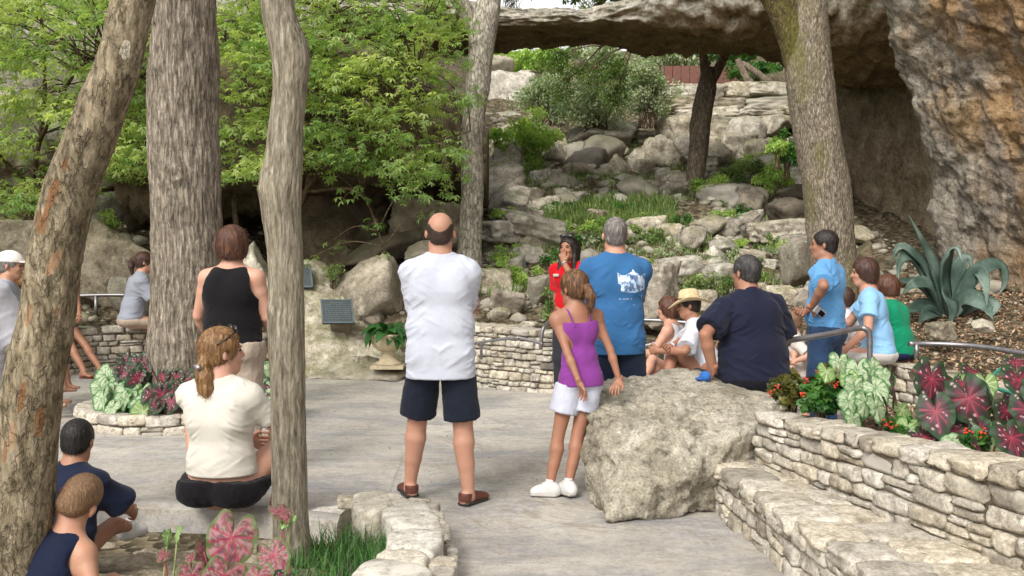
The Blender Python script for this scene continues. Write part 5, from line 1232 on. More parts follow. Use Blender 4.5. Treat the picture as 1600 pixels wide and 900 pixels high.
            m = MB(); m.tube([o+t*.03*S+sd*.042*S-V3(0, 0, .02*S), o+t*.075*S+sd*.02*S+V3(0, 0, .02*S), o+t*.125*S-V3(0, 0, .005*S)], .006*S, 6); m.tube([o+t*.03*S-sd*.042*S-V3(0, 0, .02*S), o+t*.075*S-sd*.02*S+V3(0, 0, .02*S), o+t*.125*S-V3(0, 0, .005*S)], .006*S, 6); m.build('strap', m_brownl, s.root).parent = sh
    def finish(s):
        V, F = s.b.mesh(s.h)
        Vs, Fs, n = [V], [F], len(V)
        for q, hh in s.hands:
            v, f = q.mesh(hh); Vs.append(v); Fs.append(f+n); n += len(v)
        return put('body', mesh('body', np.concatenate(Vs), np.concatenate(Fs)), s.skin, s.root)
    # ---- clothes
    def top(s, col, hem=.78, hemw=(.19, .13), sleeve=.62, slr=(.066, .078), w0=(.158, .112), w1=None, neck='crew', fold=.006, name='shirt', belly=0, mt=None, hemz=None, strap=None, collar=None, hem_tilt=0, seed=0, cling=.0):
        """hem: local z of the hem measured along the body"""
        S, g = s.S, s.g; q = Sdf(); w0 = V3(*w0)*S*g; w1 = V3(*(w1 or w0/S/g*[.97, 1.0]))*S*g; hw = V3(*hemw)*S
        Ct = s.N-s.u*.09*S; Cm = s.C; Wd = s.W
        q.econe(Ct, Cm, s.r, (.125*S+.03*S*g, .088*S*g), w0, .05); q.econe(Cm, Wd, s.r, w0, w1, .05)
        if s.sit: He = s.P+V3(0, 0, -.02*S if hemz is None else hemz)
        else: He = V3(s.P[0], s.P[1], hem)
        q.econe(Wd, He, s.pr*.6+s.r*.4, w1, hw, .05, (False, True))
        s.hemL = He[2]
        if He[2] < s.P[2]+.02*S:
            for sg in (-1, 1): q.ell(s.P+s.pr*sg*.07*S*g-s.pf*.040*S*g-V3(0, 0, .01*S), V3(.095*g, .082*g, .10)*S, None, .06)
        if belly: q.ell(s.W+s.f*.05*S*g-V3(0, 0, .01), V3(.13*g, .11*g, .13)*S, None, .06)
        if s.fem:
            for sg in (-1, 1): q.ell(s.C+s.u*.04*S+s.f*.080*S*g+s.r*sg*.07*S, V3(.068, .058, .068)*S, None, .05)
        for sg in (-1, 1): q.ell(s.C+s.u*.055*S-s.f*.06*S*g+s.r*sg*.085*S, V3(.07*g, .05*g, .10)*S, None, .05)     # shoulder blades
        if sleeve:
            sr = max(.055, .050*s.ag+.010); q.cone(s.SH[-1], s.SH[1], sr*S, sr*S, .05)
            for sg in (-1, 1): q.cone(s.N-s.u*.012*S+s.r*sg*.04*S, s.SH[sg]+s.u*.006*S, .048*S, (sr-.004)*S, .04)
            for sg, A, E, Wr in s.arms:
                d = nrmz(E-A); q.econe(A+d*.025*S, A+(E-A)*sleeve, np.cross(d, V3(0, .3, 1.)), V3(1, 1)*S*max(slr[0]*(.6+.4*g)*.9, .050*s.ag+.009), V3(1, 1)*S*max(slr[1]*(.6+.4*g), .045*s.ag+.012), .035, (False, True))
        else:
            for sg in (-1, 1):
                q.cone(s.C+s.u*.06*S+s.r*sg*.10*S, s.N-s.u*.060*S+s.r*sg*.100*S, .06*S, .044*S, .05)
            for sg in (-1, 1): q.ell(s.SH[sg]+s.r*sg*.042*S-s.u*.03*S, V3(.075, .14, .115)*S, np.stack([s.r, s.f, s.u], 1), .01, '-')
        R = np.stack([s.r, s.f, s.u], 1)
        if neck == 'crew':
            ng = .55+.45*g; q.econe(s.N-s.u*.06*S, s.N+s.u*.010*S+s.f*.006*S, s.r, (.098*S*ng, .082*S*ng), (.068*S*ng, .070*S*ng), .03, (False, True)); q.ell(s.N+s.u*.060*S+s.f*.085*S, V3(.066, .070, .070)*S*ng, R, .006, '-')
        elif neck == 'scoop': q.ell(s.N+s.u*.03*S+s.f*.03*S, V3(.10, .12, .075)*S, R, .008, '-')
        elif neck == 'strap': q.ell(s.N+s.u*.02*S, V3(.30, .3, .145)*S, R, .008, '-')
        q.plane(He, (0, 0, -1) if not hem_tilt else (hem_tilt, 0, -1))
        fo = fold*S*.62; rs = s.pos[0]*7+seed
        def dsp(V):
            fo = fold*S*.36*(.25+.75*sstep(0, .05, V[:, 2]-s.hemL)); p = V+rs; a = noise3(p*[5, 5, 9]); b_ = fbm(p*[9, 9, 22], 3, .55, True)*.5; c = fbm(p*[14, 14, 7]+3, 2)
            low = sstep(.45*S, 0, V[:, 2]-s.P[2]+.1); d_ = fbm(p*[4, 4, 14]+[0, 0, 1]+(p[:, [0]]*6)*np.array([0, 0, 1.]), 2, .5); x_ = np.abs(V[:, 0]-s.P[0]); e_ = V[:, 2]*.8+x_*.6; g_ = V[:, 2]*-.6+x_*.8; dg = fbm(np.stack([e_*19+rs, g_*4.5, V[:, 1]*3], -1), 2, .5, True); dg2 = fbm(np.stack([(V[:, 2]*.85-x_*.5)*17+rs, (V[:, 2]*.5+x_*.85)*4, V[:, 1]*3+9], -1), 2, .5, True); mk = sstep(.03, .13, x_); return fo*(a*.8+b_*.2*low+.2*c+.4*d_+mk*1.5*np.maximum(dg, 0)**2*1.6*sstep(-.2, .3, a)+2.2*np.maximum(dg2, 0)**2*sstep(-.1, .3, -a)*(.3+low))
        m = mt or cloth(col); o = solid(name, q, s.h*.9, m, s.root, dsp); s.shirt = o
        if collar:
            q = Sdf(); q.econe(s.N-s.u*.02*S-s.f*.005*S, s.N+s.u*.042*S+s.f*.012*S, s.r, (.074*S*(.6+.4*g), .074*S*(.6+.4*g)), (.060*S*(.6+.4*g), .062*S*(.6+.4*g)), .01, (True, True)); q.econe(s.N-s.u*.03*S+s.f*.0*S, s.N+s.u*.06*S+s.f*.017*S, s.r, (.060*S, .060*S), (.050*S, .052*S), .004, (True, True), '-')
            solid('collar', q, .006, m, s.root).parent = o
        return o
    def bottom(s, col, length=.6, waist=None, r0=(.165, .118), lr=(.095, .10), name='shorts', full=False, fold=.006, mt=None, skirt=False, cuff=.062, butt=1.0, bx=.075):
        """length: fraction of the thigh for shorts; full=True for trousers"""
        S, g = s.S, s.g; q = Sdf(); wz = V3(0, 0, (min(.10*S, s.hemL-s.P[2]+.02*S)) if waist is None else waist)
        q.econe(s.P+wz, s.P-V3(0, 0, .02*S), s.pr, (r0[0]*S*g*.95, r0[1]*S*g*.95), (r0[0]*S*g, r0[1]*S*g), .05, (True, False))
        for sg in (-1, 1): q.ell(s.P+s.pr*sg*bx*S*g-s.pf*.045*S*g-V3(0, 0, .02*S), V3(.095*g, .085*g, .10)*S*butt, None, .05)
        if skirt:
            K = (s.legs[0][2]+s.legs[1][2])/2; q.econe(s.P, s.P+(K-s.P)*length, s.pr, (r0[0]*S*g, .10*S), (r0[0]*S*g*1.15, .11*S), .05, (False, True))
        for sg, Hp, K, An, t in s.legs:
            d = nrmz(K-Hp); gg = .5+.5*g
            if not skirt: q.econe(Hp-d*.02*S, Hp+(K-Hp)*(1.0 if full else length), s.pr, V3(lr[0], lr[0])*S*gg, V3(lr[1], lr[1])*S*gg*(.78 if full else 1), .035 if full else .018, (False, not full))
            if full: q.cone(K, An+V3(0, 0, .01), .068*S*gg, cuff*S, .03)
        q.plane(s.P+wz, (0, 0, 1))
        if s.sit: q.plane(s.P-V3(0, 0, .094*S*max(1, g*.9)), (0, 0, -1), .08)
        rs = s.pos[0]*5+2; fo = fold*S
        return solid(name, q, s.h*.9, mt or cloth(col), s.root, lambda V: fo*(noise3((V+rs)*[7, 7, 5])+.6*fbm((V+rs)*[16, 16, 10], 3, .55, True)))
    # ---- hair
    def hair(s, style, mat, vol=1.0, tail=None):
        k = s.hs; R = s.HR; q = Sdf(); s.hairm = HR[mat]; H = s.H
        v = {'buzz': .0025, 'short': .009, 'bald': .0045, 'crop': .026}.get(style, .014)*vol
        q.ell(H(0, -.012, .034), V3(.076+v, .097+v, .088+v)*k, R, .02)
        if style in ('short', 'buzz', 'bald'):
            q.ell(H(0, -.045, -.025), V3(.062+v*.7, .056+v*.5, .050)*k, R, .02)
            q.ell(H(0, .115, -.03), V3(.105, .085, .100)*k, R, .006, '-')
            for g_ in (-1, 1): q.ell(H(.085*g_, .012, -.04), V3(.020, .036, .046)*k, R, .010, '-')
            q.plane(H(0, 0, -.066), -s.hu+s.hf*.25, .014)
        if style == 'bald':
            q.ell(H(0, -.01, .092), V3(.069, .16, .100)*k, R, .010, '-'); q.plane(H(0, 0, .060), s.hu, .01)
        if style in ('bob', 'crop'):
            lo = -.105 if style == 'bob' else -.075
            q.ell(H(0, -.028, -.012), V3(.091*vol, .090*vol, .100)*k, R, .03)
            q.ell(H(0, -.03, -.055), V3(.075*vol, .07*vol, .06)*k, R, .03)
            q.ell(H(0, .110, -.055), V3(.072, .080, .120)*k, R, .010, '-'); q.plane(H(0, 0, lo), -s.hu+s.hf*.12)
        if style in ('pony', 'long'):
            q.ell(H(0, -.03, -.012), V3(.076, .078, .07)*k, R, .03)
            q.ell(H(0, .112, -.04), V3(.085, .080, .115)*k, R, .008, '-')
            for g_ in (-1, 1): q.ell(H(.088*g_, .010, -.03), V3(.024, .034, .045)*k, R, .006, '-')
        if style == 'long':
            for g_ in (-1, 1): q.cone(H(.068*g_, .0, .0), H(.082*g_, .030, -.26), .030*k, .024*k, .03)
            q.cone(H(0, -.08, 0), H(0, -.06, -.30), .055*k, .045*k, .04); q.cone(H(.04, -.07, 0), H(.06, -.04, -.30), .05*k, .035*k, .04); q.cone(H(-.04, -.07, 0), H(-.06, -.04, -.30), .05*k, .035*k, .04)
        if tail:
            pts = [s.H(*t[:3]) for t in tail]
            for i in range(len(pts)-1): q.cone(pts[i], pts[i+1], tail[i][3]*k, tail[i+1][3]*k, .012)
        amp = .0035*k*({'buzz': .15, 'bald': .2, 'short': .4}.get(style, .8)); hc = s.hc
        def dsp(V):
            p = (V-hc)@R; a = np.arctan2(p[:, 0], -p[:, 1]+.02); ph = p[:, 2]
            return amp*(noise3(np.stack([a*9, ph*22, 0*a+3], -1))+.8*noise3(np.stack([p[:, 0]*160, p[:, 1]*160, ph*28], -1)))
        ho = solid('hair', q, .0055 if s.h < .011 else .008, s.hairm, s.root, dsp)
        if s.h < .0105: s.strands(ho, {'buzz': 2500, 'bald': 1600, 'short': 2600}.get(style, 3200), {'buzz': .004, 'bald': .007, 'short': .012}.get(style, .022), int(abs(s.pos[0])*100), out=.55 if style == 'buzz' else .22)
        return ho
    def strands(s, ob, n=1500, L=.016, seed=0, down=.9, out=.35, w=.0009):
        """short strands growing from the hair surface, so the outline is not a clean shell"""
        rs = np.random.RandomState(seed); me = ob.data; V = np.array([v.co[:] for v in me.vertices]); F = np.array([p.vertices[:] for p in me.polygons]); N = vnorm(V, F)
        idx = rs.choice(len(V), n, replace=n > len(V)); p = V[idx]; nn = N[idx]; g = nn*out-s.hu*down+s.hf*-.15+rs.normal(0, .28, (n, 3)); g /= np.linalg.norm(g, axis=1)[:, None]
        l = L*s.hs*rs.uniform(.5, 1.3, n)[:, None]; a = p-nn*.002; b = p+g*l*.5+nn*.0015; c = p+g*l-nn*.002*0
        sd = np.cross(g, nn); sd /= np.linalg.norm(sd, axis=1)[:, None]+1e-9; sd *= w
        W_ = np.stack([a-sd, a+sd, b-sd*.8, b+sd*.8, c], 1).reshape(-1, 3); T = np.array([(0, 1, 3), (0, 3, 2), (2, 3, 4)]); Fs = (T[None]+np.arange(n)[:, None, None]*5).reshape(-1, 3)
        return tag(put('hair_strands', mesh('hair_strands', W_, Fs, smooth=False), s.hairm, s.root), kind='stuff')
    def fuzz(s, n=260, L=.025, spread=.4, seed=0, down=.5, rr=None):
        """loose hair wisps that break the outline"""
        rs = np.random.RandomState(seed); k = s.hs; m = MB(); v = rs.normal(size=(n, 3)); v /= np.linalg.norm(v, axis=1)[:, None]; v = v[(v[:, 2] > -.2) & (v[:, 1] < .5)]
        rr = rr or (.086, .107, .098)
        for d in v:
            p = s.H(*(d*V3(*rr)*.97+V3(0, -.012, .034))); w_ = s.HR@nrmz(d*spread+rs.normal(0, .35, 3)+[0, -.2, -down]); q = p+w_*L*k; m.tube([p, q, q+w_*L*.6*k-s.hu*.006*k], [.0009, .0008, .0003], 3, False)
        if n > 500: pass
        return tag(m.build('wisps', s.hairm, s.root), kind='stuff')
def around(c, r, R, n=20): return [c+R@V3(r[0]*math.cos(a), r[1]*math.sin(a), 0) for a in np.linspace(0, 2*PI, n)]
# ---------------------------------------------------------------- the people
def gp(px, Y): return ((px-800)/F_PX*Y*1.0, Y, 0.0)
# 1 bald man in white, back view
f = Fig(gp(688, 6.0), 2, 1.755, 'bald man in a white tee shirt and navy shorts standing with folded arms', g=1.08, sh=1.04, skin='pink', h=.008, pitch=2, neckf=.01)
f.leg(-1, (-.195, .14, .08), (-.1, 1, 0), (-.35, 1, 0), shoe='sandal', g=1.24); f.leg(1, (.165, -.03, .08), (.1, 1, 0), (.75, 1, 0), shoe='sandal', g=1.24)
f.arm(-1, (.10, .235, 1.16), (-.9, -.25, -.75), palm=(0, -1, 0), curl=.3); f.arm(1, (-.10, .26, 1.20), (.9, -.25, -.75), palm=(0, -1, 0), curl=.3)
f.body(); f.finish(); f.hair('bald', 'fringe'); f.eyes()
f.top('c2c6d2', hem=.765, hemw=(.208, .155), sleeve=.80, slr=(.076, .086), w0=(.168, .118), w1=(.172, .125), fold=.0065, hem_tilt=0)
f.bottom('1d222e', length=.93, r0=(.160, .125), lr=(.094, .104))
# 2 woman in black top
f = Fig(gp(362, 6.7), -6, 1.67, 'auburn woman in a black sleeveless top and beige trousers standing by the trunk', g=1.22, sh=1.06, skin='fair', h=.009, fem=True, yaw=10)
f.leg(-1, (-.12, 0, .08), shoe='sneaker'); f.leg(1, (.12, 0, .08), shoe='sneaker')
f.arm(-1, (-.25, .22, .92), (-.5, -1, -.2), palm=(0, -1, 0), g=1.12); f.arm(1, (.20, .22, .92), (.5, -1, -.2), g=1.12)
f.body(); f.finish(); f.hair('crop', 'auburn', 1.2); f.fuzz(300, .02, .8, 1, rr=(.105, .125, .115))
f.top('141316', hem=.90, hemw=(.212, .155), sleeve=0, w0=(.160, .115), w1=(.152, .118), neck='scoop', name='tank_top', fold=.004)
f.bottom('a8998a', full=True, r0=(.18, .135), lr=(.115, .10), name='trousers', cuff=.07)
tr = MB(); Rr = np.stack([f.r, f.f, f.u], 1)
for a in np.linspace(PI*1.08, PI*1.92, 26):     # scalloped edging at the back of the neck
    c = f.N+Rr@V3(.094*math.cos(a)*1.0, .015+.098*math.sin(a), -.018+.012*math.cos(2*a)); v, fc = ICO[2]; tr.add(v*.0055+c, fc)
tr.build('neck_edging', cloth('141316'), f.root)
# 3 cream woman seated
f = Fig(gp(343, 5.48), -8, 1.86, 'woman in a cream knit top and black trousers sitting on the plaza edge', seat=.13, lean=-2, yaw=-50, pitch=2, g=1.03, sh=.98, skin='fair', h=.008, fem=True, neckf=.03)
f.leg(-1, (-.16, .40, .10), (-.5, .2, 1), shoe='flip'); f.leg(1, (.16, .42, .10), (.5, .2, 1), shoe='flip')
f.arm(-1, (-.02, .40, .42), (-1, -.1, -.4)); f.arm(1, (.16, .36, .44), (1, -.4, -.4))
f.body(); f.finish(); f.hair('pony', 'blonde', 1.1, tail=[(.02, -.088, -.02, .034), (.04, -.108, -.05, .030), (.045, -.108, -.11, .044), (.05, -.10, -.17, .046), (.05, -.09, -.22, .034), (.05, -.08, -.25, .014)]); f.eyes(); f.fuzz(260, .022, .5, 3)
m = MB(); c = f.H(.045, -.142, -.055); m.box(c, (.036*f.hs, .008, .009), f.HR); m.build('hair_clip', m_silver, f.root)
m = MB(); m.tube([f.H(-.086, .0, .075), f.H(-.06, .065, .112), f.H(0, .08, .12), f.H(.06, .065, .112), f.H(.086, .0, .075), f.H(.088, -.05, .05)], .004, 6)
sg_ = m.build('sunglasses', m_black, f.root)
for s_ in (-1, 1):
    m = MB(); v, fc = ICO[3]; m.add(v*[.032, .012, .022]@f.HR.T+f.H(.04*s_, .062, .118), fc); m.build('lens', m_lens, f.root).parent = sg_
f.top('cbc6bb', hemw=(.185, .14), sleeve=.62, w0=(.158, .112), w1=(.155, .118), neck='crew', hemz=.075, name='knit_top', fold=.006, slr=(.060, .064))
f.bottom('151317', full=True, waist=.045, r0=(.165, .12), lr=(.12, .10), name='trousers', butt=1.22, bx=.098)
# 4 boy with dark hair
f = Fig(gp(84, 4.4), -18, 1.25, 'dark-haired boy in a navy tee shirt sitting on the rock ledge', seat=.11, lean=14, head=1.13, g=1.08, skin='tan', h=.008, pitch=-4, yaw=18)
f.leg(-1, (-.24, .34, .10), (-.6, .3, 1), shoe='sneaker'); f.leg(1, tuple(f.L(200, 822, 4.95)+V3(0, 0, 0)), (.6, .3, 1), (.1, 1, 0), shoe='sneaker')
f.arm(-1, (-.06, .32, .32), (-1, -.2, -.3)); f.arm(1, tuple(f.L(208, 800, 4.72)), (1, -.4, -.2))
f.body(); f.finish(); f.hair('short', 'black', 1.0); f.eyes()
f.top('171e33', hemw=(.19, .15), sleeve=.92, w0=(.178, .125), w1=(.182, .135), slr=(.080, .10), fold=.007, hemz=-.05)
f.bottom('161b2c', length=.95, r0=(.185, .145), lr=(.115, .115))
# 5 boy with buzz cut
f = Fig(gp(40, 3.55), -22, 1.10, 'small boy with cropped fair hair in a navy sleeveless shirt', seat=.13, lean=20, side=10, head=1.38, g=1.05, skin='mid', h=.007, pitch=-14, yaw=22, roll=20)
f.leg(-1, (-.10, .36, .09), (-.5, .3, 1), shoe='sneaker'); f.leg(1, (.08, .36, .09), (.5, .3, 1), shoe='sneaker')
f.arm(-1, (-.10, .25, .24), (-1, -.2, -.3)); f.arm(1, tuple(f.L(118, 915, 3.6)), (1, -.3, .2))
f.body(); f.finish(); f.hair('buzz', 'stubble', 1.0); f.eyes()
f.top('151d33', hemw=(.15, .12), sleeve=0, w0=(.165, .12), w1=(.165, .125), neck='crew', name='tank_top', hemz=-.05)
f.bottom('20304c', length=.9, r0=(.17, .14))
# 6 man in white cap, left edge
f = Fig(gp(-5, 9.0), -78, 1.82, 'man in a white baseball cap and grey shirt cut off by the left edge', seat=.56, lean=8, skin='mid', h=.011, g=1.05)
f.leg(-1, (-.1, .45, .18)); f.leg(1, (.1, .45, .18)); f.arm(-1, (-.08, .36, .86), (-1, -.4, -.5)); f.arm(1, (.10, .40, .86), (1, -.4, -.5))
f.body(); f.finish(); f.hair('short', 'grey'); f.eyes(); f.top('98a0ad', hemw=(.18, .14), sleeve=.7); f.bottom('75705f', length=.9)
q = Sdf(); q.ell(f.H(0, -.008, .045), V3(.09, .112, .092)*f.hs, f.HR); q.plane(f.H(0, 0, .035), -f.hu); cp = solid('cap', q, .007, cloth('e6ddd6'), f.root)
q = Sdf(); q.ell(f.H(0, .125, .042), V3(.075, .075, .010)*f.hs, f.HR); solid('visor', q, .006, cloth('e6ddd6'), f.root).parent = cp
# 7 girl behind him
f = Fig(gp(30, 9.7), -75, 1.48, 'fair-haired girl in an olive top between the cap and the leaning tree', seat=.56, lean=8, skin='pink', h=.011, head=1.08, fem=True)
f.leg(-1, (-.1, .4, .2)); f.leg(1, (.1, .4, .2)); f.arm(-1, (-.1, .32, .76)); f.arm(1, (.1, .36, .74))
f.body(); f.finish(); f.hair('pony', 'blonde', tail=[(0, -.10, .01, .03), (0, -.13, -.02, .03), (0, -.12, -.10, .018)]); f.eyes(); f.top('6f6a45', hemw=(.15, .11), sleeve=0, neck='scoop', name='tank_top'); f.bottom('8c8375', length=.9)
# 8 white-sleeved person at the left edge
f = Fig((-2.73, 5.0, 0), -10, 1.66, 'white-sleeved person in mint trousers cut off by the left edge', g=1.1, skin='pink', h=.010)
f.leg(-1, (-.1, 0, .08), shoe='sneaker'); f.leg(1, (.1, 0, .08), shoe='sneaker'); f.arm(-1, (-.2, .2, 1.0)); f.arm(1, (.24, .30, .80), (.6, -1, -.2), g=1.05)
f.body(); f.finish(); f.hair('short', 'brown'); f.top('c0c0c8', hem=.88, hemw=(.20, .15), sleeve=.95, slr=(.085, .10), w0=(.17, .12)); f.bottom('b9d3c8', full=True, name='trousers')
# 9 tanned person in flip-flops behind the leaning tree
f = Fig(gp(92, 12.15), -112, 1.66, 'tanned person in dark flip-flops half hidden by the leaning tree', seat=.56, lean=12, skin='tan', h=.011, fem=True)
f.leg(-1, tuple(f.L(158, 578, 12.0)), (0, 1, .3), (0, 1, 0), shoe='flip'); f.leg(1, tuple(f.L(134, 584, 11.75)), (0, 1, .3), (0, 1, 0), shoe='flip')
f.arm(-1, tuple(f.L(124, 494, 11.95)), (-.6, -.8, -.2)); f.arm(1, tuple(f.L(112, 494, 11.8)), (.6, -.8, -.2))
f.body(); f.finish(); f.hair('pony', 'brown'); f.eyes(); f.top('7d4a3c', hemw=(.17, .13), sleeve=0, name='tank_top'); f.bottom('5d5648', length=.5)
# 10 woman in grey tee
f = Fig(gp(205, 12.35), -66, 1.78, 'woman with a ponytail in a grey tee shirt and khaki shorts on the seat wall', seat=.56, lean=12, skin='pink', h=.010, g=1.15, fem=True, yaw=-2, pitch=3)
f.leg(-1, (-.12, .52, .14), shoe='sneaker'); f.leg(1, (.12, .52, .14), shoe='sneaker'); f.arm(-1, (-.04, .45, .80), (-1, -.4, -.5)); f.arm(1, (.05, .44, .78), (1, -.3, -.6))
f.body(); f.finish(); f.hair('pony', 'brown', 1.05, tail=[(0, -.09, .03, .030), (0, -.135, .02, .030), (0, -.150, -.05, .034), (0, -.135, -.13, .018)]); f.eyes(); f.top('8b8e99', hemw=(.205, .165), sleeve=.85, slr=(.074, .088)); f.bottom('a08f80', length=.8, r0=(.19, .15), lr=(.11, .115))
m = MB(); rs_ = np.random.RandomState(3)     # script print on the chest
for j in range(3):
    pts = [f.C+f.u*(.09-.035*j)*f.S+f.r*(-.07+.02*i)+f.f*(.142+.01)*f.S*f.g+f.u*.012*math.sin(i*2.3+j) for i in range(8)]; m.tube(pts, .004, 4)
m.build('shirt_print', m_white, f.root)
# 11 the guide
f = Fig(gp(890, 9.8), 152, 1.64, 'long-haired guide in a red polo shirt covering her mouth with one hand', skin='brown', h=.0085, fem=True, g=.94, yaw=-4, pitch=4, head=1.04, side=0)
f.leg(-1, (-.09, 0, .08), shoe='sneaker'); f.leg(1, (.09, 0, .08), shoe='sneaker')
mo = f.H(.006, .128, -.055)
f.arm(-1, tuple(mo+f.r*-.035+V3(0, .02, -.085)), (-.9, -.2, -.9), hdir=V3(.30, -.12, .95), palm=(0.1, -1, 0), curl=.55, hh=.004)
f.arm(1, tuple(f.L(877, 492, 9.72)), (.6, -.8, -.2), palm=(0, 0, -1), curl=.8)
f.body(); f.finish(); f.hair('long', 'dark', 1.0); f.eyes(); f.top('b3121c', hem=.86, hemw=(.165, .12), sleeve=.72, slr=(.060, .070), collar=True, name='polo_shirt'); f.bottom('2a2a30', full=True, name='trousers')
m = MB(); c = f.C+f.u*.075*f.S+f.r*.085*f.S+f.f*.150*f.S; m.box(c, (.030, .003, .014), np.stack([f.r, f.f, f.u], 1)); m.build('name_tag', m_white, f.root)
sg, A, E, Wr = f.arms[0]; m = MB(); dd = nrmz(Wr-E); sx = nrmz(np.cross(dd, V3(0, 0, 1))); sy = np.cross(dd, sx); c = Wr-dd*.015
m.tube([c+.030*(sx*math.cos(a)+sy*math.sin(a)) for a in np.linspace(0, 2*PI, 16)], .0055, 6); m.build('bracelet', m_silver, f.root)
m = MB(); m.tube([f.H(-.086, .0, .08), f.H(-.06, .065, .118), f.H(0, .078, .128), f.H(.06, .065, .118), f.H(.086, .0, .08)], .005, 6); sg_ = m.build('sunglasses', m_black, f.root)
for s_ in (-1, 1):
    m = MB(); v, fc = ICO[3]; m.add(v*[.030, .012, .018]@f.HR.T+f.H(.038*s_, .066, .124), fc); m.build('lens', m_lens, f.root).parent = sg_
# 12 man in blue tee
f = Fig(gp(962, 6.9), 8, 1.75, 'grey-haired man in a blue tee shirt with a mountain print on the back', g=1.1, sh=1.12, skin='pink', h=.008, pitch=2, yaw=-6)
f.leg(-1, (-.14, .05, .08), shoe='sneaker'); f.leg(1, (.14, 0, .08), shoe='sneaker')
f.arm(-1, (.06, .24, 1.10), (-.9, -.4, -.6), palm=(0, -1, 0), curl=.3); f.arm(1, (-.08, .27, 1.14), (.9, -.3, -.7), palm=(0, -1, 0), curl=.3)
f.body(); f.finish(); f.hair('short', 'grey', .7); f.eyes(); f.top('33618f', hem=.815, hemw=(.205, .15), sleeve=.86, slr=(.076, .088), w0=(.168, .115), w1=(.166, .125), fold=.006); f.bottom('1a2233', length=.95, r0=(.17, .125), lr=(.105, .115))
from mathutils.bvhtree import BVHTree
def mountain(u, v):
    """flat print, u right, v up in 0..1: snow peaks over small lines of lettering"""
    p = np.stack([u*5, v*5, 0*u], -1).reshape(-1, 3); n = fbm(p, 4, .6).reshape(u.shape); r = fbm(p*[2.2, 1.2, 1]+7, 4, .6, True).reshape(u.shape)
    ridge = .93-.14*np.abs(np.sin(u*5.3+.4))-.05*n; low = .34+.16*np.abs(u-.5)+.04*n+.15*(u < .12)
    c = np.zeros(u.shape+(3,)); blue = np.array(lin('33618f')[:3]); c[:] = blue
    inside = (v < ridge) & (v > low) & (u > .03) & (u < .97)
    snow = np.array(lin('cfe0f2')[:3]); ice = np.array(lin('3d86c8')[:3]); deep = np.array(lin('123a6c')[:3])
    t = np.clip(r*.6+.25+(v-.6)*.9, 0, 1)[..., None]; t2 = np.clip(-n*2.2+.5, 0, 1)[..., None]
    mcol = snow*t+ice*(1-t); mcol = mcol*(1-t2*.8)+deep*t2*.8; c[inside] = mcol[inside]
    w_ = np.array([.75, .78, .82]); ln = (np.abs(v-.145) < .010) & (u > .02) & (u < .98); c[ln] = w_
    return c, inside | ln
def textbars(u, v): 
    t1 = (np.abs(v-.225) < .016) & (u > .05) & (u < .52) & (np.sin(u*170) > -.2); t2 = (np.abs(v-.085) < .013) & (u > .38) & (u < .58) & (np.sin(u*190) > -.2); t3 = ((u-.88)**2+((v-.25)*1.2)**2 < .0042) & ((u-.88)**2+((v-.25)*1.2)**2 > .0018)
    return t1 | t2 | t3
def shirt_print(f, cx, cz, w_, h_, tilt=0, n=90):
    sm = f.shirt.data; co = [v.co[:] for v in sm.vertices]; fs = [p.vertices[:] for p in sm.polygons]; bv = BVHTree.FromPolygons(co, fs)
    U, Vv = np.meshgrid(np.linspace(0, 1, n), np.linspace(0, 1, n), indexing='ij'); pts = []; ok = True
    for a, b in zip(U.ravel(), Vv.ravel()):
        x = cx+(a-.5)*w_; z = cz+(b-.5)*h_+tilt*(a-.5); hit = bv.ray_cast(Vector((x, -.6, z)), Vector((0, 1, 0)))
        pts.append(np.array(hit[0])+np.array([0, -.0018, 0]) if hit[0] is not None else np.array([x, -.1, z]))
    col, keep = mountain(U, Vv); tb = textbars(U, Vv); col[tb] = [.7, .73, .78]; keep = keep | tb
    F = gridfaces(n, n); kk = keep.ravel(); F = F[kk[F].all(1)]
    used = np.unique(F); mp = -np.ones(n*n, int); mp[used] = np.arange(len(used))
    me = mesh('shirt_print', np.array(pts)[used], mp[F]); vcol(me, col.reshape(-1, 3)[used])
    return put('shirt_print', me, M_vc('shirt_ink', .8), f.root)
shirt_print(f, .085, 1.275, .22, .29)
# 13 girl in purple
f = Fig((.425, 6.22, 0), 18, 1.38, 'girl in a purple camisole and white shorts leaning on the boulder', g=.93, skin='tan', h=.0075, fem=True, lean=3, side=-3, yaw=22, pitch=-4, head=1.15, twist=0)
f.leg(-1, tuple(f.L(858, 766, 6.14)), (0, 1, 0), (-1, .55, 0), shoe='sneaker', g=1.04); f.leg(1, tuple(f.L(886, 768, 6.12)), (0, 1, 0), (-.35, 1, 0), shoe='sneaker', g=1.04)
f.arm(-1, tuple(f.L(910, 612, 6.02)), (-.7, -.5, 0), hdir=V3(.30, .1, -.6), palm=(0, 0, -1), curl=.35, g=.82, spread=.3, hh=.004); f.arm(1, tuple(f.L(968, 596, 6.22)), (.9, -.4, 0), hdir=V3(-.4, -.35, -.35), palm=(0, 0, -1), curl=.3, g=.82, spread=.3, hh=.004)
f.body(thin=.96); f.finish(); f.hair('pony', 'lbrown', .9, tail=[(0, -.095, .0, .022), (0, -.135, -.01, .030), (.0, -.155, -.06, .034), (.005, -.145, -.12, .026), (.01, -.125, -.175, .010)]); f.eyes(); f.fuzz(200, .02, .5, 13)
q = Sdf(); q.ell(f.H(0, -.112, .0), V3(.026, .012, .024)*f.hs, f.HR); solid('hair_tie', q, .005, m_white, f.root)
f.top('7d3a86', hem=.69, hemw=(.178, .142), sleeve=0, w0=(.135, .098), w1=(.138, .105), neck='strap', name='camisole', fold=.005)
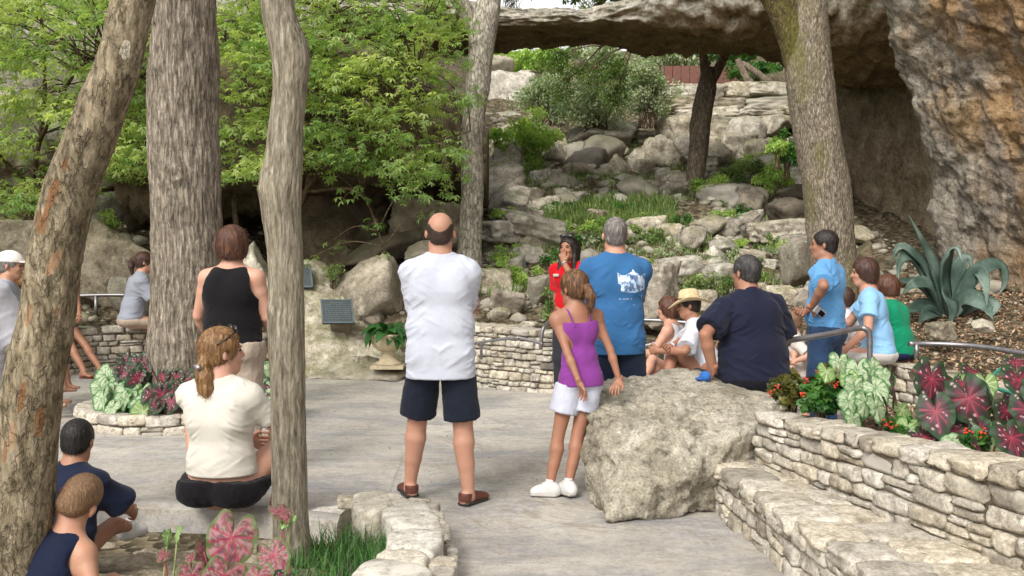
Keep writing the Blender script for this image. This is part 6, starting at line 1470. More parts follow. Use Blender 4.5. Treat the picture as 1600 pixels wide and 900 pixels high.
for s_ in (-1, 1):
    R_m = np.stack([f.r, f.f, f.u], 1); m = MB()
    pts = [f.N+R_m@(V3(x*s_, y, z)*f.S) for x, y, z in ((.055, -.107, -.155), (.075, -.098, -.09), (.088, -.065, -.025), (.092, -.01, .0), (.088, .05, -.03), (.075, .09, -.11))]
    m.tube(spline(pts, 4), .006, 6); m.build('shoulder_strap', cloth('7d3a86'), f.root)
f.bottom('b8bac8', length=.60, r0=(.165, .125), lr=(.105, .115))
# 14 auburn woman seated
f = Fig(gp(1060, 9.7), 66, 1.62, 'woman with a reddish bob in a white tank top beside the straw hat', seat=.22, lean=8, skin='fair', h=.010, fem=True, yaw=6)
f.leg(-1, tuple(f.L(1000, 600, 9.1)), (0, .3, 1), (0, 1, 0), shoe='bare'); f.leg(1, tuple(f.L(1008, 604, 9.2)), (0, .3, 1), (0, 1, 0), shoe='bare'); f.arm(-1, (-.05, .36, .50), (-1, -.6, -.3)); f.arm(1, (.06, .36, .50), (1, -.6, -.3))
f.body(); f.finish(); f.hair('bob', 'auburn', 1.05); f.eyes(); f.top('bcbac0', hemw=(.16, .13), sleeve=0, neck='scoop', name='tank_top'); f.bottom('d9b3b3', length=1.02, skirt=True, name='skirt')
# 15 straw hat man
f = Fig(gp(1110, 9.25), 72, 1.74, 'man in a straw hat and white tee shirt leaning forward with clasped hands', seat=.24, lean=16, skin='tan', h=.0095, g=1.05, yaw=10, pitch=2)
f.leg(-1, tuple(f.L(1040, 606, 8.95)), (-.3, 1, .8), (0, 1, 0), shoe='sneaker'); f.leg(1, tuple(f.L(1066, 612, 8.9)), (.3, 1, .8), (0, 1, 0), shoe='sneaker')
f.arm(-1, tuple(f.L(1030, 548, 9.05)), (-1, -.3, -.6), palm=(1, 0, .2), curl=.9); f.arm(1, tuple(f.L(1033, 552, 8.93)), (1, -.4, -.6), palm=(-1, 0, .2), curl=.9)
f.body(); f.finish(); f.hair('short', 'dark'); f.eyes(); f.top('c2c5ce', hemw=(.18, .15), sleeve=.85, slr=(.07, .09)); f.bottom('6d6a5c', length=.72, lr=(.10, .115))
m_straw = M_plain('straw', 'c9b48c', .8, 0, .25, .6, 160)
rm = []; up_ = nrmz(f.hu+f.hf*-.08)
prof = [(.0, .105), (.035, .112), (.062, .104), (.080, .085), (.088, .04), (.090, .012), (.105, .004), (.145, -.002), (.180, .006), (.180, .0), (.14, -.010), (.095, -.004), (.084, .01)]
V = []; nn = 36
for r_, z_ in prof:
    for k in range(nn):
        a = 2*PI*k/nn; droop = -.035*max(0, r_-.09)/.09*math.cos(2*a)*-1-(.03*max(0, r_-.09)/.09 if math.sin(a) > 0 else 0)*math.sin(a); V.append(f.H(r_*.92*math.cos(a), r_*1.12*math.sin(a)-.008, z_+.050+droop-(.018 if r_ < .05 else 0)*abs(math.cos(a))*0))
me = mesh('straw_hat', V, list(map(tuple, gridfaces(len(prof), nn, True)))+[tuple(range(nn-1, -1, -1))]); ht = put('straw_hat', me, m_straw, f.root)
m = MB(); m.tube([f.H(.0865*math.cos(a)*.97, .0865*1.16*math.sin(a)-.008, .072) for a in np.linspace(0, 2*PI, 28)], .007, 6); m.build('hat_band', M_plain('dark_band', '6b5a40', .8), f.root).parent = ht
sg, A, E, Wr = f.arms[1]; m = MB(); dd = nrmz(Wr-E); sx = nrmz(np.cross(dd, V3(0, 0, 1))); sy = np.cross(dd, sx); c = Wr-dd*.02
m.tube([c+.034*(sx*math.cos(a)+sy*math.sin(a)) for a in np.linspace(0, 2*PI, 16)], .009, 6); m.build('wristwatch', m_silver, f.root)
# 16 big man in navy polo
f = Fig(gp(1180, 6.85), 16, 1.76, 'large grey-haired man in a navy polo shirt sitting behind the boulder', seat=.56, lean=6, side=-1.5, skin='tan', h=.0085, g=1.30, sh=1.13, yaw=16, pitch=2)
f.leg(-1, (-.14, .48, .25), (0, .5, 1)); f.leg(1, (.16, .48, .25), (0, .5, 1))
f.arm(-1, tuple(f.L(1114, 578, 6.72)), (-1, -.5, .1), hdir=V3(-.1, .4, -.6), palm=(1, 0, 0), curl=.8, g=1.12); f.arm(1, (.22, .30, .76), (.7, -.5, -.6), g=1.1)
f.body(); f.finish(); f.hair('short', 'salt', .9); f.eyes(); f.top('1b1e30', hemw=(.255, .20), sleeve=.80, slr=(.080, .090), w0=(.165, .112), w1=(.178, .130), collar=True, belly=1, name='polo_shirt', fold=.008, hemz=-.03); f.bottom('14151d', full=True, r0=(.19, .15), lr=(.12, .11), name='trousers')
f_navy = f
q = Sdf(); c = f.L(1102, 588, 6.68); q.ell(c, (.034, .05, .036)); q.ell(c+V3(-.02, .04, -.02), (.03, .04, .010)); cp = solid('baseball_cap', q, .006, cloth('2f62a8'), None); cp.location = f.pos; cp.rotation_euler = (0, 0, f.face); tag(cp, 'bright blue cap held in the hand of the man in navy', 'cap')
# 17 man in light blue polo and jeans
f = Fig(gp(1292, 7.9), 52, 1.68, 'man in a sky-blue polo shirt and jeans standing with a silver camera', skin='tan', h=.009, g=1.08, sh=1.02, yaw=14)
f.leg(-1, (-.11, 0, .08), shoe='sneaker'); f.leg(1, (.11, 0, .08), shoe='sneaker')
E, Wr, d, pm, sd_ = f.arm(-1, tuple(f.L(1268, 480, 7.68)), (-1, -.6, -.2), hdir=V3(.7, -.35, -.25), palm=(.3, 1, 0), curl=.6); f.arm(1, (-.20, .10, 1.04), (.9, .1, -.8), curl=1)
f.body(); f.finish(); f.hair('short', 'dark', .8); f.eyes(); f.top('5c93c4', hem=.905, hemw=(.175, .13), sleeve=.80, slr=(.072, .084), w0=(.158, .112), w1=(.155, .118), collar=True, belly=1, name='polo_shirt', fold=.007); f.bottom('2b3f5c', full=True, r0=(.168, .125), lr=(.105, .10), name='jeans', mt=cloth('2b3f5c', wear=.3))
q = Sdf(); q.econe(f.P+V3(0, 0, -.035), f.P+V3(0, 0, .004), f.pr, (.190, .147), (.186, .143), .01, (True, True)); solid('belt', q, .007, m_black, f.root)
cw = np.array(P(1281, 487, 7.60)); camo = empty('compact_camera', tuple(cw), math.radians(-62), 'silver compact camera held by the man in sky blue', 'camera')
m = MB(); m.box((0, 0, 0), (.048, .012, .028)); m.build('camera_body', m_silver, camo, smooth=False); camo.rotation_euler = (0.3, .6, math.radians(20))
m = MB(); m.box((.012, -.0135, -.004), (.026, .003, .019)); m.build('screen', m_lens, camo, smooth=False)
m = MB(); m.lathe([(.016, 0), (.016, .012), (.012, .013)], (0, 0, 0), 16); o = m.build('lens_ring', m_black, camo); o.rotation_euler = (-PI/2, 0, 0); o.location = (-.01, .012, 0)
# 18 small boy
f = Fig(gp(1249, 9.4), 78, 1.22, 'small fair-haired child in a white and orange tee shirt half hidden by the navy polo', seat=.28, lean=6, skin='fair', h=.0095, head=1.25)
f.leg(-1, tuple(f.L(1228, 596, 9.2)), (0, 1, .5), (0, 1, 0), shoe='bare'); f.leg(1, tuple(f.L(1242, 600, 9.15)), (0, 1, .5), (0, 1, 0), shoe='bare'); f.arm(-1, tuple(f.L(1236, 566, 9.2))); f.arm(1, tuple(f.L(1240, 570, 9.15)))
f.body(); f.finish(); f.hair('buzz', 'stubble'); f.eyes(); f.top('c9c0b8', hemw=(.15, .13), sleeve=.8); f.bottom('8f8578', length=.9)
m = MB(); v, fc = ICO[3]; m.add(v*[.06, .012, .04]+f.C+f.f*.112*f.S+f.r*.02, fc); m.build('shirt_print', M_plain('orange_ink', 'c8642c', .8), f.root)
# 19 older woman in white
f = Fig(gp(1343, 9.9), 74, 1.56, 'short-haired woman in a white shirt behind the sky-blue blouse', seat=.34, lean=14, skin='pink', h=.010, fem=True)
f.leg(-1, (-.1, .42, .1)); f.leg(1, (.1, .42, .1)); f.arm(-1, (-.05, .38, .52)); f.arm(1, (.05, .38, .52))
f.body(); f.finish(); f.hair('crop', 'brown', 1.0); f.eyes(); f.top('c0bcc0', hemw=(.17, .14), sleeve=.9); f.bottom('c9c4c0', full=True, name='trousers')
# 20 woman in light blue
f = Fig(gp(1374, 8.5), 70, 1.72, 'brown-haired woman in a light blue top and white trousers on the seat wall', seat=.56, lean=9, skin='pink', h=.009, g=1.08, fem=True, yaw=8)
f.leg(-1, (-.1, .50, .16), (0, .4, 1)); f.leg(1, (.1, .50, .16), (0, .4, 1)); f.arm(-1, tuple(f.L(1322, 545, 8.3)), (-.8, -.7, -.3)); f.arm(1, (.06, .42, .78), (1, -.5, -.3))
f.body(); f.finish(); f.hair('bob', 'brown', 1.02); f.eyes(); f.top('87b3d8', hemw=(.185, .15), sleeve=.66, slr=(.066, .076), w0=(.152, .112), neck='scoop'); f.bottom('b8b2ae', full=True, r0=(.185, .15), lr=(.115, .10), name='trousers')
# 21 green shirt
f = Fig(gp(1410, 9.0), 40, 1.46, 'auburn-haired person in a green tee shirt sitting with the back turned', seat=.52, lean=14, skin='mid', h=.0095, head=1.08, g=1.08, yaw=10, pitch=-6)
f.leg(-1, (-.1, .40, .2)); f.leg(1, (.1, .40, .2)); f.arm(-1, (-.06, .34, .72)); f.arm(1, (.06, .34, .72), (1, 0, -1))
f.body(); f.finish(); f.hair('crop', 'auburn', 1.0); f.eyes(); f.top('11805c', hemw=(.17, .14), sleeve=.85, slr=(.072, .088)); f.bottom('20294a', full=True, name='trousers')
# ---------------------------------------------------------------- plaque rock, urn, rails
PR = [G(430, 596), G(500, 590), G(600, 588), P(640, 592, 12.3), P(646, 560, 12.6), P(470, 402, 13.3), P(500, 404, 13.3), P(520, 432, 13.1), P(560, 470, 12.9), P(590, 505, 12.6), P(640, 550, 12.5), P(430, 470, 12.9), P(470, 560, 14), P(640, 560, 14)]
prk = hull_rock('plaque_rock', PR, m_lime, 6, .045, 2.6, soft=26); tag(prk, 'sloping buff rock with a bronze plaque beside the urn', 'boulder')
pb = hull_rock('low_rock', [G(470, 594), G(590, 596), G(560, 591), P(520, 560, 12.1), P(585, 562, 12.0), P(640, 570, 12.1), G(645, 598), P(560, 560, 13), P(480, 540, 12.4)], m_lime, 5, .03, 4); tag(pb, 'low rounded rock foot under the plaque rock', 'rock')
m_bronze = M_plain('weathered_bronze', '2f383a', .6, 0, .2, .2); m_bronze2 = M_plain('bronze_relief', '48555a', .6, 0, .2, .2)
bpy.context.view_layer.update()
def plaque(px0, py0, px1, py1, skew, Yf, Yb, label):
    a = np.array(P(px0+skew, py1, Yf)); b = np.array(P(px1+skew, py1, Yf)); c = np.array(P(px1, py0, Yb)); d = np.array(P(px0, py0, Yb)); ctr = (a+b+c+d)/4
    r = nrmz(b-a); u = nrmz(c-b); n = nrmz(np.cross(r, u)); w_, h_ = np.linalg.norm(b-a)/2, np.linalg.norm(c-b)/2; R = np.stack([r, u, n], 1)
    root = empty('plaque', tuple(ctr), 0, label, 'plaque'); k = (skew, )
    sk = float((c-b)@r)  # shear of the real plate is nil: plate is rectangular
    m = MB(); m.box((0, 0, 0), (w_, h_, .012), R); m.build('plate', m_bronze, root, smooth=False)
    m = MB()
    for x, y, a_, b_ in ((0, h_-.01, w_, .010), (0, -h_+.01, w_, .010), (w_-.01, 0, .010, h_), (-w_+.01, 0, .010, h_)): m.box(R@V3(x, y, .014), (a_, b_, .006), R)
    m.build('rim', m_bronze2, root, smooth=False)
    rs = random.Random(3); m = MB(); n_ = 9
    for i in range(n_):
        y = h_*(.72-1.5*i/n_); x = -w_*.78 if i else -w_*.4
        while x < (w_*.78 if i else w_*.4):
            l_ = rs.uniform(.012, .035); m.box(R@V3(x+l_/2, y, .013), (l_/2, .0055 if i else .010, .003), R); x += l_+.010
    m.build('raised_lettering', m_bronze2, root, smooth=False)
    m = MB(); m.box(R@V3(0, 0, -.16), (w_*.6, h_*.6, .15), R); m.build('setting_bed', m_mortar, root, smooth=False)
plaque(500, 469, 551, 506, 4, 12.05, 12.28, 'dark bronze plaque set flat on the sloping rock left of the urn')
plaque(462, 414, 486, 450, 4, 12.75, 12.95, 'upper dark plaque half hidden by the slim near trunk')
m_urn = M_plain('worn_cast_stone', 'c0b193', .85, 0, .25, .5, 30)
up = G(607, 569, .13); up.y = 11.75; up = P(607, 569, 11.7)
ur = empty('garden_urn', tuple(up), 0, 'weathered cast stone urn on a square foot with leafy plant', 'urn')
m = MB(); m.lathe([(.155, 0), (.158, .02), (.12, .035), (.10, .06), (.072, .10), (.068, .13), (.085, .145), (.075, .155), (.11, .17), (.17, .205), (.195, .25), (.2, .29), (.215, .33), (.235, .345), (.235, .362), (.215, .365), (.20, .33), (.05, .31)], (0, 0, 0), 40); m.build('bowl', m_urn, ur)
m = MB(); m.box((0, 0, -.02), (.19, .19, .02)); m.build('foot', m_urn, ur, smooth=False)
def big_leaf_mesh(name, L, W, bend, mt, n=7, cup=.15, wav=0):
    V = []; F = []
    for i in range(n+1):
        t = i/n; w_ = W*L*.5*math.sin(PI*min(1, t**.8))**.8 if 0 < t < 1 else .0015
        for j, s_ in enumerate((-1, -.5, 0, .5, 1)): V.append((s_*w_, t*L*(1-.25*bend*t), -bend*L*t*t*.8+abs(s_)*w_*cup*2+wav*math.sin(9*t+3*s_)*w_))
    for i in range(n):
        for j in range(4): F.append((i*5+j, i*5+j+1, i*5+j+6, i*5+j+5))
    me = mesh(name, V, F); me.materials.append(mt); c = np.array([[.4+.25*abs((k % 5)-2)/2*-1+.3]*3 for k in range(len(V))]); vcol(me, c); return me
m_urnl = M_leaf('glossy_dark_leaf', '183818', '45783c', .15, rough=.35, spec=.5)
UL = [big_leaf_mesh('leaf', .16, .62, b, m_urnl) for b in (.5, .9, 1.3)]
def leafrot(yaw, pitch, roll=0): return (Matrix.Rotation(yaw, 3, 'Z')@Matrix.Rotation(pitch, 3, 'X')@Matrix.Rotation(roll, 3, 'Y')).to_euler()
upl = empty('urn_plant', tuple(up+Vector((0, 0, .34))), 0, 'dark green leafy plant spilling over the cast stone urn', 'plant'); rs_ = random.Random(6)
for i in range(52):
    o = bpy.data.objects.new('leaf', UL[i % 3]); COL.objects.link(o); o.parent = upl; a = rs_.uniform(0, 2*PI); r_ = rs_.uniform(.02, .14)
    o.location = (math.sin(-a)*r_*1.3, math.cos(a)*r_*1.3, rs_.uniform(.02, .14)-r_*.3); o.rotation_euler = leafrot(a, rs_.uniform(-.1, .8)-r_*2.4, rs_.uniform(-.4, .4)); k = rs_.uniform(.95, 1.5); o.scale = (k, k, k)
def rail(label, pts, r=.020, posts=(), n=5):
    root = empty('handrail', tuple(pts[0]), 0, label, 'handrail'); m = MB(); m.tube(spline(pts, n), r, 12); m.build('pipe', m_steel, root, loc=-Vector(pts[0]))
    for a, b in posts: m = MB(); m.tube([a, b], r, 12); m.build('post', m_steel, root, loc=-Vector(pts[0]))
def PP(*l): return [np.array(P(*q)) for q in l]
rail('grey pipe rail behind the seat wall at the left', PP((70, 462, 12.9), (120, 462, 12.9), (160, 461, 12.9), (200, 461, 12.9)), .024, [(np.array(P(150, 461, 12.9)), np.array(P(150, 500, 12.9)))])
rail('bent pipe rail along the curved retaining wall', PP((742, 537, 10.75), (775, 531, 10.6), (806, 528, 10.45), (813, 528, 10.43), (840, 535, 10.3), (848, 538, 10.25)), .016, [(np.array(P(752, 536, 10.7)), np.array(P(752, 560, 10.9)))])
rail('hooped pipe rail under the hand of the guide', PP((845, 545, 10.3), (847, 520, 10.3), (852, 508, 10.3), (862, 500, 10.2), (872, 498, 10), (882, 497, 9.8), (900, 497, 9.6)), .020)
rail('upper pipe rail behind the seated couple', PP((880, 501, 10.6), (960, 500, 10.6), (1010, 500, 10.5), (1060, 503, 10.4), (1110, 508, 10.3)), .020)
rail('lower pair of pipe rails behind the seated couple', PP((985, 543, 10.2), (1010, 540, 10.2), (1040, 532, 10.2), (1080, 528, 10.2)), .020)
rail('lowest pipe rail behind the seated couple', PP((985, 552, 10.1), (1020, 551, 10.1), (1060, 550, 10.1), (1100, 550, 10.1)), .020)
rail('flat-topped pipe handrail with a bent post behind the caladiums', PP((1205, 536, 6.9), (1245, 530, 7.0), (1300, 521, 7.1), (1340, 513, 7.2), (1352, 514, 7.2), (1358, 522, 7.2), (1359, 545, 7.2), (1359, 580, 7.2), (1359, 600, 7.2)), .021)
rail('pale pipe rail running over the mulch to the right edge', PP((1420, 537, 8.6), (1450, 537, 8.6), (1500, 539, 8.5), (1550, 544, 8.3), (1610, 554, 8.0), (1660, 562, 7.8)), .022, [(np.array(P(1432, 537, 8.6)), np.array(P(1432, 560, 8.6)))])
hs_ = MB(); hs_.tube(spline(PP((1620, 575, 6.4), (1585, 572, 6.5), (1565, 576, 6.5), (1552, 588, 6.4), (1554, 604, 6.2), (1572, 612, 6.0), (1600, 618, 5.9)), 8), .012, 10); tag(hs_.build('garden_hose', M_plain('green_rubber', '2f7a68', .5)), 'green hose curling over the mulch at the right edge', 'hose')
# ---------------------------------------------------------------- agave
ag = np.array(P(1483, 492, 11.0)); agr = empty('agave', tuple(ag), 0, 'big blue-green agave with arching leaves at the foot of the cliff', 'agave')
t_ = NT('agave_leaf'); c_ = t_.ramp(t_.noise(3, 5, .6), [(.3, lin('31423a')), (.5, lin('4c5f54')), (.7, lin('7a8b80'))]); m_ag = t_.done(c_, .5, t_.bump(t_.noise(30, 4, .6, stretch=(1, 1, .2)), .3, .01), **{'Specular IOR Level': .4})
AG = [([(1479, 492), (1466, 440), (1446, 388), (1420, 336)], .23, .25), ([(1474, 488), (1452, 428), (1428, 398), (1404, 386), (1390, 416)], .17, .35), ([(1470, 488), (1440, 422), (1418, 400), (1404, 412), (1403, 448)], .19, .45), ([(1484, 488), (1474, 436), (1480, 398), (1496, 388), (1504, 412)], .22, .5),
      ([(1488, 488), (1492, 440), (1502, 410), (1514, 404), (1519, 430)], .18, .1), ([(1490, 490), (1508, 450), (1536, 420), (1562, 416), (1570, 440), (1560, 462)], .20, -.1), ([(1490, 490), (1512, 446), (1530, 424), (1540, 446), (1542, 478)], .20, .6), ([(1474, 492), (1444, 450), (1416, 440), (1386, 438)], .16, .2),
      ([(1476, 492), (1450, 446), (1424, 446), (1408, 462)], .17, .6), ([(1482, 490), (1478, 462), (1487, 484), (1483, 512)], .22, .9), ([(1488, 492), (1512, 468), (1538, 480), (1552, 500)], .24, .8), ([(1476, 494), (1448, 478), (1424, 484), (1410, 492)], .17, .6), ([(1494, 492), (1530, 474), (1556, 478), (1546, 500)], .17, .2),
      ([(1474, 494), (1456, 488), (1442, 496), (1434, 506)], .17, .8), ([(1488, 490), (1500, 460), (1520, 452), (1535, 470)], .2, -.3), ([(1480, 490), (1462, 450), (1450, 430), (1432, 425)], .18, -.4)]
for k, (pp, wd, dy) in enumerate(AG):
    n_ = len(pp); pts = [np.array(P(x, y, 11.0-dy*(i/(n_-1))**1.2)) for i, (x, y) in enumerate(pp)]; s_ = spline(pts, 10); n = len(s_); V = []; T = np.gradient(s_, axis=0); T /= np.linalg.norm(T, axis=1)[:, None]
    out = s_[-1]-s_[0]; n0 = nrmz(V3(-.35*np.sign(out[0]), -.75, .62)); sd0 = None
    for i in range(n):
        t = i/(n-1); d = T[i]; sd = np.cross(d, n0); sd = nrmz(sd) if np.linalg.norm(sd) > .15 else sd0
        if sd0 is not None:
            if sd.dot(sd0) < 0: sd = -sd
            sd = nrmz(sd*.4+sd0*.6); sd = nrmz(sd-d*sd.dot(d))
        sd0 = sd; nn = np.cross(sd, d); w_ = wd*.5*(.62+.38*math.sin(PI*min(1, t*1.25)))*max(0.02, 1-t**3.2); th_ = .030*(1-t)+.005
        for a, b in ((-1, .35), (-.55, .08), (0, 0), (.55, .08), (1, .35), (.5, -.0), (0, -.1), (-.5, -.0)):
            low = b <= 0 and a not in (0,) or (a == 0 and b < 0); V.append(s_[i]+sd*a*w_+nn*(b*w_-(th_ if (a, b) in ((.5, -.0), (0, -.1), (-.5, -.0)) else 0)))
    me = mesh('leaf', np.array(V)-ag, list(map(tuple, gridfaces(n, 8, True)))+[tuple((n-1)*8+j for j in range(8))]); put('leaf', me, m_ag, agr)
# ---------------------------------------------------------------- caladiums
m_cal = M_vc('caladium_leaf', .45, .22, .4, .3)
def cal_mesh(kind, seed, nr=12, na=56):
    rs = np.random.RandomState(seed); th_ = np.linspace(-PI, PI, na, endpoint=False)      # 0 = tip (+y), +-pi = notch
    a = np.abs(th_); out = .62*(1-a/PI*.30)*(1+.0*a); out = np.interp(a, [0, .12, .5, 1.0, 1.6, 2.2, 2.6, 2.85, 3.0, PI], [.66, .60, .48, .42, .40, .43, .47, .42, .26, .10]); out = out*(1+.03*np.sin(th_*7+seed))
    V = []; C = []; veins = [0, .55, -.55, 1.15, -1.15, 1.8, -1.8, 2.5, -2.5]
    r = (np.linspace(0, 1, nr+1)**.9)
    RR = r[:, None]*out[None]; X = RR*np.sin(th_)[None]; Y = RR*np.cos(th_)[None]
    Z = -.25*(X**2)*1.3-.30*np.clip(Y, 0, 1)**2-.12*np.clip(-Y, 0, 1)**2+.022*np.sin(th_*9+seed)[None]*r[:, None]**2+.015*np.cos(th_*5)[None]*r[:, None]; Z = Z+.06*np.abs(X)
    vd = np.min([np.abs(np.angle(np.exp(1j*(th_-v)))) for v in veins], 0)[None]*RR; e = r[:, None]+0*RR
    p = np.stack([X*9+seed, Y*9, 0*X], -1).reshape(-1, 3); n1 = fbm(p, 4, .6).reshape(X.shape); n2 = fbm(p*3.3, 3).reshape(X.shape)
    L3 = lambda c: np.array(lin(c)[:3])
    if kind == 'red':
        c = np.where((e > .74+.10*n1)[..., None], L3('2c4429'), L3('3f2a2e')); m = np.clip(.98-e*1.35-vd*3+.3*n1, 0, 1)[..., None]; c = c*(1-m)+L3('7c2236')*m; v = (np.clip(1-vd/.013, 0, 1)*np.clip((.72+.5*n1-e)*6, 0, 1))[..., None]; c = c*(1-v)+L3('a33c50')*v
        c = np.where(((n2 > .62) & (e > .3) & (e < .92))[..., None], L3('d9b0b4'), c)
    elif kind == 'white':
        c = np.broadcast_to(L3('aebb98'), X.shape+(3,)).copy(); c = np.where((n1 > .25)[..., None], L3('7d9a6c'), c); v = np.clip(1-vd/.016, 0, 1)[..., None]; c = c*(1-v)+L3('3f6a3c')*v; c = np.where((e > .86+.1*n1)[..., None], L3('487343'), c)
    elif kind == 'green':
        c = np.broadcast_to(L3('7e9a5a'), X.shape+(3,)).copy(); v = np.clip(1-vd/.02, 0, 1)[..., None]; c = c*(1-v)+L3('c9d3a8')*v; c = np.where((e > .85)[..., None], L3('4f7a3c'), c)
    else:
        c = np.where((n1 > -.05)[..., None], L3('9a6c70'), L3('6e3a48')); c = np.where((n2 > .3)[..., None], L3('55623c'), c); v = np.clip(1-vd/.022, 0, 1)[..., None]; c = c*(1-v)+L3('9c2542')*v; c = np.where((e > .88+.08*n1)[..., None], L3('5b6a3c'), c)
    me = mesh('leaf', np.stack([X, Y, Z], -1).reshape(-1, 3), gridfaces(nr+1, na, True)); vcol(me, c.reshape(-1, 3)); me.materials.append(m_cal); return me
CAL = {k: [cal_mesh(k, i+j*5) for i in range(3)] for j, k in enumerate(('red', 'white', 'green', 'pink'))}
m_stalk = M_plain('petiole', '8a4a4a', .5); m_stalkg = M_plain('green_petiole', '7d8a55', .5)
def caladium(label, base, leaves, seed=0):
    """leaves: px,py,depth,size px,kind,yaw deg (tip direction, 0=away, 180=towards camera),tilt deg (0 flat, 90 upright facing camera), roll"""
    rs = random.Random(seed); root = empty('caladium', tuple(base), 0, label, 'caladium'); B = Vector(base)
    for i, (px, py, Y, sz, kind, yaw, tilt, roll) in enumerate(leaves):
        c = P(px, py, Y); L = sz*Y/F_PX; o = bpy.data.objects.new('leaf', CAL[kind][(i+seed) % 3]); COL.objects.link(o); o.parent = root
        yaw += rs.uniform(-22, 22); tilt += rs.uniform(-14, 14); roll += rs.uniform(-16, 16); R = Matrix.Rotation(math.radians(-tilt), 3, 'X').inverted()@Matrix.Rotation(math.radians(roll), 3, 'Y')@Matrix.Rotation(math.radians(yaw), 3, 'Z')
        o.rotation_euler = R.to_euler(); o.scale = (L, L, L); o.location = c-B
        m = MB(); b = V3(rs.uniform(-.05, .05), rs.uniform(-.04, .04), 0); e = np.array(c-B); m.tube(spline([b, (b+e)/2+[rs.uniform(-.03, .03), .03, .02], e], 5), .004, 5); m.build('stalk', m_stalkg if kind in ('white', 'green') else m_stalk, root)
    return root
sb = lambda px, Y, z=.52: ((px-800)/F_PX*Y, Y, z)
caladium('red caladium with two large stacked leaves, left of the big group by the wall', sb(1455, 5.2), [(1456, 592, 5.1, 80, 'red', 185, 62, 8), (1462, 642, 4.95, 72, 'red', 175, 55, -6), (1444, 684, 4.95, 64, 'red', 200, 40, 10), (1486, 674, 5.0, 56, 'red', 160, 45, -20)], 1)
caladium('red caladium with a tall speckled leaf in the middle of the group', sb(1512, 5.0), [(1514, 622, 4.95, 84, 'red', 180, 66, -8), (1550, 634, 4.9, 70, 'red', 178, 60, 62), (1522, 582, 5.5, 60, 'red', 170, 30, 10), (1482, 600, 5.5, 50, 'red', 185, 40, 20), (1540, 600, 5.4, 46, 'green', 180, 50, -20)], 2)
caladium('purple-red caladium whose leaf hangs over the planter wall', sb(1560, 4.6), [(1580, 684, 4.55, 78, 'red', 200, 50, 14), (1532, 706, 4.5, 74, 'red', 215, 35, 60), (1530, 672, 4.7, 50, 'red', 170, 55, -60)], 3)
caladium('red caladium at the right edge', sb(1600, 5.0), [(1594, 594, 5.1, 76, 'red', 190, 50, 10), (1606, 640, 4.9, 70, 'red', 170, 60, -10), (1630, 610, 5.0, 80, 'red', 170, 60, 0), (1588, 566, 5.6, 46, 'red', 180, 40, 0)], 4)
caladium('narrow folded red caladium beside the white-leaved one', sb(1390, 5.3), [(1396, 602, 5.25, 70, 'red', 150, 62, 66), (1388, 652, 5.2, 76, 'red', 155, 60, 58), (1410, 640, 5.3, 44, 'green', 180, 50, 20), (1418, 668, 5.1, 46, 'green', 170, 40, -20)], 5)
caladium('white-veined caladium with many pale leaves behind the planter wall', sb(1340, 5.55), [(1312, 566, 5.8, 44, 'white', 160, 50, 10), (1340, 578, 5.7, 50, 'white', 175, 55, -20), (1366, 574, 5.7, 46, 'white', 190, 52, 15), (1292, 580, 5.6, 40, 'green', 150, 45, 10), (1336, 604, 5.5, 50, 'white', 185, 58, 10), (1368, 606, 5.5, 48, 'white', 200, 60, -25), (1352, 628, 5.4, 46, 'white', 180, 62, 0), (1326, 626, 5.4, 44, 'white', 165, 60, 20), (1370, 636, 5.35, 48, 'white', 185, 66, 12), (1334, 656, 5.3, 46, 'white', 175, 64, 30), (1384, 586, 5.6, 40, 'white', 185, 50, 0), (1326, 592, 5.6, 38, 'green', 180, 50, -30), (1350, 600, 5.6, 40, 'white', 150, 50, 40)], 6)
caladium('small cream caladium leaf in front of the red ones at the wall', sb(1490, 4.75), [(1488, 688, 4.7, 42, 'white', 120, 40, -20)], 7)
for j_, (x0, x1, n_) in enumerate(((1420, 1480, 9), (1480, 1560, 11), (1550, 1620, 9))):
    r_ = random.Random(70+j_); caladium(['shaded red caladium leaves low behind the two stacked leaves', 'shaded red caladium leaves low behind the tall speckled leaf', 'shaded red caladium leaves low at the right edge'][j_], sb((x0+x1)/2, 5.5), [(r_.uniform(x0, x1), r_.uniform(598, 690), r_.uniform(5.0, 5.5), r_.uniform(40, 62), r_.choice(['red', 'red', 'red', 'green']), r_.uniform(130, 230), r_.uniform(10, 60), r_.uniform(-70, 70)) for _ in range(n_)], 70+j_)
# around the large trunk
rg = lambda px, Y: ((px-800)/F_PX*Y, Y, .10)
rs_ = random.Random(9)
def ring_cal(label, box, n, kinds, Y, size, seed):
    r_ = random.Random(seed); L_ = []
    for i in range(n):
        px = r_.uniform(box[0], box[2]); py = r_.uniform(box[1], box[3]); L_.append((px, py, Y+(box[3]-py)*.008, size*r_.uniform(.8, 1.25), r_.choice(kinds), r_.uniform(140, 220), r_.uniform(35, 70), r_.uniform(-35, 35)))
    caladium(label, rg((box[0]+box[2])/2, Y+.15), L_, seed)
ring_cal('white caladium clump at the left of the stone tree ring', (158, 585, 200, 640), 15, ['white'], 8.35, 40, 11)
ring_cal('white caladium clump at the front left of the large trunk', (192, 590, 236, 645), 14, ['white', 'white', 'green'], 8.3, 38, 12)
ring_cal('red caladium clump above the white ones at the large trunk', (182, 552, 232, 590), 13, ['red'], 8.6, 32, 13)
ring_cal('red caladium clump right in front of the large trunk', (232, 572, 296, 632), 20, ['red'], 8.25, 34, 14)
ring_cal('caladium clump at the right of the stone tree ring', (392, 570, 428, 640), 12, ['red', 'white', 'white'], 8.4, 34, 15)
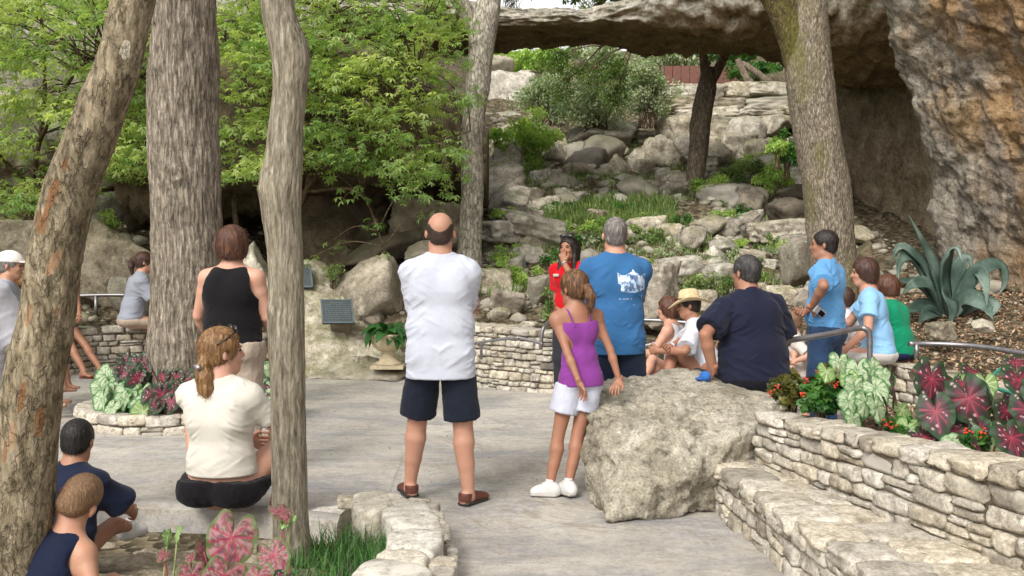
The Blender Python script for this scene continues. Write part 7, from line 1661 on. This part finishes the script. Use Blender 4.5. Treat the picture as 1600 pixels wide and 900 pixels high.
# near pink caladiums, bottom of the picture
caladium('large pink caladium with red veins in front of the slim trunk', (-.98, 3.45, -.05), [(362, 840, 3.5, 98, 'pink', 182, 66, 4), (426, 868, 3.5, 66, 'pink', 190, 60, -6), (352, 900, 3.3, 88, 'pink', 175, 45, 12), (404, 902, 3.3, 60, 'pink', 160, 40, -20), (318, 862, 3.5, 50, 'pink', 200, 50, 50), (300, 900, 3.3, 60, 'pink', 210, 40, 30), (440, 905, 3.3, 50, 'red', 180, 40, 0)], 21)
caladium('young pink caladium with thin stalks beside the slim trunk', (-.80, 3.7, -.05), [(438, 798, 3.9, 44, 'pink', 200, 30, 30), (450, 812, 3.9, 32, 'green', 150, 30, -20)], 22)
caladium('spindly young caladium on the rock ledge', (-1.2, 3.4, .05), [(262, 838, 3.55, 28, 'green', 180, 50, 50), (278, 832, 3.55, 30, 'green', 170, 60, -40), (256, 866, 3.5, 26, 'pink', 180, 50, 20), (300, 870, 3.5, 24, 'pink', 160, 40, 0)], 23)
# begonias
OVR = oval(1, .95, .2)
def begonia(label, px, py, Y, rx, ry, n, mt, nf, seed):
    r = bush('begonia', label, px, py, Y, rx, ry, n, OVR, .045, mt, seed, 'begonia', clump=12, base_py=py+ry+10); rs = np.random.RandomState(seed); b = np.array(r.location)
    for i in range(nf):
        c = np.array(P(px+rs.uniform(-1, 1)*rx, py+rs.uniform(-1, .5)*ry, Y-.06)); m = MB()
        for j in range(6): v, f_ = ICO[2]; m.add(v*[.007, .007, .005]+c-b+rs.normal(0, .010, 3), f_[:200])
        m.build('flower', m_flower, r)
m_flower = M_plain('red_petal', 'b8381c', .5, 0, .25); m_beg = M_leaf('bronze_begonia_leaf', '2c3a1c', '6e6a34', .15, .35, spec=.5); m_begg = M_leaf('green_begonia_leaf', '1f4a20', '588538', .2, .35, spec=.5)
begonia('bronze-leaved begonia at the corner of the planter', 1238, 610, 5.85, 34, 24, 1100, m_beg, 4, 61)
begonia('green begonia with red flowers behind the wall top', 1282, 622, 5.65, 30, 28, 700, m_begg, 4, 62)
begonia('bronze begonia between the green one and the white caladium', 1296, 592, 5.8, 26, 20, 600, m_beg, 3, 63)
begonia('low begonia under the narrow red caladium leaves', 1400, 668, 5.15, 26, 18, 300, m_begg, 2, 64)
begonia('bright green begonia hanging by the purple-red caladium', 1524, 690, 4.65, 20, 18, 200, m_begg, 2, 65)
rock(1222, 640, 5.9, 24, 16, 'small white stone lying on top of the planter wall corner', m_limefar, 3)

# dry leaves and grit on the plaza
rs_ = np.random.RandomState(33); n_ = 260; X = rs_.uniform(-4.5, 2.5, n_); Y = rs_.uniform(4.2, 11.5, n_); k_ = ~((X > 1.0) & (Y < 7.2)) & ~((X < -.25) & (Y < 5.7))
t_ = NT('dry_leaf'); at_ = t_.n('Attribute', attribute_name='Col').outputs['Fac']
m_dry = t_.done(t_.ramp(at_, [(0, lin('3d2e20')), (.5, lin('6b543a')), (1, lin('a08a66'))]), .85)
tag(scatter('leaf_litter', (np.array([(-.5, 0, 0), (0, -.25, .08), (.5, 0, .02), (0, .28, .10)]), [(0, 1, 2, 3)]), np.stack([X, Y, 0*X+.02], -1)[k_], .022, m_dry, tilt=.25, rs=rs_), 'dry leaf bits on the concrete', 'leaf litter', kind='stuff')
